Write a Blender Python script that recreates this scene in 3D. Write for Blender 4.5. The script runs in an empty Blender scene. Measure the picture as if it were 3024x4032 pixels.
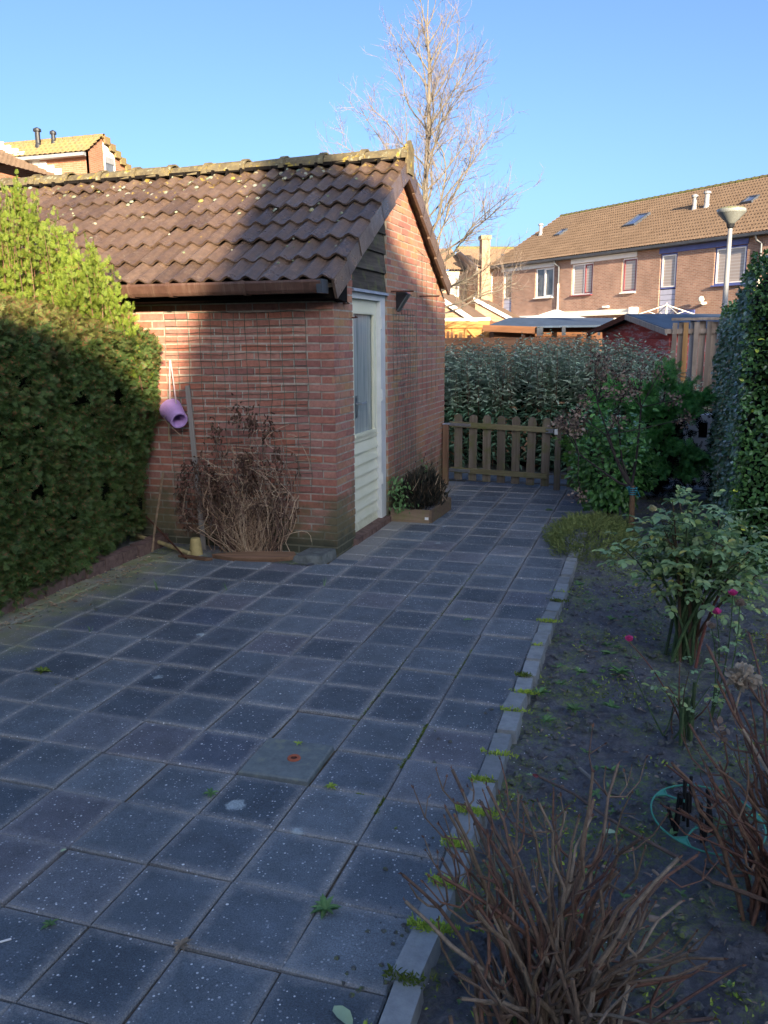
import bpy, math, random
import numpy as np
from mathutils import Vector, Matrix, noise as mnoise

random.seed(7)
RNG = np.random.default_rng(11)
SC = bpy.context.scene
COL = SC.collection
R = math.radians
PI = math.pi

# ------------------------------------------------------------------ camera
CAM_LOC = Vector((0.0, 0.0, 1.664))
PITCH, ROLL, YAW = 0.202291, 0.006924, 0.308801
fwd = Vector((-math.sin(YAW) * math.cos(PITCH), math.cos(YAW) * math.cos(PITCH), -math.sin(PITCH)))
rgt = Vector((math.cos(YAW), math.sin(YAW), 0))
dwn = fwd.cross(rgt)
r2 = rgt * math.cos(ROLL) + dwn * math.sin(ROLL)
d2 = -rgt * math.sin(ROLL) + dwn * math.cos(ROLL)
cam_data = bpy.data.cameras.new('camera')
cam = bpy.data.objects.new('camera', cam_data)
COL.objects.link(cam)
cam.matrix_world = Matrix(((r2.x, -d2.x, -fwd.x, CAM_LOC.x), (r2.y, -d2.y, -fwd.y, CAM_LOC.y),
                           (r2.z, -d2.z, -fwd.z, CAM_LOC.z), (0, 0, 0, 1)))
cam_data.sensor_fit = 'VERTICAL'
cam_data.sensor_height = 36.0
cam_data.lens = 3328.5 / 4032 * 36.0
cam_data.clip_start = 0.05
cam_data.clip_end = 900
SC.camera = cam

# ------------------------------------------------------------------ sky, sun, exposure
SUN_AZ, SUN_EL = 146.0, 15.0            # azimuth clockwise from +Y, elevation
SKY_STRENGTH, SUN_STRENGTH, EXPOSURE = 0.10, 4.1, 1.85
W = bpy.data.worlds.new("World")
SC.world = W
W.use_nodes = True
nt = W.node_tree
sky = nt.nodes.new('ShaderNodeTexSky')
sky.sky_type = 'NISHITA'
sky.sun_disc = False
sky.sun_elevation = R(SUN_EL)
sky.sun_rotation = R(SUN_AZ)
sky.altitude = 0
sky.air_density = 0.6
sky.dust_density = 3.2      # low winter sun in moist air: a wide bright glow round the sun
sky.ozone_density = 3.5
bg = nt.nodes['Background']
nt.links.new(sky.outputs[0], bg.inputs[0])
bg.inputs[1].default_value = SKY_STRENGTH
sun_data = bpy.data.lights.new('sun', 'SUN')
sun_data.energy = SUN_STRENGTH
sun_data.angle = R(0.53)
sun_data.color = (1.0, 0.80, 0.56)
sun = bpy.data.objects.new('sun', sun_data)
COL.objects.link(sun)
sdir = Vector((math.sin(R(SUN_AZ)) * math.cos(R(SUN_EL)), math.cos(R(SUN_AZ)) * math.cos(R(SUN_EL)), math.sin(R(SUN_EL))))
sun.rotation_euler = sdir.to_track_quat('Z', 'Y').to_euler()
sun.location = (6, -8, 12)
SC.view_settings.view_transform = 'Standard'
SC.view_settings.look = 'None'
SC.view_settings.exposure = EXPOSURE
SC.view_settings.gamma = 1.0
SC.view_settings.use_curve_mapping = False
SC.render.engine = 'CYCLES'
SC.cycles.max_bounces = 6
SC.cycles.use_denoising = True


# ------------------------------------------------------------------ materials
BRIGHT = {'paving_tile': 1.56,
          'joint_sand': 1.33,
          'edging_concrete': 1.5,
          'garden_soil': 3.41,
          'red_brick': 1.19,
          'pink_brick': 1.27,
          'mortar': 1.13,
          'clipped_conifer_leaf': 1.98,
          'sunlit_clipped_top': 1.21,
          'dark_teal_leaf': 3.43,
          'silver_green_leaf': 2.73,
          'dark_cypress_leaf': 4.77,
          'bright_cypress_leaf': 2.14,
          'glossy_green_leaf': 2.92,
          'privet_leaf': 2.25,
          'sheen_tinted_privet_leaf': 3.71,
          'rose_leaf': 2.68,
          'heather_sprig': 2.91,
          'hydrangea_stem': 1.83,
          'red_brown_stem': 1.72,
          'rose_stem': 1.78,
          'dark_wet_stem': 1.41,
          'straw_stem': 1.63,
          'dead_vine_stem': 2.41,
          'dead_climber_leaf': 2.32,
          'blackened_lavender': 2.14,
          'weathered_gate_wood': 0.86,
          'mossy_rail_wood': 0.94,
          'brown_post_wood': 1.25,
          'dark_cladding': 1.25,
          'planter_wood': 1.33,
          'driftwood': 1.5,
          'bright_moss': 2.06,
          'weed_leaf': 1.66,
          'dull_moss': 1.83,
          'flaking_red_boards': 1.69,
          'fence_wood': 1.09,
          'kerb_brick': 1.33,
          'mossy_concrete': 1.25,
          'alley_paving': 1.25,
          'fresh_conifer_leaf': 1.12,
          'cover_slab': 1.45,
          'shed_roof_tile': 1.12}


class N:
    """thin node-tree helper"""
    def __init__(s, name):
        s.m = bpy.data.materials.new(name)
        s.m.use_nodes = True
        s.t = s.m.node_tree
        s.b = s.t.nodes['Principled BSDF']
        s.out = s.t.nodes['Material Output']
        s._rand = None

    def n(s, typ, **kw):
        nd = s.t.nodes.new('ShaderNode' + typ)
        for k, v in kw.items():
            if k.startswith('i_'):
                key = k[2:]
                nd.inputs[int(key) if key.isdigit() else key].default_value = v
            else:
                setattr(nd, k, v)
        return nd

    def l(s, a, b):
        s.t.links.new(a, b)

    def obj(s):
        """object coordinates, shifted per object so copies do not repeat"""
        tc = s.n('TexCoord'); oi = s.n('ObjectInfo')
        mu = s.n('VectorMath', operation='SCALE')
        cmb = s.n('CombineXYZ')
        for i in range(3): s.l(oi.outputs['Random'], cmb.inputs[i])
        s.l(cmb.outputs[0], mu.inputs[0]); mu.inputs[3].default_value = 37.0
        ad = s.n('VectorMath', operation='ADD')
        s.l(tc.outputs['Object'], ad.inputs[0]); s.l(mu.outputs[0], ad.inputs[1])
        return ad.outputs[0]

    def pos(s):
        return s.n('NewGeometry').outputs['Position']

    def rand(s):
        if s._rand is None:
            g = s.n('NewGeometry'); oi = s.n('ObjectInfo')
            a = s.n('Math', operation='ADD'); f = s.n('Math', operation='FRACT')
            s.l(g.outputs['Random Per Island'], a.inputs[0]); s.l(oi.outputs['Random'], a.inputs[1])
            s.l(a.outputs[0], f.inputs[0]); s._rand = f.outputs[0]
        return s._rand

    def noise(s, vec, scale, detail=4, rough=.6, dim=None):
        nd = s.n('TexNoise', i_Scale=scale, i_Detail=detail, i_Roughness=rough)
        if vec is not None: s.l(vec, nd.inputs['Vector'])
        return nd.outputs['Fac']

    def ramp(s, fac, stops, interp='LINEAR'):
        r = s.n('ValToRGB'); cr = r.color_ramp; cr.interpolation = interp
        while len(cr.elements) < len(stops): cr.elements.new(.5)
        for e, (p, c) in zip(cr.elements, stops):
            e.position = p
            e.color = (c, c, c, 1) if not hasattr(c, '__len__') else (*c, 1)
        s.l(fac, r.inputs[0]); return r.outputs[0]

    def mix(s, fac, a, b, mode='MIX'):
        m = s.n('Mix', data_type='RGBA', blend_type=mode)
        for inp, v in ((m.inputs[0], fac), (m.inputs[6], a), (m.inputs[7], b)):
            if hasattr(v, 'is_linked') or isinstance(v, bpy.types.NodeSocket): s.l(v, inp)
            elif hasattr(v, '__len__'): inp.default_value = (*v, 1)
            else: inp.default_value = v
        return m.outputs[2]

    def math(s, op, a, b=0.0, c=None, clamp=False):
        m = s.n('Math', operation=op); m.use_clamp = clamp
        for i, v in enumerate((a, b) if c is None else (a, b, c)):
            if isinstance(v, bpy.types.NodeSocket): s.l(v, m.inputs[i])
            else: m.inputs[i].default_value = v
        return m.outputs[0]

    def sep(s, v):
        x = s.n('SeparateXYZ'); s.l(v, x.inputs[0]); return x.outputs

    def bump(s, h, strength=.5, dist=.01):
        b = s.n('Bump', i_Strength=strength, i_Distance=dist)
        s.l(h, b.inputs['Height']); s.l(b.outputs[0], s.b.inputs['Normal'])

    def done(s, col, rough=.8, spec=.3, metal=0.0, trans=0.0):
        k = BRIGHT.get(s.m.name, 1.0)
        if k != 1.0: col = s.mix(1.0, col, (k, k, k), 'MULTIPLY')
        if isinstance(col, bpy.types.NodeSocket): s.l(col, s.b.inputs['Base Color'])
        else: s.b.inputs['Base Color'].default_value = (*col, 1)
        if isinstance(rough, bpy.types.NodeSocket): s.l(rough, s.b.inputs['Roughness'])
        else: s.b.inputs['Roughness'].default_value = rough
        s.b.inputs['Specular IOR Level'].default_value = spec
        s.b.inputs['Metallic'].default_value = metal
        if trans:
            tr = s.n('BsdfTranslucent'); mx = s.n('MixShader'); mx.inputs[0].default_value = trans
            if isinstance(col, bpy.types.NodeSocket): s.l(col, tr.inputs[0])
            else: tr.inputs[0].default_value = (*col, 1)
            s.l(s.b.outputs[0], mx.inputs[1]); s.l(tr.outputs[0], mx.inputs[2]); s.l(mx.outputs[0], s.out.inputs[0])
        return s.m


def simple(name, c, rough=.7, spec=.3, scale=9, var=.35, bump=.0, metal=0.0):
    s = N(name); v = s.obj()
    f = s.noise(v, scale, 5)
    lo = tuple(x * (1 - var) for x in c); hi = tuple(min(1, x * (1 + var)) for x in c)
    col = s.ramp(f, [(.3, lo), (.7, hi)])
    if bump: s.bump(s.noise(v, scale * 6, 5), bump, .004)
    return s.done(col, rough, spec, metal)


def leafmat(name, cols, rough=.5, spec=.35, trans=.25, wscale=3.0, dead=None, patch=None):
    """leaf colours vary from leaf to leaf and softly through the plant"""
    s = N(name)
    r = s.rand()
    k = len(cols)
    base = s.ramp(r, [(i / max(1, k - 1), c) for i, c in enumerate(cols)])
    big = s.noise(s.pos(), wscale, 3)
    mul = s.ramp(big, [(.3, .72), (.7, 1.28)])
    col = s.mix(1.0, base, mul, 'MULTIPLY')
    if patch:
        col = s.mix(s.ramp(s.noise(s.pos(), 4.2, 5, .75), [(.54, 0), (.70, .62)]), col, patch)
    if dead:
        amt, dc = dead
        w = s.n('TexWhiteNoise', noise_dimensions='1D'); s.l(r, w.inputs['W'])
        pick = s.math('LESS_THAN', w.outputs['Value'], amt)
        col = s.mix(pick, col, dc)
    return s.done(col, rough, spec, 0, trans)


def wood(name, c1, c2, green=0.0, axis='Z', rough=.85, gscale=40, dark=None):
    s = N(name); v = s.obj()
    mp = s.n('Mapping')
    sc = {'X': (1.5, gscale, gscale), 'Y': (gscale, 1.5, gscale), 'Z': (gscale, gscale, 1.5)}[axis]
    mp.inputs['Scale'].default_value = sc
    s.l(v, mp.inputs['Vector'])
    g = s.noise(mp.outputs[0], 1.0, 5, .65)
    r = s.rand()
    col = s.ramp(g, [(.28, c1), (.72, c2)])
    col = s.mix(1.0, col, s.ramp(r, [(0, .7), (1, 1.25)]), 'MULTIPLY')
    if dark:
        col = s.mix(s.ramp(s.noise(v, 5, 4), [(.5, 0), (.75, .8)]), col, dark)
    if green:
        gz = s.noise(s.pos(), 9, 4)
        col = s.mix(s.ramp(gz, [(.5, 0), (.72, green)]), col, (.13, .15, .04))
    s.bump(g, .5, .004)
    return s.done(col, rough, .25)


M = {}


def build_materials():
    # --- bricks
    def brick(name, cols, algae=True, yellow=False):
        s = N(name); v = s.obj()
        r = s.rand(); k = len(cols)
        base = s.ramp(r, [(i / (k - 1), c) for i, c in enumerate(cols)])
        f = s.noise(v, 30, 6, .7)
        col = s.mix(1.0, base, s.ramp(f, [(.25, .68), (.75, 1.3)]), 'MULTIPLY')
        p = s.pos(); z = s.sep(p)[2]
        if algae:   # algae climbing from the wet foot of the wall, ragged edge
            n1 = s.noise(p, 3.2, 5, .7)
            h = s.math('SUBTRACT', s.math('MULTIPLY', n1, 1.9), s.math('MULTIPLY', z, 1.25))
            col = s.mix(s.ramp(h, [(.22, 0), (.75, .85)]), col, (.105, .108, .055))
            h2 = s.math('SUBTRACT', s.math('MULTIPLY', n1, 1.0), s.math('MULTIPLY', z, 2.9))
            col = s.mix(s.ramp(h2, [(-.0, 0), (.3, .85)]), col, (.05, .056, .04))
        if yellow:  # ochre crust on the weather side
            n2 = s.noise(p, 1.7, 4, .6)
            col = s.mix(s.ramp(n2, [(.5, 0), (.68, .45)]), col, (.36, .22, .07))
        eff = s.noise(p, 6, 5, .7)
        col = s.mix(s.ramp(eff, [(.6, 0), (.8, .28)]), col, (.45, .36, .31))
        s.bump(s.noise(v, 90, 4), .6, .004)
        return s.done(col, .88, .2)
    M['brick_front'] = brick('red_brick', [(.29, .115, .080), (.35, .150, .105), (.22, .095, .078), (.37, .18, .13), (.30, .145, .118), (.33, .125, .08), (.25, .12, .095)])
    M['brick_gable'] = brick('pink_brick', [(.31, .13, .095), (.36, .165, .12), (.27, .12, .10), (.37, .19, .12), (.33, .17, .135), (.35, .20, .11)], yellow=True)
    s = N('mortar'); v = s.pos()
    col = s.ramp(s.noise(v, 14, 5), [(.3, (.27, .24, .19)), (.7, (.45, .40, .33))])
    z = s.sep(v)[2]
    h = s.math('SUBTRACT', s.math('MULTIPLY', s.noise(v, 3.2, 5, .7), 1.9), s.math('MULTIPLY', z, 1.25))
    col = s.mix(s.ramp(h, [(.25, 0), (.8, .8)]), col, (.10, .105, .06))
    s.bump(s.noise(v, 120, 4), .7, .004)
    M['mortar'] = s.done(col, .95, .1)

    # --- far brickwork (too far away to pick single bricks)
    def farbrick(name, c1, c2, cm, sc=1.0):
        s = N(name)
        tc = s.n('TexCoord'); x = s.sep(tc.outputs['Object'])
        u = s.math('ADD', x[0], x[1])
        cb = s.n('CombineXYZ'); s.l(u, cb.inputs[0]); s.l(x[2], cb.inputs[1])
        bt = s.n('TexBrick', offset=.5)
        bt.inputs['Scale'].default_value = 1
        bt.inputs['Color1'].default_value = (*c1, 1); bt.inputs['Color2'].default_value = (*c2, 1)
        bt.inputs['Mortar'].default_value = (*cm, 1)
        bt.inputs['Mortar Size'].default_value = .012
        bt.inputs['Brick Width'].default_value = .22 * sc; bt.inputs['Row Height'].default_value = .0625 * sc
        s.l(cb.outputs[0], bt.inputs['Vector'])
        n = s.noise(s.pos(), 1.3, 5, .7)
        col = s.mix(1.0, bt.outputs['Color'], s.ramp(n, [(.3, .8), (.7, 1.2)]), 'MULTIPLY')
        n2 = s.noise(s.pos(), 7, 4)
        col = s.mix(s.ramp(n2, [(.62, 0), (.72, .3)]), col, (.45, .36, .3))
        return s.done(col, .9, .15)
    M['far_brick'] = farbrick('far_brown_brick', (.27, .145, .10), (.37, .215, .15), (.36, .28, .23))
    M['far_brick_red'] = farbrick('far_red_brick', (.36, .135, .07), (.43, .18, .10), (.36, .22, .15))
    M['far_brick_tan'] = farbrick('far_tan_brick', (.34, .20, .12), (.42, .26, .16), (.40, .30, .2))

    # --- roof tiles of the shed
    s = N('shed_roof_tile'); v = s.obj(); r = s.rand(); p = s.pos()
    base = s.ramp(r, [(0, (.076, .049, .034)), (.5, (.104, .067, .045)), (1, (.135, .090, .062))])
    col = s.mix(1.0, base, s.ramp(s.noise(v, 22, 6, .7), [(.25, .6), (.75, 1.35)]), 'MULTIPLY')
    grit = s.noise(p, 55, 5, .75)
    patch = s.noise(p, 7, 4)
    col = s.mix(s.math('MULTIPLY', s.ramp(grit, [(.54, 0), (.64, .75)]), s.ramp(patch, [(.42, 0), (.6, 1)])), col, (.19, .155, .12))
    z = s.sep(p)[2]
    lich = s.math('ADD', s.noise(p, 13, 5, .72), s.math('MULTIPLY', s.math('SUBTRACT', z, 2.9), .22))
    col = s.mix(s.ramp(lich, [(.64, 0), (.69, .9)]), col, (.34, .25, .045))
    lich2 = s.math('ADD', s.noise(p, 19, 5, .7), s.math('MULTIPLY', s.math('SUBTRACT', z, 2.9), .12))
    col = s.mix(s.ramp(lich2, [(.69, 0), (.73, .8)]), col, (.33, .34, .27))
    s.bump(grit, .5, .005)
    rg = s.ramp(s.noise(p, 5, 3), [(.35, .24), (.65, .5)])
    M['roof_tile'] = s.done(col, rg, .85)
    s = N('lichen_ridge_tile'); p = s.pos(); v = s.obj()
    col = s.ramp(s.noise(v, 16, 6, .7), [(.25, (.075, .062, .044)), (.5, (.15, .125, .075)), (.75, (.25, .205, .10))])
    col = s.mix(s.ramp(s.noise(p, 10, 5, .7), [(.57, 0), (.62, .9)]), col, (.36, .27, .045))
    col = s.mix(s.ramp(s.noise(p, 17, 5, .7), [(.58, 0), (.63, .85)]), col, (.30, .31, .21))
    s.bump(s.noise(p, 60, 5), .8, .008)
    M['ridge_tile'] = s.done(col, .92, .15)

    # --- far roof tiles
    def fartile(name, a, b, moss=None):
        s = N(name); p = s.pos()
        col = s.ramp(s.noise(p, 1.8, 6, .75), [(.3, a), (.7, b)])
        col = s.mix(s.ramp(s.noise(p, 9, 4, .7), [(.66, 0), (.74, .5)]), col, tuple(x * 1.7 for x in b))
        if moss:
            col = s.mix(s.ramp(s.noise(p, 3.5, 6, .8), [(.42, 0), (.56, .9)]), col, moss)
        return s.done(col, .85, .2)
    M['far_tile'] = fartile('brown_far_tile', (.17, .118, .078), (.24, .17, .115))
    M['far_tile_moss'] = fartile('mossy_far_tile', (.20, .13, .07), (.28, .19, .10), (.22, .19, .075))
    M['far_tile_dark'] = fartile('dark_far_tile', (.16, .11, .075), (.24, .16, .10))
    M['far_ridge'] = fartile('far_ridge_tile', (.12, .10, .05), (.2, .17, .08), (.16, .17, .05))

    # --- paving
    s = N('paving_tile'); tc = s.n('TexCoord'); v = s.obj(); p = s.pos()
    r = s.rand()
    w1 = s.n('TexWhiteNoise', noise_dimensions='1D'); s.l(r, w1.inputs['W'])
    base = s.ramp(w1.outputs['Value'], [(0, (.052, .065, .076)), (.3, (.070, .084, .096)), (.55, (.086, .102, .113)), (.75, (.108, .124, .134)), (.9, (.100, .100, .110)), (1, (.056, .074, .098))])
    col = s.mix(1.0, base, s.ramp(s.noise(p, 9, 6, .75), [(.25, .72), (.75, 1.28)]), 'MULTIPLY')
    col = s.mix(1.0, col, s.ramp(s.noise(p, 1.3, 4, .6), [(.3, .75), (.7, 1.22)]), 'MULTIPLY')
    stn = s.noise(p, 5.5, 6, .8)
    col = s.mix(s.ramp(stn, [(.60, 0), (.74, .55)]), col, (.035, .038, .040))
    fine = s.noise(p, 230, 3, .7)
    col = s.mix(1.0, col, s.ramp(fine, [(.3, .6), (.7, 1.5)]), 'MULTIPLY')
    o = s.sep(tc.outputs['Object'])
    ex = s.math('SUBTRACT', .15, s.math('ABSOLUTE', o[0])); ey = s.math('SUBTRACT', .15, s.math('ABSOLUTE', o[1]))
    e = s.math('MINIMUM', ex, ey)
    wob = s.math('ADD', e, s.math('MULTIPLY', s.math('SUBTRACT', s.noise(p, 24, 6, .85), .5), .095))
    wob = s.math('ADD', wob, s.math('MULTIPLY', s.math('SUBTRACT', s.noise(p, 2.2, 3), .5), .05))
    edge = s.ramp(wob, [(.0, 1), (.040, 0)])
    edgeg = s.math('MULTIPLY', edge, s.ramp(s.noise(p, 170, 3, .8), [(.4, .25), (.62, 1)]))
    col = s.mix(s.math('MULTIPLY', edgeg, s.ramp(s.noise(p, 1.1, 4, .6), [(.34, .25), (.62, 1.0)])), col, (.30, .28, .25))
    vo = s.n('TexVoronoi', i_Scale=85.0); s.l(p, vo.inputs['Vector'])
    hs = s.sep(vo.outputs['Color'])
    sp = s.math('MULTIPLY', s.math('LESS_THAN', vo.outputs['Distance'], s.math('MULTIPLY', hs[1], .34)), s.math('GREATER_THAN', hs[0], .5))
    col = s.mix(s.math('MULTIPLY', sp, .8), col, s.ramp(hs[2], [(0, (.22, .23, .24)), (.7, (.36, .37, .38)), (1, (.62, .62, .6))]))
    vo3 = s.n('TexVoronoi', i_Scale=30.0); s.l(p, vo3.inputs['Vector'])
    h3 = s.sep(vo3.outputs['Color'])
    sp3 = s.math('MULTIPLY', s.math('LESS_THAN', vo3.outputs['Distance'], s.math('MULTIPLY', h3[1], .17)), s.math('GREATER_THAN', h3[0], s.ramp(s.noise(p, 1.7, 3), [(.3, .97), (.7, .74)])))
    col = s.mix(s.math('MULTIPLY', sp3, .9), col, (.58, .58, .56))
    # pale lichen rosettes
    vo2 = s.n('TexVoronoi', i_Scale=3.1); s.l(p, vo2.inputs['Vector'])
    h2 = s.sep(vo2.outputs['Color'])
    rad = s.math('ADD', vo2.outputs['Distance'], s.math('MULTIPLY', s.math('SUBTRACT', s.noise(p, 40, 4, .8), .5), .16))
    lr_ = s.math('SUBTRACT', s.math('MULTIPLY', h2[1], .16), rad)
    li = s.math('MULTIPLY', s.ramp(lr_, [(.0, 0), (.035, 1)]), s.math('GREATER_THAN', h2[0], .48))
    li = s.math('MULTIPLY', li, s.ramp(s.noise(p, 120, 4, .8), [(.32, .25), (.6, .85)]))
    col = s.mix(li, col, (.36, .41, .40))
    pz = s.sep(p)      # mossy strip along the hedge kerb, green stains
    mo = s.math('SUBTRACT', s.math('MULTIPLY', s.math('ADD', pz[0], 2.62), -1.0), s.math('MULTIPLY', s.noise(p, 4.5, 5, .7), .9))
    col = s.mix(s.ramp(mo, [(.12, 0), (.62, .85)]), col, s.ramp(s.noise(p, 5, 4), [(.35, (.25, .225, .165)), (.6, (.19, .205, .075))]))
    # worn pale strip of sand along the shed wall
    sd = s.math('MULTIPLY', s.math('GREATER_THAN', pz[1], 5.9), s.math('SUBTRACT', -1.93, s.math('ADD', pz[0], s.math('MULTIPLY', s.noise(p, 7, 5, .7), .18))))
    col = s.mix(s.math('MULTIPLY', s.ramp(sd, [(0, 0), (.1, .8)]), s.ramp(fine, [(.35, .4), (.6, 1)])), col, (.26, .235, .195))
    s.bump(s.math('ADD', s.noise(p, 300, 4, .7), s.math('MULTIPLY', edge, -.6)), .55, .004)
    M['paving'] = s.done(col, s.ramp(s.noise(p, 4, 4), [(.3, .5), (.7, .75)]), .35)
    s = N('joint_sand'); p = s.pos()
    col = s.ramp(s.noise(p, 60, 6, .8), [(.3, (.07, .06, .05)), (.7, (.17, .14, .115))])
    col = s.mix(s.ramp(s.noise(p, 2.7, 5, .75), [(.48, 0), (.6, .85)]), col, s.ramp(s.noise(p, 40, 4), [(.3, (.05, .04, .022)), (.7, (.15, .105, .04))]))
    col = s.mix(s.ramp(s.noise(p, 4.3, 5, .75), [(.62, 0), (.7, .8)]), col, (.08, .12, .03))
    s.bump(s.noise(p, 150, 4), 1, .01)
    M['joint'] = s.done(col, .95, .1)
    M['alley'] = simple('alley_paving', (.12, .135, .15), .7, .3, 14, .3, .4)
    s = N('cover_slab'); p = s.pos()
    col = s.ramp(s.noise(p, 22, 6, .75), [(.25, (.085, .10, .10)), (.7, (.16, .18, .17))])
    col = s.mix(s.ramp(s.noise(p, 11, 5, .7), [(.55, 0), (.7, .7)]), col, (.20, .21, .12))
    s.bump(s.noise(p, 200, 4), .4, .004)
    M['cover'] = s.done(col, .7, .3)
    M['terracotta'] = simple('terracotta', (.42, .12, .06), .7, .3, 20, .2)
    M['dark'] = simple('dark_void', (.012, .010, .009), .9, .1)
    s = N('edging_concrete'); v = s.obj(); p = s.pos()
    col = s.ramp(s.noise(p, 16, 6, .7), [(.3, (.14, .15, .15)), (.7, (.23, .24, .235))])
    col = s.mix(s.ramp(s.noise(p, 5, 5, .7), [(.55, 0), (.7, .6)]), col, (.13, .14, .09))
    col = s.mix(1.0, col, s.ramp(s.rand(), [(0, .8), (1, 1.15)]), 'MULTIPLY')
    s.bump(s.noise(p, 160, 4), .4, .004)
    M['edging'] = s.done(col, .65, .35)
    M['kerb_brick'] = simple('kerb_brick', (.13, .085, .07), .9, .15, 18, .4, .5)
    # --- soil
    s = N('garden_soil'); p = s.pos()
    col = s.ramp(s.noise(p, 45, 7, .8), [(.25, (.022, .022, .024)), (.55, (.056, .056, .060)), (.8, (.10, .10, .105))])
    g = s.math('MULTIPLY', s.ramp(s.noise(p, 3.4, 5, .75), [(.46, 0), (.6, 1)]), s.ramp(s.noise(p, 70, 4, .8), [(.45, 0), (.58, .85)]))
    col = s.mix(g, col, (.085, .11, .025))
    vo = s.n('TexVoronoi', i_Scale=65.0); s.l(p, vo.inputs['Vector']); hs = s.sep(vo.outputs['Color'])
    sp = s.math('MULTIPLY', s.math('LESS_THAN', vo.outputs['Distance'], .16), s.math('GREATER_THAN', hs[0], .93))
    col = s.mix(sp, col, (.34, .34, .33))
    s.bump(s.noise(p, 90, 6, .8), 1, .015)
    M['soil'] = s.done(col, s.ramp(s.noise(p, 6, 4), [(.35, .45), (.65, .85)]), .3)
    M['ground'] = simple('far_ground', (.07, .085, .04), .95, .1, .4, .4)
    # --- woods
    M['gate_wood'] = wood('weathered_gate_wood', (.11, .090, .065), (.24, .205, .16), .75, 'Z')
    M['rail_wood'] = wood('mossy_rail_wood', (.13, .11, .06), (.25, .23, .13), .8, 'X')
    M['post_wood'] = wood('brown_post_wood', (.09, .05, .032), (.19, .11, .07), .3, 'Z')
    M['clad_wood'] = wood('dark_cladding', (.035, .028, .023), (.13, .11, .09), .5, 'Y', gscale=30)
    M['planter_wood'] = wood('planter_wood', (.09, .06, .04), (.21, .15, .10), .5, 'X')
    M['fence_wood'] = wood('fence_wood', (.22, .165, .12), (.39, .31, .24), .0, 'Z', gscale=25, dark=(.17, .13, .10))
    M['fence_orange'] = wood('fresh_fence_wood', (.30, .15, .055), (.50, .28, .11), .0, 'Z', gscale=25)
    M['fence_grey'] = wood('grey_fence_wood', (.22, .22, .23), (.36, .36, .37), .0, 'Z', gscale=25)
    M['shed_orange'] = wood('amber_shed_wood', (.36, .17, .05), (.56, .30, .11), .0, 'X', gscale=12)
    M['shed_brown'] = wood('brown_shed_wood', (.19, .085, .04), (.32, .16, .085), .0, 'X', gscale=12)
    s = N('flaking_red_boards'); v = s.obj(); p = s.pos()
    col = s.ramp(s.noise(v, 6, 5, .7), [(.3, (.20, .035, .030)), (.7, (.33, .07, .055))])
    mp = s.n('Mapping'); mp.inputs['Scale'].default_value = (1.2, 1.2, 5); s.l(p, mp.inputs[0])
    col = s.mix(s.ramp(s.noise(mp.outputs[0], 2.0, 7, .78), [(.5, 0), (.58, .8)]), col, (.30, .225, .22))
    M['red_board'] = s.done(col, .8, .25)
    M['old_wood'] = wood('driftwood', (.06, .035, .022), (.20, .115, .065), .0, 'X', gscale=30)
    M['grey_wood'] = wood('grey_stake_wood', (.22, .19, .16), (.36, .33, .29), .0, 'Z')
    M['cane'] = simple('bamboo_cane', (.42, .34, .16), .6, .3, 20, .3)
    M['stick'] = simple('dry_stick', (.26, .18, .11), .8, .2, 20, .4)
    # --- paint, metal, plastic, glass
    s = N('cream_paint'); p = s.pos()
    col = s.ramp(s.noise(p, 5, 5), [(.3, (.76, .76, .55)), (.7, (.83, .82, .64))])
    z = s.sep(p)[2]
    dirt = s.math('SUBTRACT', s.math('MULTIPLY', s.noise(p, 16, 5, .7), .5), s.math('MULTIPLY', z, 1.6))
    col = s.mix(s.ramp(dirt, [(-.0, 0), (.25, .6)]), col, (.33, .34, .16))
    M['cream'] = s.done(col, .42, .45)
    M['white_frame'] = simple('grey_white_paint', (.66, .68, .66), .5, .4, 6, .08)
    M['lead'] = simple('lead_strip', (.28, .31, .36), .5, .4, 8, .3)
    M['white'] = simple('white_paint', (.80, .79, .75), .5, .4, 2, .06)
    M['cream_white'] = simple('cream_white_paint', (.78, .74, .62), .55, .35, 2, .08)
    M['blue_paint'] = simple('blue_paint', (.10, .13, .34), .5, .4, 3, .15)
    M['lavender_board'] = simple('lavender_board', (.44, .46, .58), .6, .3, 3, .08)
    M['red_paint'] = simple('wine_red_paint', (.20, .05, .06), .5, .4, 3, .15)
    M['steel'] = simple('dull_steel', (.32, .34, .36), .35, .5, 10, .2, 0, .8)
    M['rust'] = simple('rusty_iron', (.10, .04, .025), .85, .2, 40, .5, .5)
    M['lamp_steel'] = simple('lamp_pole_paint', (.27, .28, .285), .5, .4, 4, .15)
    M['lamp_shade'] = simple('opal_lamp_shade', (.26, .275, .25), .35, .5, 6, .12)
    M['black_plastic'] = simple('black_plastic', (.02, .022, .025), .4, .5, 10, .2)
    M['grey_gutter'] = simple('dark_gutter', (.06, .07, .085), .4, .5, 4, .25)
    s = N('brown_gutter'); p = s.pos()
    col = s.ramp(s.noise(p, 9, 6, .7), [(.3, (.060, .030, .022)), (.7, (.13, .07, .05))])
    mp = s.n('Mapping'); mp.inputs['Scale'].default_value = (30, 1, 2); s.l(p, mp.inputs[0])
    col = s.mix(s.ramp(s.noise(mp.outputs[0], 1.5, 4, .7), [(.5, 0), (.75, .45)]), col, (.30, .22, .16))
    M['gutter'] = s.done(col, .45, .45)
    s = N('frosted_door_pane'); p = s.pos()
    mp = s.n('Mapping'); mp.inputs['Scale'].default_value = (1, 14, .8); s.l(p, mp.inputs[0])
    col = s.ramp(s.noise(mp.outputs[0], 1.6, 4, .6), [(.25, (.16, .20, .21)), (.5, (.34, .39, .38)), (.72, (.50, .54, .51))])
    M['pane'] = s.done(col, .16, .5)
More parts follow.
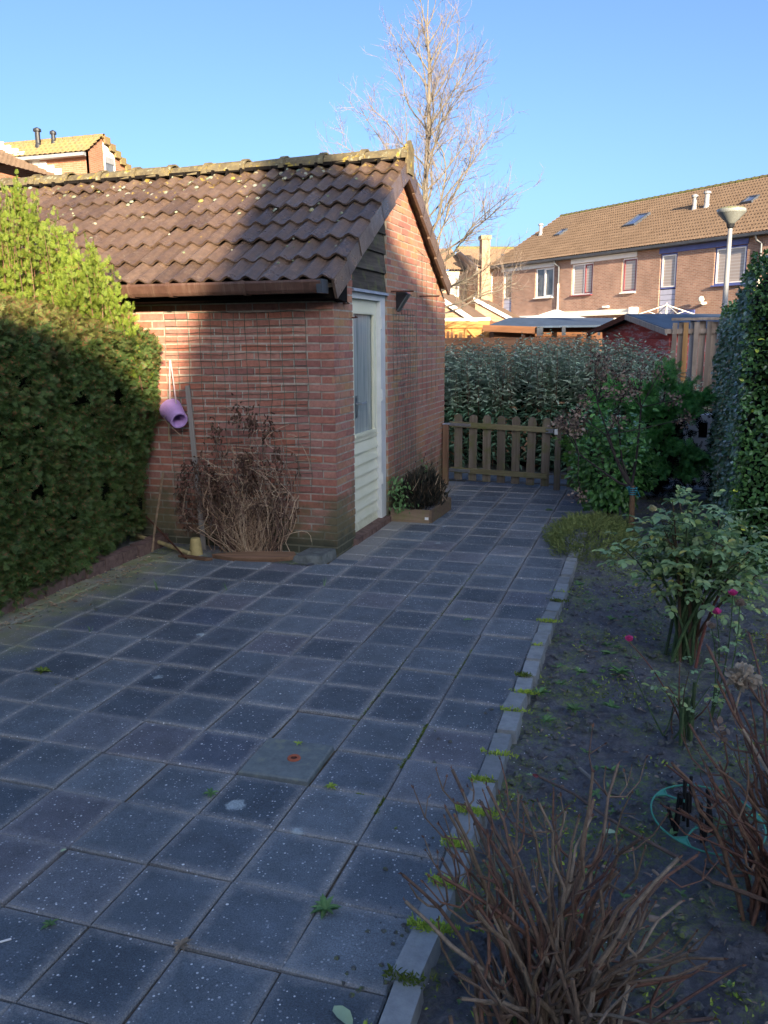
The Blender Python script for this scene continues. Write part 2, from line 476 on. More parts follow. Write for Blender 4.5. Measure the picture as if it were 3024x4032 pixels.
    M['window_glass'] = simple('window_glass', (.13, .14, .15), .06, .9, 2, .5)
    s = N('window_with_blind'); tc = s.n('TexCoord'); z = s.sep(tc.outputs['Object'])[2]
    wv = s.math('SINE', s.math('MULTIPLY', z, 52.0))
    col = s.ramp(wv, [(.2, (.36, .31, .28)), (.8, (.42, .38, .35))])
    M['blind_glass'] = s.done(col, .1, .8)
    M['sky_glass'] = simple('roof_window_glass', (.08, .11, .2), .05, 1.0, 2, .3)
    M['green_wire'] = simple('green_wire', (.06, .12, .085), .5, .4, 30, .3)
    M['green_plastic'] = simple('green_plastic', (.07, .32, .20), .4, .5, 20, .2)
    M['teal_rope'] = simple('teal_twine', (.05, .30, .36), .7, .3, 20, .3)
    M['lilac'] = simple('lilac_plastic', (.52, .32, .60), .55, .35, 14, .12)
    M['strap'] = simple('pale_strap', (.55, .42, .42), .7, .3, 20, .2)
    M['pot'] = simple('cream_pot', (.46, .36, .15), .8, .25, 12, .22)
    M['slab'] = simple('mossy_concrete', (.12, .13, .12), .85, .2, 16, .45, .6)
    M['felt'] = simple('blue_grey_felt', (.055, .085, .13), .7, .35, 5, .25)
    M['canvas'] = simple('white_canvas', (.78, .76, .70), .8, .2, 3, .06)
    M['pale_panel'] = simple('pale_grey_panel', (.42, .45, .47), .6, .3, 5, .12)
    # --- vegetation
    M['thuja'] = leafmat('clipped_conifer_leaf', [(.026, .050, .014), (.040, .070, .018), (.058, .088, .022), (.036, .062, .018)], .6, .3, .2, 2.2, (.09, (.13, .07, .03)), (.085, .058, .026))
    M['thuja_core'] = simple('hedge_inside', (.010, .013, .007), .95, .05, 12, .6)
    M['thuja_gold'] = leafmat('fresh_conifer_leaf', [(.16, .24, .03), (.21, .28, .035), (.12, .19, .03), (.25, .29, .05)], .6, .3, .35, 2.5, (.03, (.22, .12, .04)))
    M['thuja_top'] = leafmat('sunlit_clipped_top', [(.10, .13, .035), (.15, .17, .04), (.13, .11, .04), (.08, .11, .03)], .6, .3, .25, 3.5, (.2, (.16, .09, .04)))  # browned clipped tips, lightened beyond the side leaves to paint the sunlit top
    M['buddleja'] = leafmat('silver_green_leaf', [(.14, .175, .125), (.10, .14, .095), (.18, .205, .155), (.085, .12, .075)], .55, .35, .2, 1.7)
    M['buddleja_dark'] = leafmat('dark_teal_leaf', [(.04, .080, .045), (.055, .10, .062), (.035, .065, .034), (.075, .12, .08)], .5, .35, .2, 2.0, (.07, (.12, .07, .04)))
    M['cypress'] = leafmat('dark_cypress_leaf', [(.018, .055, .020), (.03, .085, .024), (.045, .105, .025)], .6, .3, .2, 3.0)
    M['cypress_light'] = leafmat('bright_cypress_leaf', [(.05, .12, .022), (.07, .15, .028), (.035, .09, .02)], .6, .3, .25, 3.0)
    M['glossy'] = leafmat('glossy_green_leaf', [(.035, .09, .025), (.05, .12, .03), (.07, .15, .04), (.03, .075, .025)], .28, .5, .2, 3.0)
    M['privet'] = leafmat('privet_leaf', [(.025, .06, .018), (.04, .09, .024), (.055, .11, .03), (.03, .07, .02)], .25, .55, .2, 2.5, (.012, (.30, .34, .05)))
    M['privet_shine'] = leafmat('sheen_tinted_privet_leaf', [(.02, .045, .016), (.035, .065, .028), (.03, .055, .02), (.10, .13, .11), (.025, .05, .02)], .3, .5, .1, 2.5)  # pale grey-green tone paints sky sheen on the hedge's side face
    M['rose_leaf'] = leafmat('rose_leaf', [(.085, .14, .06), (.12, .175, .08), (.07, .12, .055), (.15, .19, .06), (.11, .15, .09)], .42, .4, .25, 4.0, (.04, (.24, .22, .06)))
    M['heather'] = leafmat('heather_sprig', [(.06, .085, .03), (.09, .11, .035), (.11, .12, .04), (.05, .075, .03)], .8, .15, .2, 5.0)
    M['moss'] = leafmat('bright_moss', [(.20, .27, .045), (.28, .34, .06), (.15, .22, .04)], .85, .15, .3, 9.0)
    M['moss_dull'] = leafmat('dull_moss', [(.07, .10, .02), (.11, .145, .03), (.05, .075, .02)], .85, .15, .2, 9.0)
    M['weed'] = leafmat('weed_leaf', [(.09, .17, .06), (.13, .22, .08), (.07, .14, .05)], .5, .35, .3, 9.0)
    M['lavender'] = leafmat('blackened_lavender', [(.012, .014, .012), (.025, .026, .02), (.05, .038, .025), (.018, .02, .018)], .8, .2, .05, 8.0)
    M['dead_leaf'] = leafmat('dead_climber_leaf', [(.035, .020, .015), (.06, .034, .022), (.028, .017, .013), (.09, .056, .034)], .8, .2, .1, 6.0)
    M['dry_flower'] = leafmat('dry_flower_petal', [(.34, .25, .19), (.42, .33, .26), (.26, .17, .12)], .8, .2, .3, 9.0)
    M['dry_flower_pale'] = leafmat('papery_petal', [(.50, .40, .28), (.60, .50, .38), (.40, .30, .20)], .8, .2, .35, 9.0)
    M['dark_head'] = leafmat('spent_flower_head', [(.06, .04, .04), (.10, .07, .06), (.30, .21, .16)], .8, .2, .1, 9.0)
    M['pink'] = simple('pink_petal', (.75, .09, .30), .5, .3, 30, .2)
    M['cream_petal'] = simple('cream_petal', (.66, .58, .32), .6, .3, 30, .2)
    M['pale_leaf'] = simple('pale_fallen_leaf', (.40, .52, .30), .45, .4, 12, .15)

    def twig(name, cols, rough=.7):
        s = N(name); r = s.rand(); k = len(cols)
        col = s.ramp(r, [(i / (k - 1), c) for i, c in enumerate(cols)])
        col = s.mix(1.0, col, s.ramp(s.noise(s.pos(), 60, 4, .7), [(.3, .65), (.7, 1.35)]), 'MULTIPLY')
        return s.done(col, rough, .3)
    M['hyd_twig'] = twig('hydrangea_stem', [(.070, .046, .032), (.11, .075, .050), (.055, .030, .024), (.17, .13, .09), (.09, .063, .038), (.12, .082, .056)])
    M['hyd_twig_red'] = twig('red_brown_stem', [(.09, .046, .032), (.14, .072, .044), (.06, .030, .024), (.16, .10, .062)])
    M['black_twig'] = twig('blackened_stem', [(.012, .010, .009), (.03, .024, .02)])
    M['rose_stem'] = twig('rose_stem', [(.035, .06, .022), (.05, .085, .03), (.03, .045, .02), (.10, .035, .025)])
    M['dark_stem'] = twig('dark_wet_stem', [(.022, .018, .018), (.04, .032, .03)])
    M['straw'] = twig('straw_stem', [(.30, .21, .13), (.22, .14, .085), (.38, .29, .19), (.15, .09, .06)])
    M['vine'] = twig('dead_vine_stem', [(.045, .026, .020), (.08, .048, .034), (.11, .07, .048), (.05, .033, .026)])
    M['tree_bark'] = twig('pale_bark', [(.19, .165, .125), (.23, .20, .15), (.165, .145, .10)])
    M['tree_twig'] = twig('pale_twig', [(.20, .16, .135), (.24, .20, .165), (.17, .125, .105), (.22, .185, .13)])
    M['trunk'] = twig('small_trunk_bark', [(.17, .10, .055), (.22, .13, .07)])


build_materials()


# ------------------------------------------------------------------ mesh helpers
class MB:
    def __init__(s):
        s.v = []; s.f = []

    def add(s, vs, fs):
        o = len(s.v)
        s.v.extend([tuple(a) for a in vs]); s.f.extend([tuple(i + o for i in f) for f in fs])
        return s

    def box(s, x0, x1, y0, y1, z0, z1):
        return s.add([(x0, y0, z0), (x1, y0, z0), (x1, y1, z0), (x0, y1, z0), (x0, y0, z1), (x1, y0, z1), (x1, y1, z1), (x0, y1, z1)],
                     [(3, 2, 1, 0), (4, 5, 6, 7), (0, 1, 5, 4), (1, 2, 6, 5), (2, 3, 7, 6), (3, 0, 4, 7)])

    def hexa(s, v8):
        """bottom four then top four, counter-clockwise"""
        return s.add(v8, [(3, 2, 1, 0), (4, 5, 6, 7), (0, 1, 5, 4), (1, 2, 6, 5), (2, 3, 7, 6), (3, 0, 4, 7)])

    def prism(s, poly, d):
        """poly: list of 3d points, extruded by vector d"""
        n = len(poly); d = Vector(d)
        a = [Vector(p) for p in poly]
        vs = a + [p + d for p in a]
        fs = [tuple(range(n))[::-1], tuple(range(n, 2 * n))] + [(i, (i + 1) % n, n + (i + 1) % n, n + i) for i in range(n)]
        return s.add(vs, fs)

    def bar(s, a, b, w, h=None, up=(0, 0, 1)):
        a = Vector(a); b = Vector(b); h = h or w
        d = (b - a).normalized(); u = Vector(up)
        sd = d.cross(u)
        if sd.length < 1e-4: sd = d.cross(Vector((1, 0, 0)))
        sd.normalize(); n = sd.cross(d)
        q = []
        for p in (a, b):
            q += [p - sd * w / 2 - n * h / 2, p + sd * w / 2 - n * h / 2, p + sd * w / 2 + n * h / 2, p - sd * w / 2 + n * h / 2]
        return s.add(q, [(0, 1, 2, 3), (7, 6, 5, 4), (0, 4, 5, 1), (1, 5, 6, 2), (2, 6, 7, 3), (3, 7, 4, 0)])

    def tube(s, pts, rad, k=5, cap=True):
        pts = [Vector(p) for p in pts]
        n = len(pts)
        if not hasattr(rad, '__len__'): rad = [rad] * n
        o = len(s.v)
        prev = None
        for i, p in enumerate(pts):
            d = (pts[min(i + 1, n - 1)] - pts[max(i - 1, 0)])
            if d.length < 1e-9: d = Vector((0, 0, 1))
            d.normalize()
            if prev is None:
                a = d.cross(Vector((0, 0, 1)))
                if a.length < 1e-3: a = d.cross(Vector((1, 0, 0)))
            else:
                a = prev - d * prev.dot(d)
                if a.length < 1e-6: a = d.cross(Vector((1, 0, 0)))
            a.normalize(); prev = a
            b = d.cross(a)
            for j in range(k):
                t = 2 * PI * j / k
                q = p + (a * math.cos(t) + b * math.sin(t)) * rad[i]
                s.v.append((q.x, q.y, q.z))
        for i in range(n - 1):
            for j in range(k):
                j2 = (j + 1) % k
                s.f.append((o + i * k + j, o + i * k + j2, o + (i + 1) * k + j2, o + (i + 1) * k + j))
        if cap:
            s.f.append(tuple(o + j for j in range(k))[::-1])
            s.f.append(tuple(o + (n - 1) * k + j for j in range(k)))
        return s

    def lathe(s, prof, c=(0, 0, 0), k=20, axis='Z'):
        o = len(s.v); c = Vector(c)
        for r, z in prof:
            for j in range(k):
                t = 2 * PI * j / k
                q = Vector((r * math.cos(t), r * math.sin(t), z))
                if axis == 'Y': q = Vector((q.x, q.z, q.y))
                if axis == 'X': q = Vector((q.z, q.x, q.y))
                q += c
                s.v.append((q.x, q.y, q.z))
        for i in range(len(prof) - 1):
            for j in range(k):
                j2 = (j + 1) % k
                s.f.append((o + i * k + j, o + i * k + j2, o + (i + 1) * k + j2, o + (i + 1) * k + j))
        return s

    def mesh(s, name, mat, smooth=False):
        me = bpy.data.meshes.new(name)
        me.from_pydata(s.v, [], s.f)
        me.materials.append(mat)
        if smooth: me.polygons.foreach_set('use_smooth', [True] * len(me.polygons))
        me.update()
        return me

    def obj(s, name, mat, parent=None, loc=None, smooth=False):
        return link(name, s.mesh(name, mat, smooth), parent, loc)


def link(name, me, parent=None, loc=None):
    o = bpy.data.objects.new(name, me)
    COL.objects.link(o)
    if parent is not None: o.parent = parent
    if loc is not None: o.location = loc
    return o


def thing(name, label, cat, loc=(0, 0, 0), group=None):
    o = bpy.data.objects.new(name, None)
    o.empty_display_size = .1
    COL.objects.link(o)
    o.location = loc
    return tag(o, label, cat, group)


def tag(o, label, cat, group=None):
    o['label'] = label; o['category'] = cat
    if group: o['group'] = group
    return o


def struct(o):
    o['kind'] = 'structure'; return o


def stuff(o):
    o['kind'] = 'stuff'; return o


def np_mesh(name, V, F, mat):
    """V (n,3) float, F list of equal length index rows (m,k)"""
    me = bpy.data.meshes.new(name)
    V = np.ascontiguousarray(V, dtype=np.float32); F = np.ascontiguousarray(F, dtype=np.int32)
    m, k = F.shape
    me.vertices.add(len(V)); me.vertices.foreach_set('co', V.ravel())
    me.loops.add(m * k); me.loops.foreach_set('vertex_index', F.ravel())
    me.polygons.add(m); me.polygons.foreach_set('loop_start', np.arange(0, m * k, k, dtype=np.int32))
    me.polygons.foreach_set('loop_total', np.full(m, k, dtype=np.int32))
    me.materials.append(mat)
    me.update(calc_edges=True)
    return me


def _spray():
    vs = []; fs = []
    def lobe(u0, v0, du, dv, w):
        l = math.hypot(du, dv); nx, ny = -dv / l * w, du / l * w
        o = len(vs)
        vs.extend([(u0, v0, 0), (u0 + du * .5 + nx, v0 + dv * .5 + ny, .05), (u0 + du, v0 + dv, -.04), (u0 + du * .5 - nx, v0 + dv * .5 - ny, .05)])
        fs.append((o, o + 1, o + 2, o + 3))
    lobe(0, 0, 1, 0, .05)
    for i, u in enumerate((.12, .3, .48, .66)):
        s = 1 - u * .65
        lobe(u, 0, .3 * s, .42 * s, .065)
        lobe(u + .07, 0, .3 * s, -.42 * s, .065)
    return np.array(vs), np.array(fs)


TEMPL = {
    'leaf': (np.array([(0, 0, 0), (.38, .5, .10), (.78, .34, .06), (1, 0, -.12), (.78, -.34, .06), (.38, -.5, .10)], float), np.array([(0, 3, 2, 1), (0, 5, 4, 3)])),
    'oval': (np.array([(0, 0, 0), (.2, .4, .05), (.55, .5, .09), (.85, .3, .04), (1, 0, -.1), (.85, -.3, .04), (.55, -.5, .09), (.2, -.4, .05), (.5, 0, -.02)], float),
             np.array([(0, 8, 2, 1), (8, 4, 3, 2), (0, 7, 6, 8), (8, 6, 5, 4)])),
    'lance': (np.array([(0, 0, 0), (.3, .5, .08), (.65, .38, .02), (1, 0, -.2), (.65, -.38, .02), (.3, -.5, .08)], float), np.array([(0, 3, 2, 1), (0, 5, 4, 3)])),
    'blade': (np.array([(0, .5, 0), (0, -.5, 0), (.6, -.35, .05), (.6, .35, .05), (1, .04, -.05), (1, -.04, -.05)], float), np.array([(0, 1, 2, 3), (3, 2, 5, 4)])),
    'spray': _spray(),
}


def unit(a):
    return a / np.maximum(1e-9, np.linalg.norm(a, axis=-1, keepdims=True))


def leaves(name, P, D, U, L, Wd, mat, tmpl='leaf', parent=None):
    """one mesh of many small leaves: P root, D direction, U face normal hint, L length, Wd width"""
    T, F = TEMPL[tmpl]
    P = np.asarray(P, float); n = len(P)
    D = unit(np.asarray(D, float)); U = np.asarray(U, float)
    S = np.cross(D, U); bad = np.linalg.norm(S, axis=1) < 1e-3
    S[bad] = np.cross(D[bad], np.array([.3, .5, .8])); S = unit(S)
    Nn = np.cross(S, D)
    L = np.broadcast_to(np.asarray(L, float), (n,)); Wd = np.broadcast_to(np.asarray(Wd, float), (n,))
    V = (P[:, None, :] + T[None, :, 0, None] * L[:, None, None] * D[:, None, :]
         + T[None, :, 1, None] * Wd[:, None, None] * S[:, None, :] + T[None, :, 2, None] * L[:, None, None] * Nn[:, None, :])
    k = len(T)
    FF = (F[None] + (np.arange(n) * k)[:, None, None]).reshape(-1, F.shape[1])
    return link(name, np_mesh(name, V.reshape(-1, 3), FF, mat), parent)


def rnd(n, a, b):
    return RNG.uniform(a, b, n)


def rvec(n):
    return unit(RNG.normal(size=(n, 3)))


def wob(p, scale, seed=0.0):
    return mnoise.noise(Vector((p[0] * scale + seed, p[1] * scale - seed, p[2] * scale + 3.1 * seed)))


def curve(a, b, bend, n=5, sag=0.0):
    """points from a to b, bowed by vector bend"""
    a = Vector(a); b = Vector(b); bend = Vector(bend)
    return [a.lerp(b, t) + bend * (4 * t * (1 - t)) * 1.0 for t in [i / (n - 1) for i in range(n)]]


# ================================================================== ground, paving, beds
S = 0.305
GX, GY = -1.18, 2.717
mb = MB(); mb.add([(-300, -60, -.075), (300, -60, -.075), (300, 500, -.075), (-300, 500, -.075)], [(0, 1, 2, 3)])
struct(mb.obj('ground', M['ground']))

patio = struct(MB().box(-3.93, -.575, .3, 9.78, -.07, -.013).obj('patio', M['joint']))


def tile_mesh(name, w, d, mat):
    b = .006; h = .05
    vs = []
    for (ix, z) in ((0, -h), (0, -b), (b, 0)):
        x, y = w / 2 - ix, d / 2 - ix
        vs += [(-x, -y, z), (x, -y, z), (x, y, z), (-x, y, z)]
    fs = [(8, 9, 10, 11)]
    for lv in (0, 4):
        for j in range(4): fs.append((lv + j, lv + (j + 1) % 4, lv + 4 + (j + 1) % 4, lv + 4 + j))
    m = MB(); m.add(vs, fs); return m.mesh(name, mat)


TILE = tile_mesh('paving_tile', .2985, .2985, M['paving'])
NARROW = tile_mesh('paving_tile_narrow', .19, .2985, M['paving'])
HALF = tile_mesh('paving_tile_cut', .2985, .235, M['paving'])
for c in range(-9, 2):
    for r in range(-7, 23):
        x = GX + (c + .5) * S; y = GY + (r + .5) * S
        me = TILE
        if (c, r) == (-1, 0): continue
        if x < -2.42 and y > 5.75: continue
        if c == -4 and y > 5.75: me = NARROW; x = -2.19
        o = link('paving_tile', me, patio)
        dz = random.gauss(0, .0028)
        if c == 1 and r in (9, 10): dz += .004
        o.location = (x + random.uniform(-.0022, .0022), y + random.uniform(-.0022, .0022), dz)
        o.rotation_euler = (R(random.gauss(0, .38)), R(random.gauss(0, .38)), R(random.gauss(0, .4)) + random.choice((0, PI)))
# raised inspection slab with a terracotta ring
cov = thing('inspection_cover', 'greenish concrete paving slab lifted proud with a small terracotta ring near its middle', 'drain cover', (GX - .5 * S, GY + .5 * S, .013))
m = tile_mesh('cover_slab', .292, .292, M['cover']); link('slab', m, cov)
MB().lathe([(.013, .002), (.014, .006), (.024, .007), (.027, .003), (.027, .0)], (0.03, 0.0, 0), 24).obj('ring', M['terracotta'], cov)
MB().lathe([(.0, .003), (.014, .003)], (0.03, 0, 0), 24).obj('plug', M['rust'], cov)
cov.rotation_euler = (R(.6), R(-.4), R(1.2))

# alley beyond the gate
alley = struct(MB().box(-9, 3.0, 9.8, 10.62, -.07, -.016).obj('alley_path', M['joint']))
AT = tile_mesh('alley_tile', .2985, .2985, M['alley'])
for i in range(0, 13):
    for j in range(2):
        o = link('paving_tile', AT, alley, (-3.2 + i * S, 10.03 + j * S, random.uniform(-.004, .002)))
        o.rotation_euler = (0, 0, random.choice((0, PI)))


# garden soil, lumpy
def soil_sheet(name, x0, x1, y0, y1, step, base, amp, seed):
    nx = int((x1 - x0) / step) + 1; ny = int((y1 - y0) / step) + 1
    V = np.zeros((ny, nx, 3))
    for j in range(ny):
        for i in range(nx):
            x = x0 + (x1 - x0) * i / (nx - 1); y = y0 + (y1 - y0) * j / (ny - 1)
            h = mnoise.noise(Vector((x * 2.1, y * 2.1, seed))) * .6 + mnoise.noise(Vector((x * 9, y * 9, seed))) * .35 + abs(mnoise.noise(Vector((x * 17, y * 17, seed)))) * .6 + max(0, mnoise.noise(Vector((x * 30, y * 30, seed)))) * .6
            V[j, i] = (x, y, base + amp * h)
    idx = np.arange(nx * ny).reshape(ny, nx)
    F = np.stack([idx[:-1, :-1], idx[:-1, 1:], idx[1:, 1:], idx[1:, :-1]], -1).reshape(-1, 4)
    return struct(link(name, np_mesh(name, V.reshape(-1, 3), F, M['soil'])))


soil_sheet('flower_bed_soil', -.50, 1.75, .55, 9.75, .016, -.036, .040, 1.7)
soil_sheet('wall_foot_soil', -3.86, -2.38, 5.66, 6.03, .02, .0, .016, 4.2)
soil_sheet('hedge_soil', -5.6, -3.86, .6, 6.03, .06, .03, .03, 8.2)
soil_sheet('shrub_bed_soil', -6.5, 3.2, 10.62, 14.0, .08, -.02, .03, 5.2)

# concrete edging stones between paving and bed, with moss in their joints
edg = thing('stone_edging', 'low pale grey concrete edging stones with bright moss between paving and bare soil bed', 'edging', (-.53, 4.5, 0))
y = .55; joints = []
while y < 9.6:
    L = random.choice((.195, .2, .21, .2)) if y < 5.3 else random.choice((.1, .19, .2, .11))
    w = .092 + random.uniform(-.005, .005)
    b = .008
    m = MB(); zt = .028 + random.uniform(-.007, .007)
    x0, x1 = -w / 2, w / 2
    m.hexa([(x0, -L / 2 + .004, -.08), (x1, -L / 2 + .004, -.08), (x1, L / 2 - .004, -.08), (x0, L / 2 - .004, -.08),
            (x0 + b, -L / 2 + b, zt), (x1 - b, -L / 2 + b, zt), (x1 - b, L / 2 - b, zt), (x0 + b, L / 2 - b, zt)])
    o = m.obj('edging_stone', M['edging'], edg, (random.uniform(-.008, .008), y + L / 2 - 4.5, 0))
    o.rotation_euler = (R(random.uniform(-.8, .8)), R(random.uniform(-1.5, 1.5)), R(random.uniform(-3, 3)))
    y += L + random.uniform(.006, .013); joints.append(y - .004)
for jy in joints:
    if random.random() < (.72 if jy < 5 else .35) and jy > 1.2:
        n = int(random.uniform(30, 300) * (1.2 if jy < 3 else .6))
        sx = random.uniform(.015, .05); cx = random.uniform(-.02, .025)
        P = np.c_[RNG.normal(cx, sx, n).clip(-.055, .085), RNG.normal(jy - 4.5, .011, n), np.full(n, .026) + rnd(n, 0, .008)]
        D = unit(np.c_[rnd(n, -1, 1), rnd(n, -1, 1), rnd(n, .3, 1.3)])
        leaves('moss_tuft', P, D, rvec(n), rnd(n, .010, .022), rnd(n, .004, .008), M[random.choice(('moss', 'moss', 'moss', 'moss', 'moss_dull'))], 'lance', edg)

# brick kerb under the left hedge
kerb = thing('brick_kerb', 'row of dark bricks on edge along the foot of the big clipped hedge', 'kerb', (-3.83, 4.2, 0))
y = 1.2
while y < 5.85:
    L = .205
    m = MB().hexa([(-.05, -L / 2, -.06), (.05, -L / 2, -.06), (.05, L / 2, -.06), (-.05, L / 2, -.06),
                   (-.046, -L / 2 + .004, .095), (.046, -L / 2 + .004, .095), (.046, L / 2 - .004, .095), (-.046, L / 2 - .004, .095)])
    o = m.obj('brick', M['kerb_brick'], kerb, (random.uniform(-.008, .008), y + L / 2 - 4.2, random.uniform(-.012, .006)))
    o.rotation_euler = (R(random.uniform(-1.5, 1.5)), R(random.uniform(1, 7)), R(random.uniform(-2, 2)))
    y += L + .012

# ================================================================== the brick shed
SX, SY0, SY1, SXL = -2.30, 6.01, 9.52, -8.0
RY, RZ, RK = 7.72, 3.24, .598           # ridge line, slope
ANG = math.atan(RK)
DY0, DY1, DZ1 = 6.43, 7.345, 2.045       # door opening


def roofz(y): return RZ - RK * abs(y - RY)


shed = thing('brick_shed', 'old red brick shed with a brown tiled roof and a cream half-glazed door', 'shed', (-5, 7.7, 0))


def sp(mb, name, mat, smooth=False, parent=None):
    """part of the shed, coordinates given in world space"""
    o = mb.obj(name, mat, parent or shed, smooth=smooth)
    o.location = (5, -7.7, 0)
    return o


def clip(poly, a, b):
    """keep z <= a + b*y"""
    out = []
    for i in range(len(poly)):
        p, q = poly[i], poly[(i + 1) % len(poly)]
        dp = p[1] - a - b * p[0]; dq = q[1] - a - b * q[0]
        if dp <= 0: out.append(p)
        if dp * dq < 0:
            t = dp / (dp - dq); out.append((p[0] + (q[0] - p[0]) * t, p[1] + (q[1] - p[1]) * t))
    return out


UND = .085
FA, FB = RZ - UND - RK * RY, RK          # front slope underside z <= FA + FB*y
BA, BB = RZ - UND + RK * RY, -RK


def gclip(poly): return clip(clip(poly, FA, FB), BA, BB)


# mortar core of the walls
mb = MB(); xi = SX - .003
for a, b, z0, z1 in ((SY0 + .006, DY0 - .004, -.05, 4), (DY1 + .004, SY1, -.05, 4), (DY0 - .004, DY1 + .004, -.05, .0)):
    p = gclip([(a, z0), (b, z0), (b, z1), (a, z1)])
    if len(p) > 2: mb.prism([(xi, yy, zz) for yy, zz in p], (-.11, 0, 0))
mb.box(SXL, SX - .118, SY0 + .003, SY0 + .11, -.05, 2.06)
mb.box(SXL, SX - .118, SY1 - .1, SY1, -.05, 2.06)
mb.prism([(SXL, yy, zz) for yy, zz in gclip([(SY0 + .112, -.05), (SY1 - .102, -.05), (SY1 - .102, 4), (SY0 + .112, 4)])], (.1, 0, 0))
sp(mb, 'wall', M['mortar'])

# every brick
CO = .0605; BH = .0475; BL = .209; J = .0125
items = []                               # (score, verts builder)


def brick_prism(poly, axis, face, depth):
    j = lambda s=.0012: random.uniform(-s, s)
    f = face + random.uniform(-.002, .003)
    pts = [(a + j(), b + j()) for a, b in poly]
    if axis == 'x': return [Vector((f, a, b)) for a, b in pts], Vector((-depth, 0, 0))
    return [Vector((a, -f, b)) for a, b in pts], Vector((0, depth, 0))


for k in range(0, 52):                   # gable
    z0 = .006 + k * CO; z1 = z0 + BH
    off = (.0 if k % 2 else -.11) + .0
    y = SY0 - .21 + off
    while y < SY1:
        a, b = max(y, SY0 + .001), min(y + BL, SY1)
        y += BL + J
        if b - a < .02: continue
        segs = [(a, b)]
        if z0 > .0:
            segs = []
            if a < DY0: segs.append((a, min(b, DY0)))
            if b > DY1: segs.append((max(a, DY1), b))
        for a2, b2 in segs:
            if b2 - a2 < .025: continue
            p = gclip([(a2, z0), (b2, z0), (b2, z1), (a2, z1)])
            if len(p) < 3 or max(q[1] for q in p) - min(q[1] for q in p) < .012: continue
            c = Vector((SX, (a2 + b2) / 2, z0))
            hid = (c.y > 7.34 and c.y < 8.1 and z0 < .35)
            d = (c - CAM_LOC).length
            score = (b2 - a2) * (2.3 / d) / d / d * (0 if hid else 1)
            items.append((score, 'x', p, 'brick_gable'))
for k in range(0, 33):                   # front
    z0 = .006 + k * CO; z1 = z0 + BH
    x = SX - .001
    first = BL if k % 2 else .1
    while x > SXL + .05:
        L = first; first = BL
        if k > 31: pass
        a, b = x - L, x
        x -= L + J
        c = Vector(((a + b) / 2, SY0, z0)); d = (c - CAM_LOC).length
        hid = a < -3.75
        score = L * (6 / d) / d / d * (0.0 if hid else 1)
        items.append((score, 'y', [(a, z0), (b, z0), (b, z1), (a, z1)], 'brick_front'))
items.sort(key=lambda t: -t[0])
rest = {'brick_gable': MB(), 'brick_front': MB()}
for i, (s_, ax, p, mt) in enumerate(items):
    pts, dv = brick_prism(p, ax, SX if ax == 'x' else -SY0, .02)
    if i < 290:
        m = MB(); cen = sum(pts, Vector()) / len(pts)
        if ax == 'y': pts = pts[::-1] if False else pts
        m.prism([q - cen for q in pts], dv)
        o = m.obj('brick', M[mt], shed); o.location = cen - Vector((-5, 7.7, 0))
    else:
        rest[mt].prism(pts, dv)
stuff(sp(rest['brick_gable'], 'brick', M['brick_gable']))
stuff(sp(rest['brick_front'], 'brick', M['brick_front']))
# rowlock sill under the door
yy = DY0 - .06
while yy < DY1 + .02:
    o = sp(MB().hexa([(SX - .10, yy, -.03), (SX + .035, yy, -.03), (SX + .035, yy + .052, -.03), (SX - .10, yy + .052, -.03),
                      (SX - .10, yy, .062), (SX + .033, yy, .048), (SX + .033, yy + .052, .048), (SX - .10, yy + .052, .062)]), 'sill_brick', M['kerb_brick'])
    yy += .061

# door frame, door, panes, boards
mb = MB(); fx = SX - .02
mb.box(fx - .09, fx, DY1 - .135, DY1 - .002, .055, DZ1 - .002)
mb.box(fx - .09, fx, DY0 + .002, DY0 + .05, .055, DZ1 - .002)
mb.box(fx - .09, fx, DY0 + .051, DY1 - .136, DZ1 - .062, DZ1 - .002)
sp(mb, 'door_frame', M['white_frame'])
sp(MB().hexa([(SX - .10, DY0 + .001, DZ1), (SX + .02, DY0 + .001, DZ1 - .012), (SX + .02, DY1 - .001, DZ1 - .012), (SX - .10, DY1 - .001, DZ1),
              (SX - .10, DY0 + .001, DZ1 + .05), (SX + .012, DY0 + .001, DZ1 + .008), (SX + .012, DY1 - .001, DZ1 + .008), (SX - .10, DY1 - .001, DZ1 + .05)]), 'lead_flashing', M['lead'])
dx = SX - .058                            # face of the door leaf
LY0, LY1 = DY0 + .055, DY1 - .1365
GZ0, GZ1, GY0, GY1 = .872, 1.878, 6.575, 7.125
mb = MB()
mb.box(dx - .04, dx, LY0, GY0, GZ0 - .06, DZ1 - .066)
mb.box(dx - .04, dx, GY1, LY1, GZ0 - .06, DZ1 - .066)
mb.box(dx - .04, dx, GY0 + .001, GY1 - .001, GZ1, DZ1 - .066)
mb.box(dx - .04, dx, GY0 + .001, GY1 - .001, GZ0 - .06, GZ0)
door = sp(mb, 'door', M['cream'])
def dp(mb, name, mat):
    return mb.obj(name, mat, door)
mb = MB()
mb.box(dx - .012, dx + .008, GY0 - .012, GY0 + .014, GZ0 - .012, GZ1 + .012)
mb.box(dx - .012, dx + .008, GY1 - .014, GY1 + .012, GZ0 - .012, GZ1 + .012)
mb.box(dx - .012, dx + .008, GY0 + .0145, GY1 - .0145, GZ1 - .012, GZ1 + .012)
mb.box(dx - .012, dx + .016, GY0 + .0145, GY1 - .0145, GZ0 - .016, GZ0 + .010)
dp(mb, 'glazing_bead', M['cream'])
dp(MB().box(dx - .03, dx - .022, GY0 + .002, GY1 - .002, GZ0 + .002, GZ1 - .002), 'pane', M['pane'])
nb = 8; zz = .035; hh = (GZ0 - .062 - zz) / nb
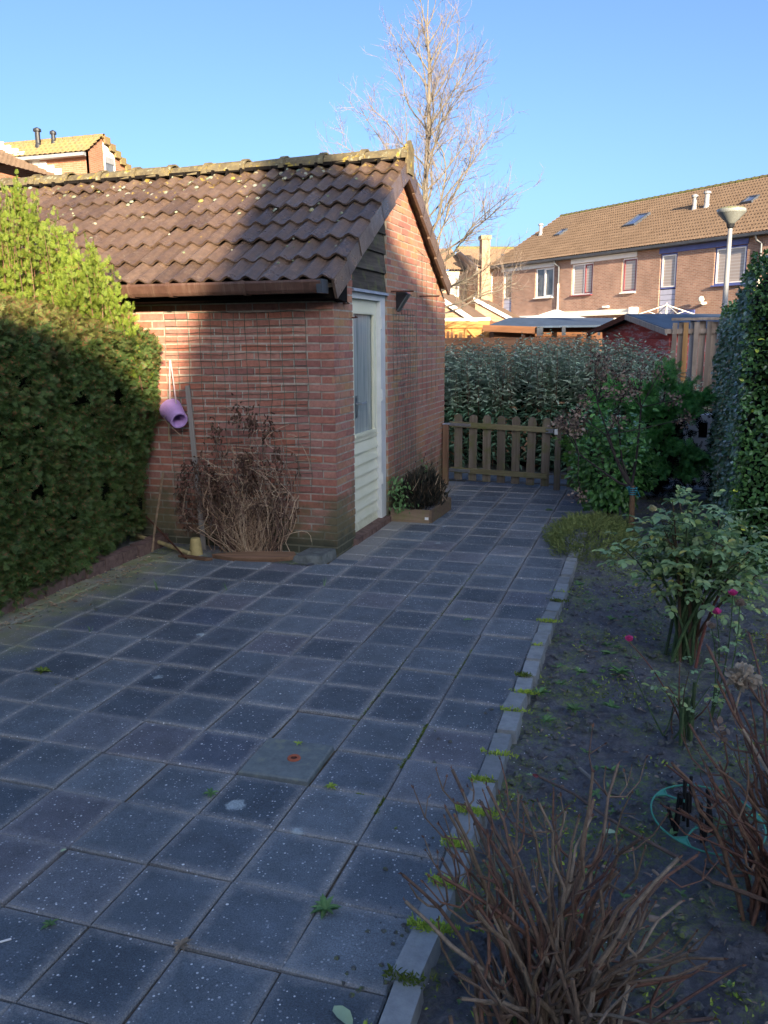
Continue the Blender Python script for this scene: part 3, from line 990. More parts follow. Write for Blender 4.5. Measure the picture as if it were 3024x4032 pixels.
for i in range(nb):
    a = zz + i * hh
    m = MB().hexa([(dx - .035, LY0, a + .003), (dx + .010, LY0, a + .004), (dx + .010, LY1, a + .004), (dx - .035, LY1, a + .003),
                   (dx - .035, LY0, a + hh - .001), (dx - .016, LY0, a + hh - .001), (dx - .016, LY1, a + hh - .001), (dx - .035, LY1, a + hh - .001)])
    dp(m, 'board', M['cream'])
mb = MB(); hy = LY0 + .17
mb.box(dx, dx + .006, hy - .018, hy + .018, 1.02, 1.2)
mb.tube([(dx + .004, hy, 1.135), (dx + .045, hy, 1.135)], .009, 8)
mb.tube([(dx + .045, hy - .008, 1.135), (dx + .045, hy + .105, 1.14)], .009, 8)
dp(mb, 'handle', M['steel'])
dp(MB().tube([(dx, LY1 - .07, .845), (dx + .03, LY1 - .07, .845), (dx + .034, LY1 - .085, .845)], .005, 6), 'hook', M['cream'])
for hz in (.42, 1.17, 1.80):
    dp(MB().tube([(fx + .006, LY1 + .012, hz - .05), (fx + .006, LY1 + .012, hz + .05)], .009, 8).box(fx - .001, fx + .003, LY1 + .004, LY1 + .04, hz - .05, hz + .05), 'hinge', M['white_frame'])
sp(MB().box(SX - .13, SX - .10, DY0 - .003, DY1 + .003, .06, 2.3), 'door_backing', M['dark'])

# dark weatherboards above the door
zb = DZ1 + .015
for i in range(6):
    a, b = zb + i * .163, zb + i * .163 + .19
    p = gclip([(DY0 + .002, a), (DY1 - .002, a), (DY1 - .002, b), (DY0 + .002, b)])
    if len(p) < 3: break
    vs = []; n = len(p)
    for yy, zz in p: vs.append((SX - .006 - .026 * (zz - a) / .19 - random.uniform(0, .002), yy, zz))
    m = MB(); back = [(x_ - .02, y_, z_) for x_, y_, z_ in vs]
    m.add(vs + back, [tuple(range(n)), tuple(range(n, 2 * n))[::-1]] + [(i2, n + i2, n + (i2 + 1) % n, (i2 + 1) % n) for i2 in range(n)])
    cl = sp(m, 'cladding_board', M['clad_wood'])

# roof tiles -------------------------------------------------
TW, TE, TL = .30, .3245, .372
def tile_profile(u):
    t = (u % .15) / .15
    return .037 * (0.5 - .5 * math.cos(2 * PI * t)) ** 1.25


def roof_tile(flap):
    ns = 13; vs = []; fs = []
    us = [TW * i / (ns - 1) for i in range(ns)]
    lift = .030
    for v, h in ((0, lift), (TL, .0)):
        for u in us: vs.append((-u, v, tile_profile(u) + h))
    for v, h in ((0, lift - .017), (TL, -.012)):
        for u in us: vs.append((-u, v + (.004 if v == 0 else 0), tile_profile(u) + h))
    for i in range(ns - 1):
        fs.append((i + 1, i, ns + i, ns + i + 1))
        fs.append((i, i + 1, 2 * ns + i + 1, 2 * ns + i))
    fs.append((0, 2 * ns, 3 * ns, ns)); fs.append((ns - 1, 2 * ns - 1, 4 * ns - 1, 3 * ns - 1))
    m = MB(); m.add(vs, fs)
    if flap:
        m.hexa([(-.016, .0, -.125), (.004, .0, -.125), (.004, TE + .01, -.14), (-.016, TE + .01, -.14),
                (-.016, .0, .022), (.004, .0, .022), (.004, TE + .01, .005), (-.016, TE + .01, .005)])
    return m.mesh('roof_tile', M['roof_tile'])


T0, TV = roof_tile(False), roof_tile(True)
VX = -2.205
slope = Vector((0, math.cos(ANG), math.sin(ANG)))
nrm = Vector((0, -math.sin(ANG), math.cos(ANG)))
base = Vector((VX, RY, RZ)) - slope * (7 * TE) - nrm * .02
for row in range(7):
    for c in range(20):
        o = link('roof_tile' if c else 'verge_tile', T0 if c else TV, shed)
        p = base + slope * (row * TE + random.uniform(-.006, .006)) + Vector((-c * TW, 0, 0)) + nrm * random.uniform(-.004, .006)
        Mx = Matrix(((1, 0, 0, p.x + 5), (0, slope.y, nrm.y, p.y - 7.7), (0, slope.z, nrm.z, p.z), (0, 0, 0, 1)))
        o.matrix_basis = Mx @ Matrix.Rotation(R(random.gauss(0, .8)), 4, 'Z') @ Matrix.Rotation(R(random.gauss(0, .7)), 4, 'Y')
# verge on the far slope (flap seen from below), mirrored
slope_b = Vector((0, -math.cos(ANG), math.sin(ANG))); nrm_b = Vector((0, math.sin(ANG), math.cos(ANG)))
def roof_tile_b():
    m = MB()
    m.hexa([(-.022, .0, -.11), (.004, .0, -.11), (.004, TE + .03, -.13), (-.022, TE + .03, -.13), (-.022, .0, .03), (.004, .0, .03), (.004, TE + .03, .008), (-.022, TE + .03, .008)])
    m.box(-.30, -.022, 0, TE + .03, .0, .02)
    m.box(-.10, -.022, .02, .06, -.03, -.001)
    return m.mesh('verge_tile', M['roof_tile'])
TB = roof_tile_b()
baseb = Vector((VX, RY, RZ)) - slope_b * (6 * TE) - nrm_b * .02
for row in range(6):
    o = link('verge_tile', TB, shed)
    p = baseb + slope_b * (row * TE) + nrm_b * random.uniform(-.004, .004)
    o.matrix_basis = Matrix(((1, 0, 0, p.x + 5), (0, slope_b.y, nrm_b.y, p.y - 7.7), (0, slope_b.z, nrm_b.z, p.z), (0, 0, 0, 1)))
mb = MB()                                # boarding under the tiles
for s_, n_ in ((slope, nrm), (slope_b, nrm_b)):
    a = Vector((0, RY, RZ)) - s_ * (6.9 * TE if s_ is slope else 5.9 * TE) - n_ * .045; b = Vector((0, RY, RZ)) - n_ * .045
    q = [Vector((SXL - .1, a.y, a.z)), Vector((VX - .03, a.y, a.z)), Vector((VX - .03, b.y, b.z)), Vector((SXL - .1, b.y, b.z))]
    mb.hexa([v - n_ * .03 for v in q] + q if s_ is slope else [v - n_ * .03 for v in q[::-1]] + q[::-1])
sp(mb, 'roof_boarding', M['clad_wood'])
mb = MB()
m2 = MB()
for c in range(22): m2.box(VX - .31 - c * .30, VX - .19 - c * .30, 0, .10, 0, .02)
mb.prism([(VX - .02, SY0 + .10, 1.93), (VX - .02, SY0 - .14, 1.955), (VX - .02, SY0 - .14, 2.035), (VX - .02, SY0 + .10, 2.10)], (SXL - VX, 0, 0))
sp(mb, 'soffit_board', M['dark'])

# ridge tiles with lichen
def ridge_mesh():
    m = MB(); k = 9; L = .43
    prof = ((0, .128), (.05, .128), (.055, .112), (L, .104))
    for x_, r_ in prof:
        for j in range(k):
            t = PI * (j / (k - 1)); 
            m.v.append((-x_, -math.cos(t) * r_ * 1.02, math.sin(t) * r_ * .92 - .03))
    for x_, r_ in prof:
        for j in range(k):
            t = PI * (j / (k - 1)); r_2 = r_ - .016
            m.v.append((-x_, -math.cos(t) * r_2 * 1.02, math.sin(t) * r_2 * .92 - .03))
    n = len(prof)
    for i in range(n - 1):
        for j in range(k - 1):
            a = i * k + j
            m.f.append((a, a + 1, a + k + 1, a + k))
            b = n * k + a
            m.f.append((b + 1, b, b + k, b + k + 1))
    for j in range(k - 1):
        m.f.append((j + 1, j, n * k + j, n * k + j + 1))
    for i in range(n - 1):
        m.f.append((i * k, (i + 1) * k, n * k + (i + 1) * k, n * k + i * k)); m.f.append((i * k + k - 1, n * k + i * k + k - 1, n * k + (i + 1) * k + k - 1, (i + 1) * k + k - 1))
    return m.mesh('ridge_tile', M['ridge_tile'])
RM = ridge_mesh()
for i in range(15):
    o = link('ridge_tile', RM, shed, (VX + .012 - i * .395 + 5, RY - 7.7 + random.uniform(-.006, .006), RZ + .008 + random.uniform(-.006, .01)))
    o.rotation_euler = (R(random.uniform(-3, 3)), R(random.uniform(-1.2, 1.2)), R(random.uniform(-1, 1)))
# end cap hanging over the gable point
m = MB(); m.prism([(VX + .02, RY - .095, RZ + .10), (VX + .02, RY - .085, RZ - .14), (VX + .02, RY + .085, RZ - .14), (VX + .02, RY + .1, RZ + .09), (VX + .02, RY, RZ + .15)], (-.03, 0, 0))
sp(m, 'ridge_end_cap', M['ridge_tile'])
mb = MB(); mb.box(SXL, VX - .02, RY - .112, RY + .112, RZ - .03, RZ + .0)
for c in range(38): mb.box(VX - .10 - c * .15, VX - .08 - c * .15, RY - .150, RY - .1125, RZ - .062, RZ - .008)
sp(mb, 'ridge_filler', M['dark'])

# moss cushions on roof
bl = MB(); rr = random.Random(3)
for i in range(150):
    u = rr.random() ** 2.0; x_ = rr.uniform(-6.6, -2.3); y_ = RY - .13 - u * 1.75
    r_ = rr.uniform(.006, .020)
    if u > .5: r_ *= .6
    xx = (VX - x_) % TW
    cz = roofz(y_) + tile_profile(xx) + .002
    prof = [(r_, -.004), (r_ * .9, r_ * .3), (r_ * .5, r_ * .5), (.0005, r_ * .55)]
    o0 = len(bl.v); bl.lathe(prof, (0, 0, 0), 7)
    for q in range(o0, len(bl.v)):
        v = bl.v[q]; sx = 1.4
        bl.v[q] = (x_ + v[0] * sx, y_ + v[1] * .9, cz + v[2] + v[1] * RK)
s = N('cushion_moss'); r = s.rand()
col = s.ramp(r, [(0, (.16, .19, .11)), (.5, (.27, .30, .21)), (.8, (.36, .37, .30)), (1, (.33, .27, .05))])
s.bump(s.noise(s.pos(), 200, 3), .8, .004)
M['cushion'] = s.done(col, .95, .1)
stuff(sp(bl, 'moss_cushions', M['cushion'], True))

# gutter with brackets
gy0, gy1, gz0, gz1 = SY0 - .33, SY0 - .215, 1.985, 2.07
mb = MB(); xr = VX - .06
prof = [(gy0, gz1), (gy0 - .006, gz1 + .004), (gy0 - .008, gz1 - .012), (gy0 + .008, gz0 + .02), (gy0 + .022, gz0), (gy1 - .01, gz0), (gy1, gz1), (gy1 - .004, gz1), (gy1 - .014, gz0 + .005), (gy0 + .026, gz0 + .005), (gy0 + .013, gz0 + .024)]
mb.prism([(xr, a, b) for a, b in prof], (SXL - xr, 0, 0))
sp(mb, 'gutter', M['gutter'])
sp(MB().prism([(xr + .012, gy0 - .008, gz1 + .006), (xr + .012, gy0 + .005, gz0 - .004), (xr + .012, gy1, gz0 - .004), (xr + .012, gy1 + .002, gz1 + .006)], (-.045, 0, 0)), 'gutter_end_cap', M['grey_gutter'])
for i, x_ in enumerate((-2.85, -3.46, -3.79, -4.4, -5.0, -5.6)):
    sp(MB().prism([(x_, gy0 - .011, gz1 + .012), (x_, gy0 - .013, gz1 - .014), (x_, gy0 + .004, gz0 + .015), (x_, gy0 + .02, gz0 - .007), (x_, gy1 - .01, gz0 - .007), (x_, gy1 + .03, gz1 + .01), (x_, gy1 + .02, gz1 + .01), (x_, gy1 - .016, gz0 - .001), (x_, gy0 + .021, gz0 - .001), (x_, gy0 - .004, gz1 - .008)], (-.028, 0, 0)), 'gutter_bracket', M['gutter'])

# iron rods sticking out of the gable
for y_, z_ in ((7.44, 2.075), (8.40, 2.075)):
    sp(MB().tube([(SX - .03, y_, z_), (SX + .06, y_ + .06, z_ + .004), (SX + .17, y_ + .16, z_ + .006)], .008, 6), 'iron_rod', M['rust'])
for (x_, y_, z_) in ((SX, 6.22, 1.93), (SX, 6.40, 1.83)):
    sp(MB().tube([(x_ - .02, y_, z_), (x_ + .02, y_ + .005, z_ - .004), (x_ + .035, y_ + .05, z_), (x_ + .03, y_ + .01, z_ + .008)], .006, 6), 'iron_hook', M['rust'])
sp(MB().tube([(SX + .03, 6.1, 2.03), (SX + .02, 6.12, 1.98), (SX + .012, 6.15, 1.94), (SX + .02, 6.22, 1.93)], .005, 5), 'loose_wire', M['rust'])

# green wire netting on the two walls
def netting(name, label, corners, nu, nv, off, seedv):
    """corners tl,tr,bl,br"""
    tl, tr, bl_, br = [Vector(c) for c in corners]
    mb = MB()
    def pt(u, v):
        p = tl.lerp(tr, u).lerp(bl_.lerp(br, u), v)
        w = Vector((mnoise.noise(p * 5 + Vector((seedv, 0, 0))), mnoise.noise(p * 5 + Vector((0, seedv, 0))), mnoise.noise(p * 4 + Vector((0, 0, seedv)))))
        p = p + w * .016
        return p + Vector(off) * (.6 + .7 * abs(w.x))
    for i in range(nu + 1):
        mb.tube([pt(i / nu, j / (nv)) for j in range(nv + 1)], .0019, 3, False)
    for j in range(nv + 1):
        mb.tube([pt(i / nu, j / nv) for i in range(nu + 1)], .0019, 3, False)
    o = mb.obj(name, M['green_wire']); tag(o, label, 'wire netting'); return o
netting('wire_netting', 'rectangular green wire netting fixed flat across the long front brick wall behind the dead climber', ((-3.72, SY0, 1.885), (-2.52, SY0, 1.86), (-3.72, SY0, .30), (-2.50, SY0, .5)), 12, 28, (0, -.014, 0), 1.3)
netting('wire_netting', 'narrow green wire netting hanging on the gable wall beside the cream door', ((SX, 7.50, 1.93), (SX, 8.24, 1.935), (SX, 7.52, .30), (SX, 8.27, .30)), 8, 33, (.014, 0, 0), 7.7)
netting('wire_netting', 'faint thin wire netting stretched over the far end of the gable wall', ((SX, 8.30, 2.52), (SX, 9.1, 2.40), (SX, 8.32, 1.0), (SX, 9.1, 1.0)), 4, 2, (.008, 0, 0), 4.7)
# solar wall lamp
lp = thing('wall_lamp', 'dark wedge shaped wall lamp with a shiny slanting face on the gable beside the door', 'lamp', (SX, 7.66, 2.0))
MB().prism([(.004, -.055, .085), (.004, -.055, -.085), (.11, -.055, .06), (.075, -.055, .09)], (0, .11, 0)).obj('lamp_body', M['black_plastic'], lp)
MB().hexa([(.008, -.05, -.086), (.012, -.05, -.09), (.012, .05, -.09), (.008, .05, -.086), (.108, -.05, .062), (.116, -.05, .058), (.116, .05, .058), (.108, .05, .062)]).obj('lens', M['steel'], lp)
MB().hexa([(.07, -.05, .0905), (.111, -.05, .0615), (.111, .05, .0615), (.07, .05, .0905), (.073, -.05, .096), (.116, -.05, .066), (.116, .05, .066), (.073, .05, .096)]).obj('solar_panel', M['sky_glass'], lp)


# ================================================================== houses beyond the gardens
def wall_holes(mb, u0, u1, z0, z1, holes, depth=.11, y=0.0):
    """wall face on plane y with rectangular openings and their reveals, local coords"""
    us = sorted({u0, u1, *[h[0] for h in holes], *[h[1] for h in holes]})
    zs = sorted({z0, z1, *[h[2] for h in holes], *[h[3] for h in holes]})
    for a, b in zip(us, us[1:]):
        for c, d in zip(zs, zs[1:]):
            mu, mz = (a + b) / 2, (c + d) / 2
            if any(h[0] < mu < h[1] and h[2] < mz < h[3] for h in holes): continue
            mb.add([(a, y, c), (b, y, c), (b, y, d), (a, y, d)], [(0, 1, 2, 3)])
    for h in holes:
        a, b, c, d = h[:4]
        mb.add([(a, y, c), (a, y + depth, c), (a, y + depth, d), (a, y, d)], [(0, 1, 2, 3)])
        mb.add([(b, y, c), (b, y + depth, c), (b, y + depth, d), (b, y, d)], [(3, 2, 1, 0)])
        mb.add([(a, y, d), (b, y, d), (b, y + depth, d), (a, y + depth, d)], [(3, 2, 1, 0)])
        mb.add([(a, y, c), (b, y, c), (b, y + depth, c), (a, y + depth, c)], [(0, 1, 2, 3)])


def window(par, a, b, c, d, y, frame, glass, fw=.06, split=None, inner=None, sill=None):
    mb = MB(); y0, y1 = y, y + .05
    mb.box(a, b, y0, y1, c, c + fw); mb.box(a, b, y0, y1, d - fw, d)
    mb.box(a, a + fw, y0, y1, c + fw + .001, d - fw - .001); mb.box(b - fw, b, y0, y1, c + fw + .001, d - fw - .001)
    if split: 
        sx = a + (b - a) * split
        mb.box(sx - fw * .6, sx + fw * .6, y0, y1, c + fw + .001, d - fw - .001)
    f = mb.obj('window', M[frame], par)
    if inner:
        ia, ib = (a + (b - a) * split + fw * .6 if split else a + fw), b - fw
        g = .045
        m2 = MB(); m2.box(ia, ib, y - .012, y + .03, c + fw + .002, c + fw + g); m2.box(ia, ib, y - .012, y + .03, d - fw - g, d - fw - .002)
        m2.box(ia, ia + g, y - .012, y + .03, c + fw + g + .001, d - fw - g - .001); m2.box(ib - g, ib, y - .012, y + .03, c + fw + g + .001, d - fw - g - .001)
        m2.obj('sash', M[inner], f)
    spans = [(a + fw, b - fw)] if not split else [(a + fw, sx - fw * .6), (sx + fw * .6, b - fw)]
    for p, q in spans:
        MB().box(p, q, y + .03, y + .04, c + fw, d - fw).obj('pane', M[glass], f)
    if sill:
        MB().box(a - .02, b + .02, y - .16, y - .001, c - .05, c).obj('sill', M[sill], f)
    return f


def far_roof(par, u0, u1, y0, z0, y1, z1, mat, rows, wave=.15, amp=.032, seg=4):
    """stepped and waved roof surface from eave (y0,z0) to ridge (y1,z1)"""
    sl = Vector((0, y1 - y0, z1 - z0)); L = sl.length; s_ = sl / L
    nn = Vector((0, -s_.z, s_.y)) if s_.y > 0 else Vector((0, s_.z, -s_.y))
    nc = max(2, int((u1 - u0) / wave * seg)); U = np.linspace(u0, u1, nc + 1)
    h = amp * (.5 - .5 * np.cos(2 * PI * U / wave))
    V = []; ex = L / rows
    for r in range(rows):
        for v, lift in ((r * ex, .050), ((r + 1) * ex, .0)):
            base = np.array([0, y0, z0]) + np.array(s_) * v
            jj = RNG.normal(0, .0025, len(U))
            P = np.zeros((len(U), 3)); P[:, 0] = U
            P += base + np.outer(h + lift + jj, np.array(nn))
            V.append(P)
    V = np.concatenate(V); n = nc + 1
    F = []
    for r in range(2 * rows - 1):
        i = np.arange(nc) + r * n
        F.append(np.stack([i, i + 1, i + 1 + n, i + n], -1))
    return stuff(link('roof_tiles', np_mesh('roof_tiles', V, np.concatenate(F), M[mat]), par))


def skylight(par, u0, u1, s0, s1, y0, z0, sdir_, name='skylight'):
    n = Vector((0, -sdir_.z, sdir_.y)); o = Vector((0, y0, z0))
    def P(u, s, h): return Vector((u, 0, 0)) + o + sdir_ * s + n * h
    mb = MB(); w = .07
    for a, b, c, d in ((u0, u1, s0, s0 + w), (u0, u1, s1 - w, s1), (u0, u0 + w, s0 + w, s1 - w), (u1 - w, u1, s0 + w, s1 - w)):
        mb.hexa([P(a, c, .0), P(b, c, .0), P(b, d, .0), P(a, d, .0), P(a, c, .13), P(b, c, .13), P(b, d, .13), P(a, d, .13)])
    f = mb.obj(name, M['grey_gutter'], par)
    MB().hexa([P(u0 + w, s0 + w, .06), P(u1 - w, s0 + w, .06), P(u1 - w, s1 - w, .06), P(u0 + w, s1 - w, .06), P(u0 + w, s0 + w, .1), P(u1 - w, s0 + w, .1), P(u1 - w, s1 - w, .1), P(u0 + w, s1 - w, .1)]).obj('pane', M['sky_glass'], f)


def vent(par, p, h=.55, r=.09, mat='lamp_steel', name='roof_vent'):
    mb = MB(); mb.lathe([(r * 1.7, -.12), (r * 1.15, .12), (r, .16), (r, h), (r * 1.6, h + .01), (r * 1.5, h + .09), (r * .3, h + .14), (.001, h + .14)], p, 12)
    return mb.obj(name, M[mat], par)


# --- terrace on the right ------------------------------------------------
TX, TY, TRZ = -8.64, 46.39, math.atan2(-.6896, .7242)
SL = Vector((0, 4.85, 2.84)).normalized()


def terrace_house(label, u0, u1, left_end, right_end):
    t = thing('terraced_house', label, 'house', (TX, TY, 0), 'terraced houses across the back gardens')
    t.rotation_euler = (0, 0, TRZ); t.name = 'terraced_house'
    return t


def terrace_common(t, u0, u1, holes, gable_left):
    mb = MB(); wall_holes(mb, u0, u1, -.1, 5.3, holes, .12)
    mb.box(u0 + .01, u1 - .01, 8.9, 9.1, -.1, 5.2)
    if gable_left:
        mb.prism([(u0 + .001, .02, -.1), (u0 + .001, 9.1, -.1), (u0 + .001, 9.1, 5.3), (u0 + .001, 4.6, 8.1), (u0 + .001, .02, 5.3)], (.12, 0, 0))
    else:
        mb.prism([(u0 + .02, .2, -.1), (u0 + .02, 9.0, -.1), (u0 + .02, 9.0, 5.2), (u0 + .02, 4.6, 7.9), (u0 + .02, .2, 5.2)], (.1, 0, 0))
    mb.obj('wall', M['far_brick'], t)
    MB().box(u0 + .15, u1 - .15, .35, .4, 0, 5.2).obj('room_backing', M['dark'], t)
    far_roof(t, u0 - (.06 if gable_left else 0), u1, -.25, 5.36, 4.6, 8.2, 'far_tile', 17)
    MB().hexa([(u0, 4.6, 8.1), (u1, 4.6, 8.1), (u1, 9.35, 5.3), (u0, 9.35, 5.3), (u0, 4.6, 8.17), (u1, 4.6, 8.17), (u1, 9.35, 5.38), (u0, 9.35, 5.38)]).obj('rear_roof', M['far_tile'], t)
    mb = MB(); a = u0
    while a < u1 - .05:
        b = min(a + .40, u1)
        mb.lathe([(.10, 0), (.10, b - a)], (a, 4.6, 8.21), 8, 'X'); mb.lathe([(.118, 0), (.118, .07)], (a, 4.6, 8.212), 8, 'X'); a += .40
    stuff(mb.obj('ridge_tiles', M['far_ridge'], t))
    mb = MB(); mb.prism([(u0, -.34, 5.37), (u0, -.33, 5.27), (u0, -.22, 5.25), (u0, -.20, 5.37)], (u1 - u0, 0, 0))
    g = mb.obj('gutter', M['grey_gutter'], t)
    MB().box(u0, u1, -.19, -.002, 5.245, 5.30).obj('soffit_board', M['grey_gutter'], t)


def downpipe(t, u):
    MB().tube([(u - .12, -.27, 5.26), (u - .12, -.2, 5.1), (u, -.07, 4.98), (u, -.07, 4.2)], .045, 8).obj('downpipe', M['grey_gutter'], t)
    MB().tube([(u, -.07, 4.2), (u, -.07, 0)], .042, 8).obj('downpipe', M['cream_white'], t)


t1 = terrace_house('brown terraced house at the left end of the row, with white window trim', 0, 5.6, 1, 0)
terrace_common(t1, 0, 5.6, [(1.0, 1.73, 1.6, 5.02), (3.65, 5.09, 3.57, 5.02)], True)
MB().box(.89, 5.10, -.035, -.002, 5.03, 5.235).obj('fascia_band', M['white'], t1)
window(t1, 1.02, 1.71, 3.66, 5.01, .05, 'white', 'window_glass')
for i in range(9): MB().box(1.03, 1.70, .05, .07, 1.65 + i * .222, 1.86 + i * .222).obj('board', M['lavender_board'], t1)
window(t1, 3.67, 5.07, 3.6, 5.01, .05, 'white', 'window_glass', split=.46, inner='white', sill='white')
skylight(t1, 2.5, 2.95, 2.7, 3.33, -.25, 5.36, SL)
vent(t1, Vector((.75, -.25, 5.36)) + SL * 3.3, .5)
downpipe(t1, 5.5)
MB().box(2.0, 5.6, -.5, -.003, 2.55, 2.74).obj('lean_to_fascia', M['white'], t1)

t2 = terrace_house('brown terraced house in mid row with an awning box and wine red sashes', 5.6, 11.2, 0, 0)
terrace_common(t2, 5.6, 11.2, [(6.36, 7.81, 3.57, 5.02), (9.63, 10.52, 3.54, 5.02)], False)
MB().box(6.30, 10.50, -.035, -.002, 5.03, 5.235).obj('fascia_band', M['white'], t2)
window(t2, 6.38, 7.79, 3.6, 5.01, .05, 'white', 'blind_glass', split=.58, inner='red_paint', sill='red_paint')
window(t2, 9.65, 10.50, 3.57, 5.01, .05, 'white', 'blind_glass', inner='red_paint', sill='white')
skylight(t2, 7.65, 8.38, 2.45, 3.58, -.25, 5.36, SL)
vent(t2, Vector((11.1, -.25, 5.36)) + SL * 3.3, .5)
aw = MB(); aw.box(5.9, 10.6, -.32, -.003, 2.66, 2.86).box(5.9, 10.6, -.42, -.321, 2.62, 2.72); aw.obj('awning_box', M['cream_white'], t2)
MB().box(10.6, 10.72, -.45, -.003, 2.58, 2.92).obj('awning_bracket', M['white'], t2)
MB().box(8.65, 8.95, -.15, -.003, 2.96, 3.04).obj('outdoor_light', M['white'], t2)
MB().box(5.75, 10.9, -2.4, -.05, 2.35, 2.45).obj('canopy_roof', M['cream_white'], t2)
for u in (6.0, 7.6, 8.6, 10.5): MB().box(u, u + .1, -2.35, -2.25, 0, 2.35).obj('canopy_post', M['cream_white'], t2)

t3 = terrace_house('brown terraced house with blue window frames and a blue band under its gutter', 11.2, 17.6, 0, 0)
terrace_common(t3, 11.2, 18.6, [(11.82, 12.72, 1.6, 5.02), (14.58, 16.06, 3.57, 5.02)], False)
MB().box(11.77, 16.1, -.035, -.002, 5.03, 5.235).obj('fascia_band', M['blue_paint'], t3)
window(t3, 11.84, 12.70, 3.61, 5.01, .04, 'blue_paint', 'blind_glass', inner='white')
window(t3, 14.60, 16.04, 3.6, 5.01, .04, 'blue_paint', 'blind_glass', inner='white', sill='blue_paint')
for i in range(9): MB().box(11.86, 12.68, .05, .07, 1.65 + i * .215, 1.85 + i * .215).obj('board', M['lavender_board'], t3)
skylight(t3, 13.82, 14.32, 2.88, 3.43, -.25, 5.36, SL)
vent(t3, Vector((11.75, -.25, 5.36)) + SL * 3.3, .55, .1)
downpipe(t3, 16.7)
mb = MB(); mb.lathe([(.0005, -.13), (.09, -.09), (.12, 0), (.09, .09), (.0005, .13)], (14.31, -.28, 3.09), 14); mb.tube([(14.31, -.003, 2.95), (14.31, -.2, 2.93), (14.31, -.28, 2.97)], .06, 8)
mb.obj('globe_light', M['cream_white'], t3, smooth=True)
MB().box(12.96, 13.8, -.03, -.002, 2.55, 2.72).obj('lintel', M['blue_paint'], t3)

# --- tan brick houses between the shed roof and the terrace --------------
def tan_frame(): return math.atan2(.4226, .9063)
tb = thing('brick_house', 'tan brick house with a tall chimney stack, seen through the bare tree branches', 'house', (-9.32, 46.0, 0))
tb.rotation_euler = (0, 0, tan_frame())
mb = MB(); wall_holes(mb, .55, 7, -.1, 5.3, [(.72, 1.5, 3.95, 5.1)], .12)
mb.prism([(0, 0.0, -.1), (0, 9, -.1), (0, 9, 5.3), (0, 5.1, 6.75), (0, 0.0, 5.3)], (.12, 0, 0))
mb.box(.12, .55, .0, .1, -.1, 5.3)
mb.obj('wall', M['far_brick_tan'], tb)
mb = MB(); mb.box(.12, .56, -.30, .3, -.1, 6.75); mb.box(.06, .62, -.36, .36, 6.751, 6.95); mb.obj('chimney', M['far_brick_tan'], tb)
window(tb, .74, 1.48, 3.98, 5.09, .04, 'white', 'window_glass', .1)
MB().box(.6, 3, -.03, -.002, 3.2, 3.36).obj('fascia_band', M['white'], tb)
MB().box(.62, 3, -.04, -.032, 2.6, 3.12).obj('fascia_band', M['white'], tb)
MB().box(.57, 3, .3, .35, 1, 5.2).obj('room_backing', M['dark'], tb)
far_roof(tb, -.1, 7, -.25, 5.3, 5.1, 6.8, 'far_tile_dark', 14)
MB().prism([(-.14, -.3, 5.15), (-.14, 5.1, 6.66), (-.14, 5.1, 6.85), (-.14, -.3, 5.36)], (.05, 0, 0)).obj('bargeboard', M['grey_gutter'], tb)
MB().lathe([(.13, 0), (.13, 7)], (-.1, 5.1, 6.82), 8, 'X').obj('ridge', M['far_ridge'], tb)
skylight(tb, 2.0, 2.5, 2.6, 3.2, -.25, 5.3, Vector((0, 5.35, 1.5)).normalized())
ta = thing('brick_house', 'tan brick house half hidden behind the shed roof verge, with a white framed window', 'house', (-9.32 - .4226 * 2.7, 46 + .9063 * 2.7, 0))
ta.rotation_euler = (0, 0, tan_frame())
mb = MB(); wall_holes(mb, -6, -.005, -.1, 5.35, [(-1.05, -.42, 3.95, 5.1)], .12); mb.obj('wall', M['far_brick_tan'], ta)
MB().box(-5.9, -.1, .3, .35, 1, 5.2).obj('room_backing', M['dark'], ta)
window(ta, -1.04, -.43, 3.97, 5.09, .04, 'white', 'blind_glass', .07)
MB().box(-6, -.45, -.03, -.002, 5.12, 5.3).obj('fascia_band', M['white'], ta)
MB().box(-6, -.5, -.3, -.003, 2.95, 3.2).obj('lean_to_fascia', M['white'], ta)
far_roof(ta, -6, -.02, -.25, 5.36, 4.4, 7.0, 'far_tile_dark', 14)

# low garden sheds in front of them, white boards along their slopes
def low_shed(label, x0, y0, w, d, zl, zr, mat):
    t = thing('garden_shed', label, 'shed', (x0, y0, 0))
    MB().hexa([(0, 0, 0), (w, 0, 0), (w, d, 0), (0, d, 0), (0, 0, zl), (w, 0, zr), (w, d, zr), (0, d, zl)]).obj('wall', M[mat], t)
    e = .06
    MB().hexa([(-.05, -.1, zl + .004), (w + .05, -.1, zr + .004), (w + .05, d, zr + .004), (-.05, d, zl + .004), (-.05, -.1, zl + e), (w + .05, -.1, zr + e), (w + .05, d, zr + e), (-.05, d, zl + e)]).obj('roof', M['far_tile_dark'], t)
    MB().hexa([(-.05, -.13, zl - .09), (w + .05, -.13, zr - .09), (w + .05, -.101, zr - .09), (-.05, -.101, zl - .09), (-.05, -.13, zl + .075), (w + .05, -.13, zr + .075), (w + .05, -.101, zr + .075), (-.05, -.101, zl + .075)]).obj('bargeboard', M['white'], t)
low_shed('low brick shed with a white sloping board, second from the grey roof', -8.6, 34.0, 1.5, 3.5, 3.2, 2.05, 'far_brick_tan')
low_shed('low brick shed with a white sloping board against the corner of the terrace', -7.5, 36.5, 1.7, 3.5, 3.3, 2.35, 'far_brick_tan')
low_shed('low shed with a dark slate roof and white edge right behind the shed verge', -6.9, 27.0, 1.6, 3.0, 3.1, 2.0, 'far_brick_tan')

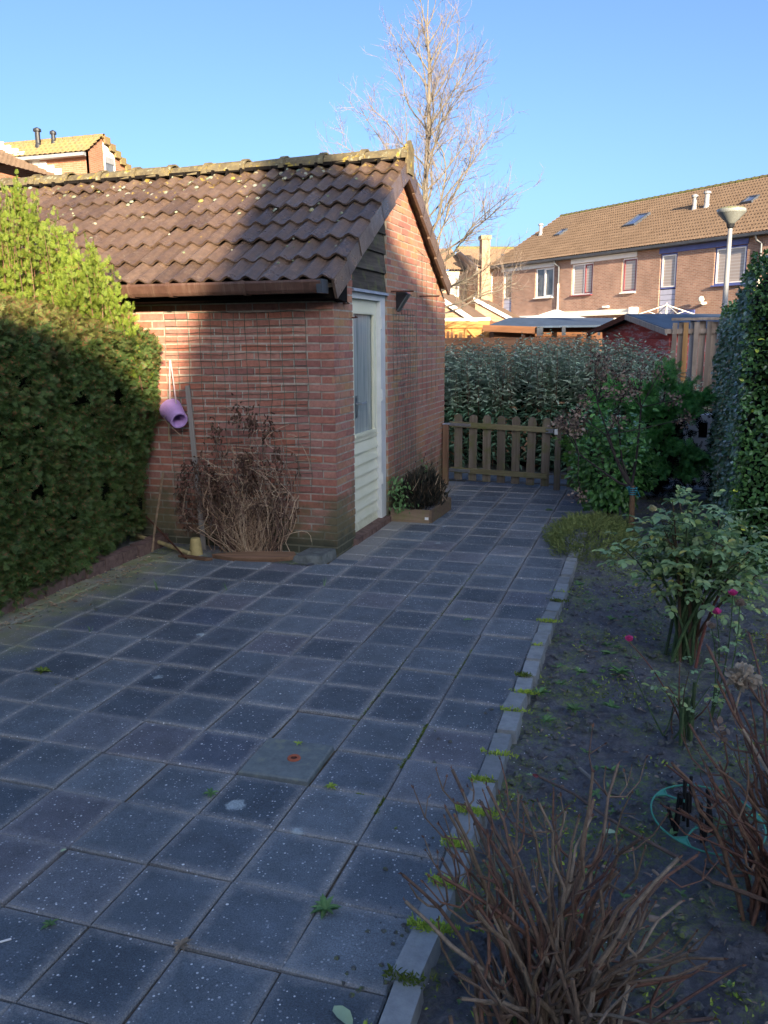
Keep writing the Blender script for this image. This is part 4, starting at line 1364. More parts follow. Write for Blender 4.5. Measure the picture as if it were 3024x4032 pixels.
# --- brick house above the shed ridge at top left -----------------------
lh = thing('brick_house', 'orange brick house with a mossy roof and two black flue pipes above the shed ridge', 'house', (-17.98, 25, 0))
mb = MB(); wall_holes(mb, -9, 0, 0, 7.7, [], .1)
mb.prism([(0, 0, 0), (0, 2.0, 0), (0, 2.0, 7.55), (0, .76, 8.22), (0, 0, 7.7)], (-.1, 0, 0))
mb.box(-9, -.11, 1.9, 2.0, 0, 7.5)
mb.obj('wall', M['far_brick_red'], lh)
far_roof(lh, -9, .10, -.2, 7.62, .76, 8.30, 'far_tile_moss', 5, .2, .03, 6)
MB().hexa([(-9, .76, 8.24), (.1, .76, 8.24), (.1, 2.2, 7.42), (-9, 2.2, 7.42), (-9, .76, 8.30), (.1, .76, 8.30), (.1, 2.2, 7.49), (-9, 2.2, 7.49)]).obj('rear_roof', M['far_tile_moss'], lh)
mb = MB()
for i in range(23): mb.lathe([(.085, 0), (.075, .38)], (.12 - i * .4 - .38, .76, 8.31), 8, 'X')
stuff(mb.obj('ridge_tiles', M['far_tile_moss'], lh))
mb = MB()
for i in range(5):
    f0 = i / 5; mb.box(.06, .13, .78 + i * .285, .78 + i * .285 + .3, 8.22 - i * .163 - .14, 8.31 - i * .163)
mb.obj('verge_tiles', M['far_tile_moss'], lh)
MB().prism([(-9, -.32, 7.62), (-9, -.31, 7.52), (-9, -.2, 7.50), (-9, -.2, 7.62)], (9.05, 0, 0)).obj('gutter', M['lamp_steel'], lh)
MB().prism([(.004, .80, 7.78), (.004, 1.42, 7.78), (.004, 1.42, 7.80), (.004, .80, 8.14)], (.02, 0, 0)).obj('white_panel', M['cream_white'], lh)
w_ = MB(); w_.box(.004, .03, .80, 1.40, 7.70, 7.76); w_.box(.004, .03, .80, .86, 6.9, 7.69); w_.box(.004, .03, 1.34, 1.40, 6.9, 7.69); f = w_.obj('window', M['white'], lh)
MB().box(.004, .012, .861, 1.339, 6.9, 7.5).obj('pane', M['window_glass'], f)
MB().box(.004, .04, .861, 1.339, 7.5, 7.69).obj('shutter_box', M['lamp_steel'], f)
vent(lh, (-2.25, .42, 8.02), .52, .085, 'black_plastic', 'flue_pipe'); vent(lh, (-1.75, .58, 8.12), .33, .07, 'black_plastic', 'flue_pipe')
l2 = thing('brick_house', 'brown tiled house roof with white stepped flashing at the far left edge above the shed', 'house', (-22.5, 25, 0))
l2.rotation_euler = (0, 0, -PI / 2)   # local x runs towards the camera, local y to the right
MB().box(.02, 8, .2, 3.5, 0, 6.6).obj('wall', M['far_brick_red'], l2)
def l2roof():
    U0, U1 = .0, 8
    return far_roof(l2, U0, U1, 3.8, 6.75, .0, 8.42, 'far_tile', 12, .2, .02, 4)
l2roof()
mb = MB()
for i in range(9): mb.box(-.035, .03, .9 + i * .28, .9 + i * .28 + .30, 8.02 - i * .123 - .08, 8.02 - i * .123 + .20)
mb.obj('stepped_flashing', M['white'], l2)

# --- sheds, fences, lamp post between the gardens ------------------------
# fresh orange timber shed back
fo = thing('timber_shed', 'sunlit orange timber wall with battens beside the brick shed', 'shed', (-5.6, 20, 0))
for i in range(6): MB().box(0, 1.83, .03, .055, .05 + i * .335, .375 + i * .335).obj('board', M['shed_orange'], fo)
MB().box(-.02, 1.85, -.03, .06, 2.06, 2.13).obj('top_trim', M['cream_white'], fo)
MB().box(0, 1.84, -.02, .028, 1.90, 2.05).obj('top_board', M['shed_orange'], fo)
for i, x in enumerate((.2, .62, .95, 1.25, 1.68)): MB().box(x, x + .05, -.02, .028, 1.4, 1.88).obj('batten', M['shed_orange'], fo)
MB().bar((1.33, .0, 1.86), (1.55, .0, 1.64), .045, .03).obj('brace', M['shed_orange'], fo)
MB().bar((1.68, .0, 1.62), (1.84, .0, 1.80), .045, .03).obj('brace', M['shed_orange'], fo)
MB().box(0, 1.83, .06, 2.5, .05, 2.05).obj('shed_body', M['shed_brown'], fo)
# curved-top lattice fence piece
fl = thing('arched_fence', 'small arched timber fence panel in sun just right of the brick shed', 'fence', (-4.45, 17.5, 0))
for i in range(6):
    x = i * .085; hgt = 1.72 + .09 * math.sin(PI * (i + .5) / 6)
    MB().box(x, x + .06, 0, .02, 0, hgt).obj('slat', M['shed_brown'], fl)
MB().box(-.08, -.01, -.02, .05, 0, 1.80).obj('fence_post', M['fence_orange'], fl); MB().box(.52, .59, -.02, .05, 0, 1.78).obj('fence_post', M['fence_orange'], fl)
bf = thing('board_fence', 'brown horizontal board fence right behind the silvery shrubs', 'fence', (-4.6, 16.6, 0))
for i in range(8): MB().box(0, 3.2, 0, .03, .08 + i * .2, .27 + i * .2).obj('board', M['shed_brown'], bf)
for x in (.0, 1.05, 2.1, 3.15): MB().box(x, x + .07, -.05, -.002, 0, 1.72).obj('fence_post', M['shed_brown'], bf)
# brown flat roofed shed
bs = thing('timber_shed', 'brown plank shed with a flat blue-grey felt roof and dark gutter', 'shed', (-3.35, 18, 0))
for i in range(9): MB().box(.05, 2.15, 0, .03, .05 + i * .205, .245 + i * .205).obj('plank', M['shed_brown'], bs)
MB().box(.05, 2.15, .031, 2.6, .05, 1.88).obj('shed_body', M['shed_brown'], bs)
MB().hexa([(-.1, -.25, 1.86), (2.35, -.3, 1.86), (2.35, 2.8, 2.06), (-.1, 2.8, 2.10), (-.1, -.25, 1.89), (2.35, -.3, 1.90), (2.35, 2.8, 2.10), (-.1, 2.8, 2.14)]).obj('roof', M['felt'], bs)
MB().hexa([(-.13, -.27, 1.80), (1.0, -.29, 1.74), (1.0, -.26, 1.74), (-.13, -.24, 1.80), (-.13, -.27, 1.93), (1.0, -.29, 1.88), (1.0, -.26, 1.88), (-.13, -.24, 1.93)]).obj('fascia', M['shed_brown'], bs)
for x, w in ((1.0, .12), (1.5, .07), (2.2, .05)): MB().box(x, x + w, -.36, -.3, 1.7, 1.88).obj('gutter_piece', M['grey_gutter'], bs)
MB().box(1.28, 1.45, -.06, -.002, .9, 1.62).obj('dark_door', M['black_plastic'], bs)
# red flaking shed
rs = thing('timber_shed', 'old red board shed with flaking paint and a blue-grey pitched felt roof', 'shed', (-.38, 16, 0))
rs.rotation_euler = (0, 0, R(-55))
def rclip(p):
    out = p
    for a, b in ((2.0, -.23), (2.0, .23)):
        o2 = []
        for i in range(len(out)):
            q, r_ = out[i], out[(i + 1) % len(out)]
            d0 = q[1] - a - b * q[0]; d1 = r_[1] - a - b * r_[0]
            if d0 <= 0: o2.append(q)
            if d0 * d1 < 0:
                t = d0 / (d0 - d1); o2.append((q[0] + (r_[0] - q[0]) * t, q[1] + (r_[1] - q[1]) * t))
        out = o2
        if not out: break
    return out
for i in range(15):
    a = .02 + i * .135
    p = rclip([(-1.08, a), (1.0, a), (1.0, a + .128), (-1.08, a + .128)])
    if len(p) < 3: continue
    MB().prism([(x, -.008 + .014 * (a - z) / .13, z) for x, z in p], (0, .03, 0)).obj('board', M['red_board'], rs)
MB().prism([(x, .024, z) for x, z in rclip([(-1.06, .0), (.98, 0), (.98, 3), (-1.06, 3)])], (0, 3.2, 0)).obj('shed_body', M['red_board'], rs)
for i in range(14): MB().box(1.001, 1.06, .0, .05 + .03 * (i % 2), .03 + i * .13, .14 + i * .13).obj('corner_board', M['red_board'], rs)
for s_ in (1, -1):
    w = 1.22
    q = [(0, -.22, 2.035), (s_ * w, -.22, 2.035 - w * .23), (s_ * w, 3.5, 2.035 - w * .23), (0, 3.5, 2.035)]
    if s_ < 0: q = q[::-1]
    MB().hexa(q + [(x, y, z + .03) for x, y, z in q]).obj('roof_slope', M['felt'], rs)
    b0 = [(0, -.245, 1.965), (s_ * w, -.245, 1.965 - w * .23), (s_ * w, -.221, 1.965 - w * .23), (0, -.221, 1.965)]
    if s_ < 0: b0 = b0[::-1]
    MB().hexa(b0 + [(x, y, z + .09) for x, y, z in b0]).obj('bargeboard', M['grey_wood'] if s_ > 0 else M['rust'], rs)
# upright board fence at the right
pf = thing('plank_fence', 'tall weathered upright plank fence between the red shed and the trimmed hedge', 'fence', (.17, 11.5, 0))
for i in range(16):
    front = i % 2 == 0
    x = i * .068 - .01
    w = .058 if front else .075
    mt = 'fence_orange' if i == 2 else ('fence_grey' if i == 3 else 'fence_wood')
    o = MB().box(0, w, -.022 if front else .03, -.002 if front else .048, .05, 1.845 + random.uniform(-.012, .012)).obj('plank', M[mt], pf, (x, 0, 0))
    o.rotation_euler = (0, R(random.uniform(-.5, .5)), 0)
o = MB().box(0, .05, -.05, -.024, .05, 1.70).obj('loose_plank', M['fence_wood'], pf, (-.07, 0, 0)); o.rotation_euler = (0, R(2.4), 0)
MB().box(-.02, 1.1, -.045, .07, 1.862, 1.895).obj('top_rail', M['fence_wood'], pf)
MB().box(-.09, 1.1, .0, .028, 1.70, 1.76).obj('rail', M['fence_wood'], pf)
MB().box(-.02, 1.1, .0, .028, .75, .82).obj('rail', M['fence_wood'], pf)
MB().tube([(.60, -.07, 1.87), (.66, -.08, 1.84), (.72, -.08, 1.83), (.80, -.08, 1.86)], .012, 6).obj('bracket', M['steel'], pf)
MB().hexa([(.66, -.12, 1.70), (.72, -.12, 1.69), (.72, -.03, 1.69), (.66, -.03, 1.70), (.63, -.14, 1.90), (.78, -.14, 1.90), (.78, -.02, 1.90), (.63, -.02, 1.90)]).obj('gutter_end', M['black_plastic'], pf)
# white gazebo cloth
gz = thing('garden_canopy', 'white cloth garden canopy with a stepped peak behind the brown shed', 'canopy', (-2.68, 24, 0))
mb = MB(); a, b = 1.15, .45
for (r0, z0, r1, z1) in ((1.15, 2.10, .42, 2.26), (.46, 2.245, .06, 2.40)):
    q = [(-r0, -r0, z0), (r0, -r0, z0), (r0, r0, z0), (-r0, r0, z0), (-r1, -r1, z1), (r1, -r1, z1), (r1, r1, z1), (-r1, r1, z1)]
    mb.hexa(q)
mb.obj('canopy_cloth', M['canvas'], gz)
for sx in (-1, 1):
    for sy in (-1, 1): MB().box(sx * 1.1 - .03, sx * 1.1 + .03, sy * 1.1 - .03, sy * 1.1 + .03, 0, 2.10).obj('leg', M['white'], gz)
# rotary clothes dryer
cd = thing('clothes_dryer', 'white rotary clothes dryer with sloping arms above the red shed roof', 'clothes dryer', (.17, 24, 0))
MB().tube([(0, 0, 0), (0, 0, 2.53)], .022, 8).obj('pole', M['cream_white'], cd)
for k in range(4):
    t = R(20 + 90 * k)
    MB().tube([(0, 0, 2.48), (1.1 * math.cos(t), 1.1 * math.sin(t), 2.13)], .013, 6).obj('arm', M['cream_white'], cd)
    MB().tube([(0, 0, 2.15), (.5 * math.cos(t), .5 * math.sin(t), 2.32)], .009, 5).obj('strut', M['cream_white'], cd)
# street lamp
sl = thing('street_lamp', 'pale street lamp on a tapering pole with a wide bowl shaped head above the hedge', 'street lamp', (1.035, 15.6, 0))
MB().lathe([(.055, 0), (.050, 1.2), (.036, 3.35), (.035, 3.44)], (0, 0, 0), 16).obj('pole', M['lamp_steel'], sl, smooth=True)
MB().lathe([(.04, 3.40), (.055, 3.42), (.07, 3.475), (.0, 3.475)], (0, 0, 0), 20).obj('collar', M['black_plastic'], sl)
MB().lathe([(.05, 3.47), (.075, 3.49), (.13, 3.545), (.195, 3.615), (.212, 3.635)], (0, 0, 0), 28).obj('bowl', M['lamp_shade'], sl, smooth=True)
MB().lathe([(.212, 3.635), (.226, 3.645), (.228, 3.69), (.222, 3.70)], (0, 0, 0), 28).obj('rim', M['lamp_shade'], sl, smooth=True)
s = N('mossy_lamp_top'); p = s.pos()
M['lamp_top'] = s.done(s.ramp(s.noise(p, 14, 5, .7), [(.4, (.28, .29, .25)), (.6, (.20, .21, .07))]), .8, .2)
MB().lathe([(.224, 3.70), (.19, 3.722), (.10, 3.74), (.0005, 3.748)], (0, 0, 0), 28).obj('lid', M['lamp_top'], sl, smooth=True)
# pale panel with an arched opening behind the conifer
pp = thing('pale_cabinet', 'pale grey cabinet with a dark arched opening behind the dark conifer', 'cabinet', (.54, 10.15, 0))
mb = MB()
arch = [(-.045, .55)] + [(.045 * -math.cos(PI * i / 8), .66 + .05 * math.sin(PI * i / 8)) for i in range(9)] + [(.045, .55)]
mb.prism([(-.2, 0, .0), (.2, 0, .0), (.2, 0, .54), (-.2, 0, .54)], (0, .3, 0)); mb.prism([(-.2, 0, .541), (-.046, 0, .541), (-.046, 0, .80), (-.2, 0, .80)], (0, .3, 0))
mb.prism([(.046, 0, .541), (.2, 0, .541), (.2, 0, .80), (.046, 0, .80)], (0, .3, 0)); mb.prism([(-.0455, 0, .715), (.0455, 0, .715), (.0455, 0, .80), (-.0455, 0, .80)], (0, .3, 0))
mb.box(-.2, .2, .25, .3, .54, .8)
mb.obj('cabinet_body', M['pale_panel'], pp)
MB().prism([(x, .02, z) for x, z in arch], (0, .1, 0)).obj('arched_opening', M['dark'], pp)

# ================================================================== unseen houses added behind the viewpoint to cast the garden's shade
def shade_house(label, x0, x1, y0, depth, eave, ridge):
    t = thing('brick_house', label, 'house', (x0, y0, 0))  # unseen block, ridge and ends set by the shadow it must throw
    w = x1 - x0
    mb = MB(); wall_holes(mb, 0, w, 0, eave, [], .1, 0.0)
    mb.f = [f[::-1] for f in mb.f]
    for u in (0, w - .1):
        mb.prism([(u, 0, 0), (u, -depth, 0), (u, -depth, eave), (u, -depth / 2, ridge - .1), (u, 0, eave)], (.1, 0, 0))
    mb.box(.1, w - .1, -depth, -depth + .1, 0, eave)
    mb.obj('wall', M['far_brick'], t)
    for yy in (.25, -depth - .25):
        q = [(0, yy, eave - .1), (w, yy, eave - .1), (w, -depth / 2, ridge), (0, -depth / 2, ridge)]
        if yy > 0: q = q[::-1]
        MB().hexa(q + [(x, y, z + .08) for x, y, z in q]).obj('roof_slope', M['far_tile'], t)
    return t


shade_house('unseen brown house added behind the viewpoint for shade, left end of its row', -16.0, 9.25, -10.0, 8.0, 5.3, 7.7)
shade_house('unseen narrow brown house added behind the viewpoint for shade, lowest roof of its row', 9.3, 10.2, -10.0, 8.0, 5.3, 7.2)
shade_house('unseen brown house added behind the viewpoint for shade, right of the narrow house', 10.25, 12.0, -10.0, 8.0, 5.6, 8.3)
shade_house('unseen brown house added behind the viewpoint for shade, second highest roof', 12.05, 14.6, -10.0, 8.0, 6.0, 9.4)
shade_house('unseen tall brown house added behind the viewpoint for shade, right end of its row', 14.65, 40.0, -10.0, 8.0, 7.5, 11.9)


# ================================================================== plants
def leaves_stuff(*a, **k):
    return stuff(leaves(*a, **k))


def shoots(roots, tips, per, spread, L, mat_name, name, par, lean=.5, tmpl='spray', wfac=1.0, stems=None, t0=.15, sw=.5):
    """leafy shoots: sprays set along a line root->tip"""
    P = []; D = []; U = []; LL = []
    for a, b in zip(roots, tips):
        a = np.array(a, float); b = np.array(b, float); ax = b - a; ln = np.linalg.norm(ax); ax /= max(ln, 1e-6)
        for i in range(per):
            t = t0 + (1 - t0) * (i + RNG.random()) / per
            sidev = unit(np.cross(ax, RNG.normal(size=3)))
            p = a + (b - a) * t + RNG.normal(0, spread * (1 - t * .8), 3)
            P.append(p); D.append(ax * (lean + .6 * t) + sidev * (1.1 - t * .7)); U.append(RNG.normal(size=3)); LL.append(RNG.uniform(*L) * (1.05 - .45 * t))
        P.append(b); D.append(ax); U.append(RNG.normal(size=3)); LL.append(L[1] * .7)
    LL = np.array(LL)
    return leaves(name, np.array(P), np.array(D), np.array(U), LL, LL * wfac, M[mat_name], tmpl, par)


# ---- big clipped conifer hedge on the left ------------------------------
hedge = thing('conifer_hedge', 'big clipped dark conifer hedge along the left edge of the paving', 'hedge', (-4.4, 4.5, 0))
H0 = np.array([4.4, -4.5, 0])
def hx(y, z):
    k = np.clip((y - 4.9) / 1.0, 0, 1); q = np.clip(1 - z / 1.75, 0, 1)
    return -3.70 + .05 * np.sin(y * 2.1) * .6 - .07 * q - .30 * k * q ** 1.3
def hz(y): return 1.74 - .03 * (y - 4.6)
n = 27000
y = rnd(n, 2.7, 5.92); z = .14 + (hz(y) - .12) * RNG.random(n)
low = RNG.random(n) < .06; z[low] = rnd(low.sum(), .05, .25)
nz = np.array([mnoise.noise(Vector((a * 2.2, b * 2.2, 0))) * .055 + mnoise.noise(Vector((a * 7, b * 7, 3))) * .04 for a, b in zip(y, z)])
keep = np.array([mnoise.noise(Vector((a * 6, b * 6, 11))) + .5 * mnoise.noise(Vector((a * 13, b * 13, 3))) > -.42 for a, b in zip(y, z)])
y, z, nz = y[keep], z[keep], nz[keep]; n = len(y)
rim = np.clip((z - (hz(y) - .12)) / .12, 0, 1)
P = np.c_[hx(y, z) + nz - .09 * rim ** 2 - rnd(n, 0, .05), y, z]
D = np.c_[rnd(n, .35, 1.0), RNG.normal(0, .5, n), RNG.normal(.05, .45, n)]
Lh = rnd(n, .035, .08)
leaves('foliage', P + H0, D, RNG.normal(0, 1, (n, 3)) + [.5, 0, .9], Lh, Lh * .95, M['thuja'], 'spray', hedge)
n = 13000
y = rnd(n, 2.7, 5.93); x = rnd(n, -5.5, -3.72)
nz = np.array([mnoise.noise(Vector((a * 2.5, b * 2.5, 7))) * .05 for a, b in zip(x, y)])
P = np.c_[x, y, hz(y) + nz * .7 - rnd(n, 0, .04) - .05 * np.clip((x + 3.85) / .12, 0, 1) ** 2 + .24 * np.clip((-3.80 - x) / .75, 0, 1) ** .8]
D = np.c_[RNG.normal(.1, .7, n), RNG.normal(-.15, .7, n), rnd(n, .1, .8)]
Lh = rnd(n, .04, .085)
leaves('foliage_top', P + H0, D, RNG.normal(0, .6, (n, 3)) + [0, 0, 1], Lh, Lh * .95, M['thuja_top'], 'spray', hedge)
# hanging low sprays over the kerb at the near end
n = 260; y = rnd(n, 3.0, 4.9); 
leaves('low_sprays', np.c_[rnd(n, -3.95, -3.78), y, rnd(n, .12, .34)] + H0, np.c_[rnd(n, .4, 1), RNG.normal(-.2, .4, n), rnd(n, -.7, .1)], np.tile([0, 0, 1.0], (n, 1)) + RNG.normal(0, .3, (n, 3)), rnd(n, .08, .15), rnd(n, .08, .14), M['thuja'], 'spray', hedge)
mb = MB()
for i in range(14):
    yy = 2.8 + i * .235; x_ = -4.45 + random.uniform(-.1, .1)
    mb.tube([(x_, yy, 0), (x_ + .03, yy + .02, .5), (x_ - .02, yy, 1.2)], [.035, .03, .02], 6)
    for k in range(7):
        zz = random.uniform(.3, 1.5); mb.tube([(x_, yy, zz), (x_ + random.uniform(.3, .55), yy + random.uniform(-.15, .15), zz + random.uniform(.0, .2))], [.01, .004], 4)
o = mb.obj('trunk', M['dark_stem'], hedge); o.location = tuple(H0)
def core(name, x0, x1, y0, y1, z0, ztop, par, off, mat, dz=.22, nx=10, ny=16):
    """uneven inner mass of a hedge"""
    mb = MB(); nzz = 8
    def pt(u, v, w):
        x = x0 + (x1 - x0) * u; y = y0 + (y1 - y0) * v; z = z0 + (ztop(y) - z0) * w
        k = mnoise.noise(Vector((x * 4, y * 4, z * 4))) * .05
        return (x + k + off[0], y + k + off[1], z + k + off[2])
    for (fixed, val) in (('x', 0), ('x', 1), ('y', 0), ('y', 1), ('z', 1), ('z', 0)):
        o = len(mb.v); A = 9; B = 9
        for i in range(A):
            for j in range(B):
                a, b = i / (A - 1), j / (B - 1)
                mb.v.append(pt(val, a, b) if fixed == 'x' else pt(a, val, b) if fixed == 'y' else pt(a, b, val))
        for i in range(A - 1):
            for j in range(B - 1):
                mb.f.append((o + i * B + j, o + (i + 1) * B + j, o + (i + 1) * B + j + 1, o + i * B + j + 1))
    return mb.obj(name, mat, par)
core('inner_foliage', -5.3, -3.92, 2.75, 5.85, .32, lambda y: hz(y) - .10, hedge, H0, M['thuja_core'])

# ---- taller unclipped golden green conifer behind it --------------------
tall = thing('tall_conifer', 'tall loose yellow-green conifer with feathery upright tips in front of the shed roof', 'conifer', (-4.4, 5.3, 0))
T0_ = np.array([4.4, -5.3, 0])
prof = [(-6.4, 2.5), (-5.6, 2.6), (-4.8, 2.5), (-4.52, 2.53), (-4.32, 2.66), (-4.12, 2.35), (-4.0, 2.40), (-3.85, 2.12), (-3.73, 2.26), (-3.62, 2.02), (-3.55, 1.93), (-3.48, 1.78)]
prof = [(a * 1.075, 1.66 + (b - 1.66) * 1.075) for a, b in prof]
px_ = [p[0] for p in prof]; pz_ = [p[1] for p in prof]
ro = []; ti = []
for i in range(170):
    x = RNG.uniform(-6.2, -3.95); yy = RNG.uniform(5.45, 5.80)
    zt = float(np.interp(x, px_, pz_)) - abs(RNG.normal(0, .16)) + .05
    zb = min(1.70, zt - .25)
    ro.append((x + RNG.normal(0, .06) - .05, yy + .05, zb)); ti.append((x, yy + RNG.normal(0, .05), zt))
for x, z in prof[2:]:
    for k in range(3): ro.append((x + RNG.normal(0, .03), 5.62, z - .5)); ti.append((x + RNG.normal(0, .03), 5.58 + RNG.normal(0, .05), z + RNG.uniform(-.08, .02)))
shoots(np.array(ro) + T0_, np.array(ti) + T0_, 40, .05, (.05, .095), 'thuja_gold', 'foliage', tall, .8)
lr = []; lt = []
for i in range(70):
    x = RNG.uniform(-5.6, -3.8); zt = float(np.interp(x, px_, pz_)); a_ = RNG.normal(0, .12)
    lr.append((x, 5.55, zt - .18)); lt.append((x + a_ * .5 + .02, 5.55 + RNG.normal(0, .04), zt + RNG.uniform(-.02, .16)))
shoots(np.array(lr) + T0_, np.array(lt) + T0_, 14, .012, (.035, .07), 'thuja_gold', 'leading_tips', tall, 1.1)
mb = MB()
for a, b in zip(ro, ti): mb.tube([np.array(a) + T0_, (np.array(a) + np.array(b)) / 2 + T0_, np.array(b) + T0_], [.004, .003, .0015], 4, False)
for x in (-5.4, -4.9, -4.5): mb.tube([(x + 4.4, .25, 0), (x + 4.4, .28, 1.0), (x + 4.42, .3, 1.9)], [.05, .035, .006], 7)
mb.obj('trunk', M['hyd_twig_red'], tall)
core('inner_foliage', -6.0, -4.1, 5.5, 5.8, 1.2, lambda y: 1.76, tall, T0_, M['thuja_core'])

# ---- dead climber on the front wall -------------------------------------
vine = thing('dead_climber', 'tangled dead brown climber with straw coloured stems in front of the brick wall', 'climber', (-3.0, 5.85, 0))
mb = MB(); ms = MB(); rr = random.Random(5)
lp_ = []; 
def vine_w(z):   # half width and centre at height z
    return float(np.interp(z, [0, .25, .5, .8, 1.1, 1.4], [.26, .36, .36, .30, .22, .10])), float(np.interp(z, [0, .3, .7, 1.0, 1.4], [-.05, -.05, .03, .06, .06]))
for i in range(190):
    w, c = vine_w(0)
    p = Vector((rr.gauss(.0, .15), rr.uniform(-.02, .08), .0)); pts = [p.copy()]
    top = rr.choice([.5, .7, .9, 1.1, 1.35]) * rr.uniform(.7, 1.0)
    d = Vector((rr.gauss(0, .35), rr.gauss(0, .1), 1))
    for k in range(rr.randint(7, 13)):
        d += Vector((rr.gauss(0, .5), rr.gauss(0, .22), rr.gauss(0, .35) + (.25 if p.z < top else -.7)))
        d.normalize(); p = p + d * rr.uniform(.05, .12)
        w, c = vine_w(p.z)
        p.x = max(c - w * 1.15, min(c + w * 1.15, p.x)); p.y = max(-.18, min(.13, p.y)); p.z = max(.01, p.z)
        pts.append(p.copy())
    r = rr.uniform(.0016, .0042)
    (ms if rr.random() < .36 else mb).tube(pts, [r] * (len(pts) - 1) + [r * .4], 4, False)
    for q in pts[2:]:
        if rr.random() < .3: lp_.append(q)
for i in range(120):  # straw base bundle
    a = Vector((.02 + rr.gauss(0, .07), rr.uniform(-.08, .03), .0)); b = a + Vector((rr.gauss(0, .12), rr.gauss(-.02, .05), rr.uniform(.18, .6)))
    ms.tube(curve(a, b, (rr.gauss(0, .05), rr.gauss(0, .03), 0), 4), [.003, .0026, .002, .001], 4, False)
for i in range(40):   # loops
    a = Vector((rr.gauss(.05, .22), rr.uniform(-.16, .02), rr.uniform(.15, 1.0))); b = a + Vector((rr.uniform(-.25, .25), rr.uniform(-.05, .05), rr.uniform(-.2, .2)))
    ms.tube(curve(a, b, (rr.gauss(0, .07), rr.gauss(0, .04), rr.uniform(-.05, .12)), 6), .0024, 4, False)
mb.obj('stems', M['vine'], vine); ms.obj('straw_stems', M['straw'], vine)
n = len(lp_) * 2
P = np.array([tuple(q) for q in lp_] * 2) + RNG.normal(0, .02, (n, 3)); P[:, 1] = np.clip(P[:, 1], -.2, .13)
P = P[(P[:, 2] > .25)]; n = len(P)
leaves('dead_leaves', P, np.c_[RNG.normal(0, .6, n), RNG.normal(-.2, .5, n), rnd(n, -1.2, .2)], rvec(n), rnd(n, .018, .045), rnd(n, .010, .02), M['dead_leaf'], 'leaf', vine)
P = []
for cx, cz, k in ((-.48, .62, 60), (-.50, .48, 60), (-.38, .68, 40), (-.24, .60, 90), (-.2, .5, 70), (.25, 1.0, 60), (.12, 1.08, 70), (.0, 1.13, 50), (-.2, .98, 50), (.05, .75, 120), (.1, .62, 120), (-.52, .35, 40), (-.47, .28, 40), (.32, .8, 40)):
    P.append(np.c_[RNG.normal(cx, .022, k), RNG.normal(-.08, .03, k), RNG.normal(cz, .055, k)])
P = np.concatenate(P); n = len(P)
leaves('dead_leaf_clumps', P, np.c_[RNG.normal(0, .5, n), RNG.normal(-.2, .5, n), rnd(n, -1.3, .0)], rvec(n), rnd(n, .02, .05), rnd(n, .012, .022), M['dead_leaf'], 'leaf', vine)

# ---- things along the foot of the wall ----------------------------------
pot = thing('upturned_pot', 'small upturned cream clay pot with a notched rim beside the dead climber', 'pot', (-3.385, 5.72, 0))
mb = MB(); k = 18; o = 0
prof = [(.055, .0), (.049, .05), (.043, .10), (.038, .132), (.034, .137), (.0005, .136)]
mb.lathe(prof, (0, 0, 0), k)
def notch(f):
    c = sum((Vector(mb.v[i]) for i in f), Vector()) / 4
    return c.z < .03 and abs(math.atan2(c.x + .02, -c.y)) < .32
mb.f = [f for f in mb.f if not notch(f)]
mb.lathe([(.048, .0), (.042, .05), (.036, .10), (.0005, .12)], (0, 0, 0), k)
mb.obj('pot_body', M['pot'], pot)
slab = thing('concrete_block', 'worn mossy concrete block lying at the front corner of the brick shed', 'block', (-2.42, 5.86, 0))
m = MB().hexa([(-.14, -.15, -.02), (.10, -.13, -.02), (.125, .12, -.02), (-.11, .125, -.02), (-.13, -.13, .052), (.09, -.115, .06), (.118, .11, .066), (-.10, .11, .058)]); m.obj('block', M['slab'], slab)
dw = MB()
pts = []
out = [(-.35, .01), (-.22, -.035), (-.05, -.06), (.15, -.05), (.28, -.03), (.33, .0), (.30, .05), (.1, .055), (-.1, .05), (-.25, .035)]
dw.prism([(x, y, .0) for x, y in out], (0, 0, .035)); dwo = dw.obj('driftwood_plank', M['old_wood'], None, (-2.86, 5.70, .012)); dwo.rotation_euler = (R(14), R(-2), R(8))
tag(dwo, 'rough reddish brown plank lying at the foot of the wall beside the concrete block', 'plank')
dw2 = MB().prism([(-.14, -.02, 0), (.12, -.025, 0), (.16, .01, 0), (-.12, .02, 0)], (0, 0, .02)).obj('wood_scrap', M['old_wood'], None, (-3.33, 5.60, .004)); dw2.rotation_euler = (0, 0, R(-6))
tag(dw2, 'short dark scrap of wood on the paving just below the upturned pot', 'wood scrap')
stk = MB()
stk.hexa([(-.021, -.006, 0), (.021, -.006, 0), (.021, .006, 0), (-.021, .006, 0), (-.02, -.006, 1.32), (.02, -.006, 1.32), (.02, .006, 1.32), (-.02, .006, 1.32)])
so = stk.obj('wooden_stake', M['grey_wood'], None, (-3.40, 5.87, 0)); so.rotation_euler = (R(-4.2), R(-5.6), 0)
tag(so, 'flat grey wooden stake leaning against the wall right of the lilac bucket', 'stake')
cn = MB().tube([(-3.765, 5.69, .0), (-3.775, 5.77, .2), (-3.74, 5.88, .62)], .0095, 7).obj('garden_cane', M['stick']); tag(cn, 'thin brown stick standing upright against the wall at the hedge end', 'stick')
cn = MB().tube([(-3.91, 5.86, .25), (-3.64, 5.72, .12), (-3.375, 5.558, .008)], [.007, .008, .006], 7).obj('rusty_rod', M['rust']); tag(cn, 'rust brown rod slanting down from the hedge to the paving', 'rod')
cn = MB().tube([(-4.08, 5.95, .06), (-3.75, 5.80, .055), (-3.41, 5.66, .025)], [.016, .017, .018], 9).obj('bamboo_cane', M['cane']); tag(cn, 'thick yellow bamboo cane lying behind the kerb and ending at the upturned pot', 'cane')
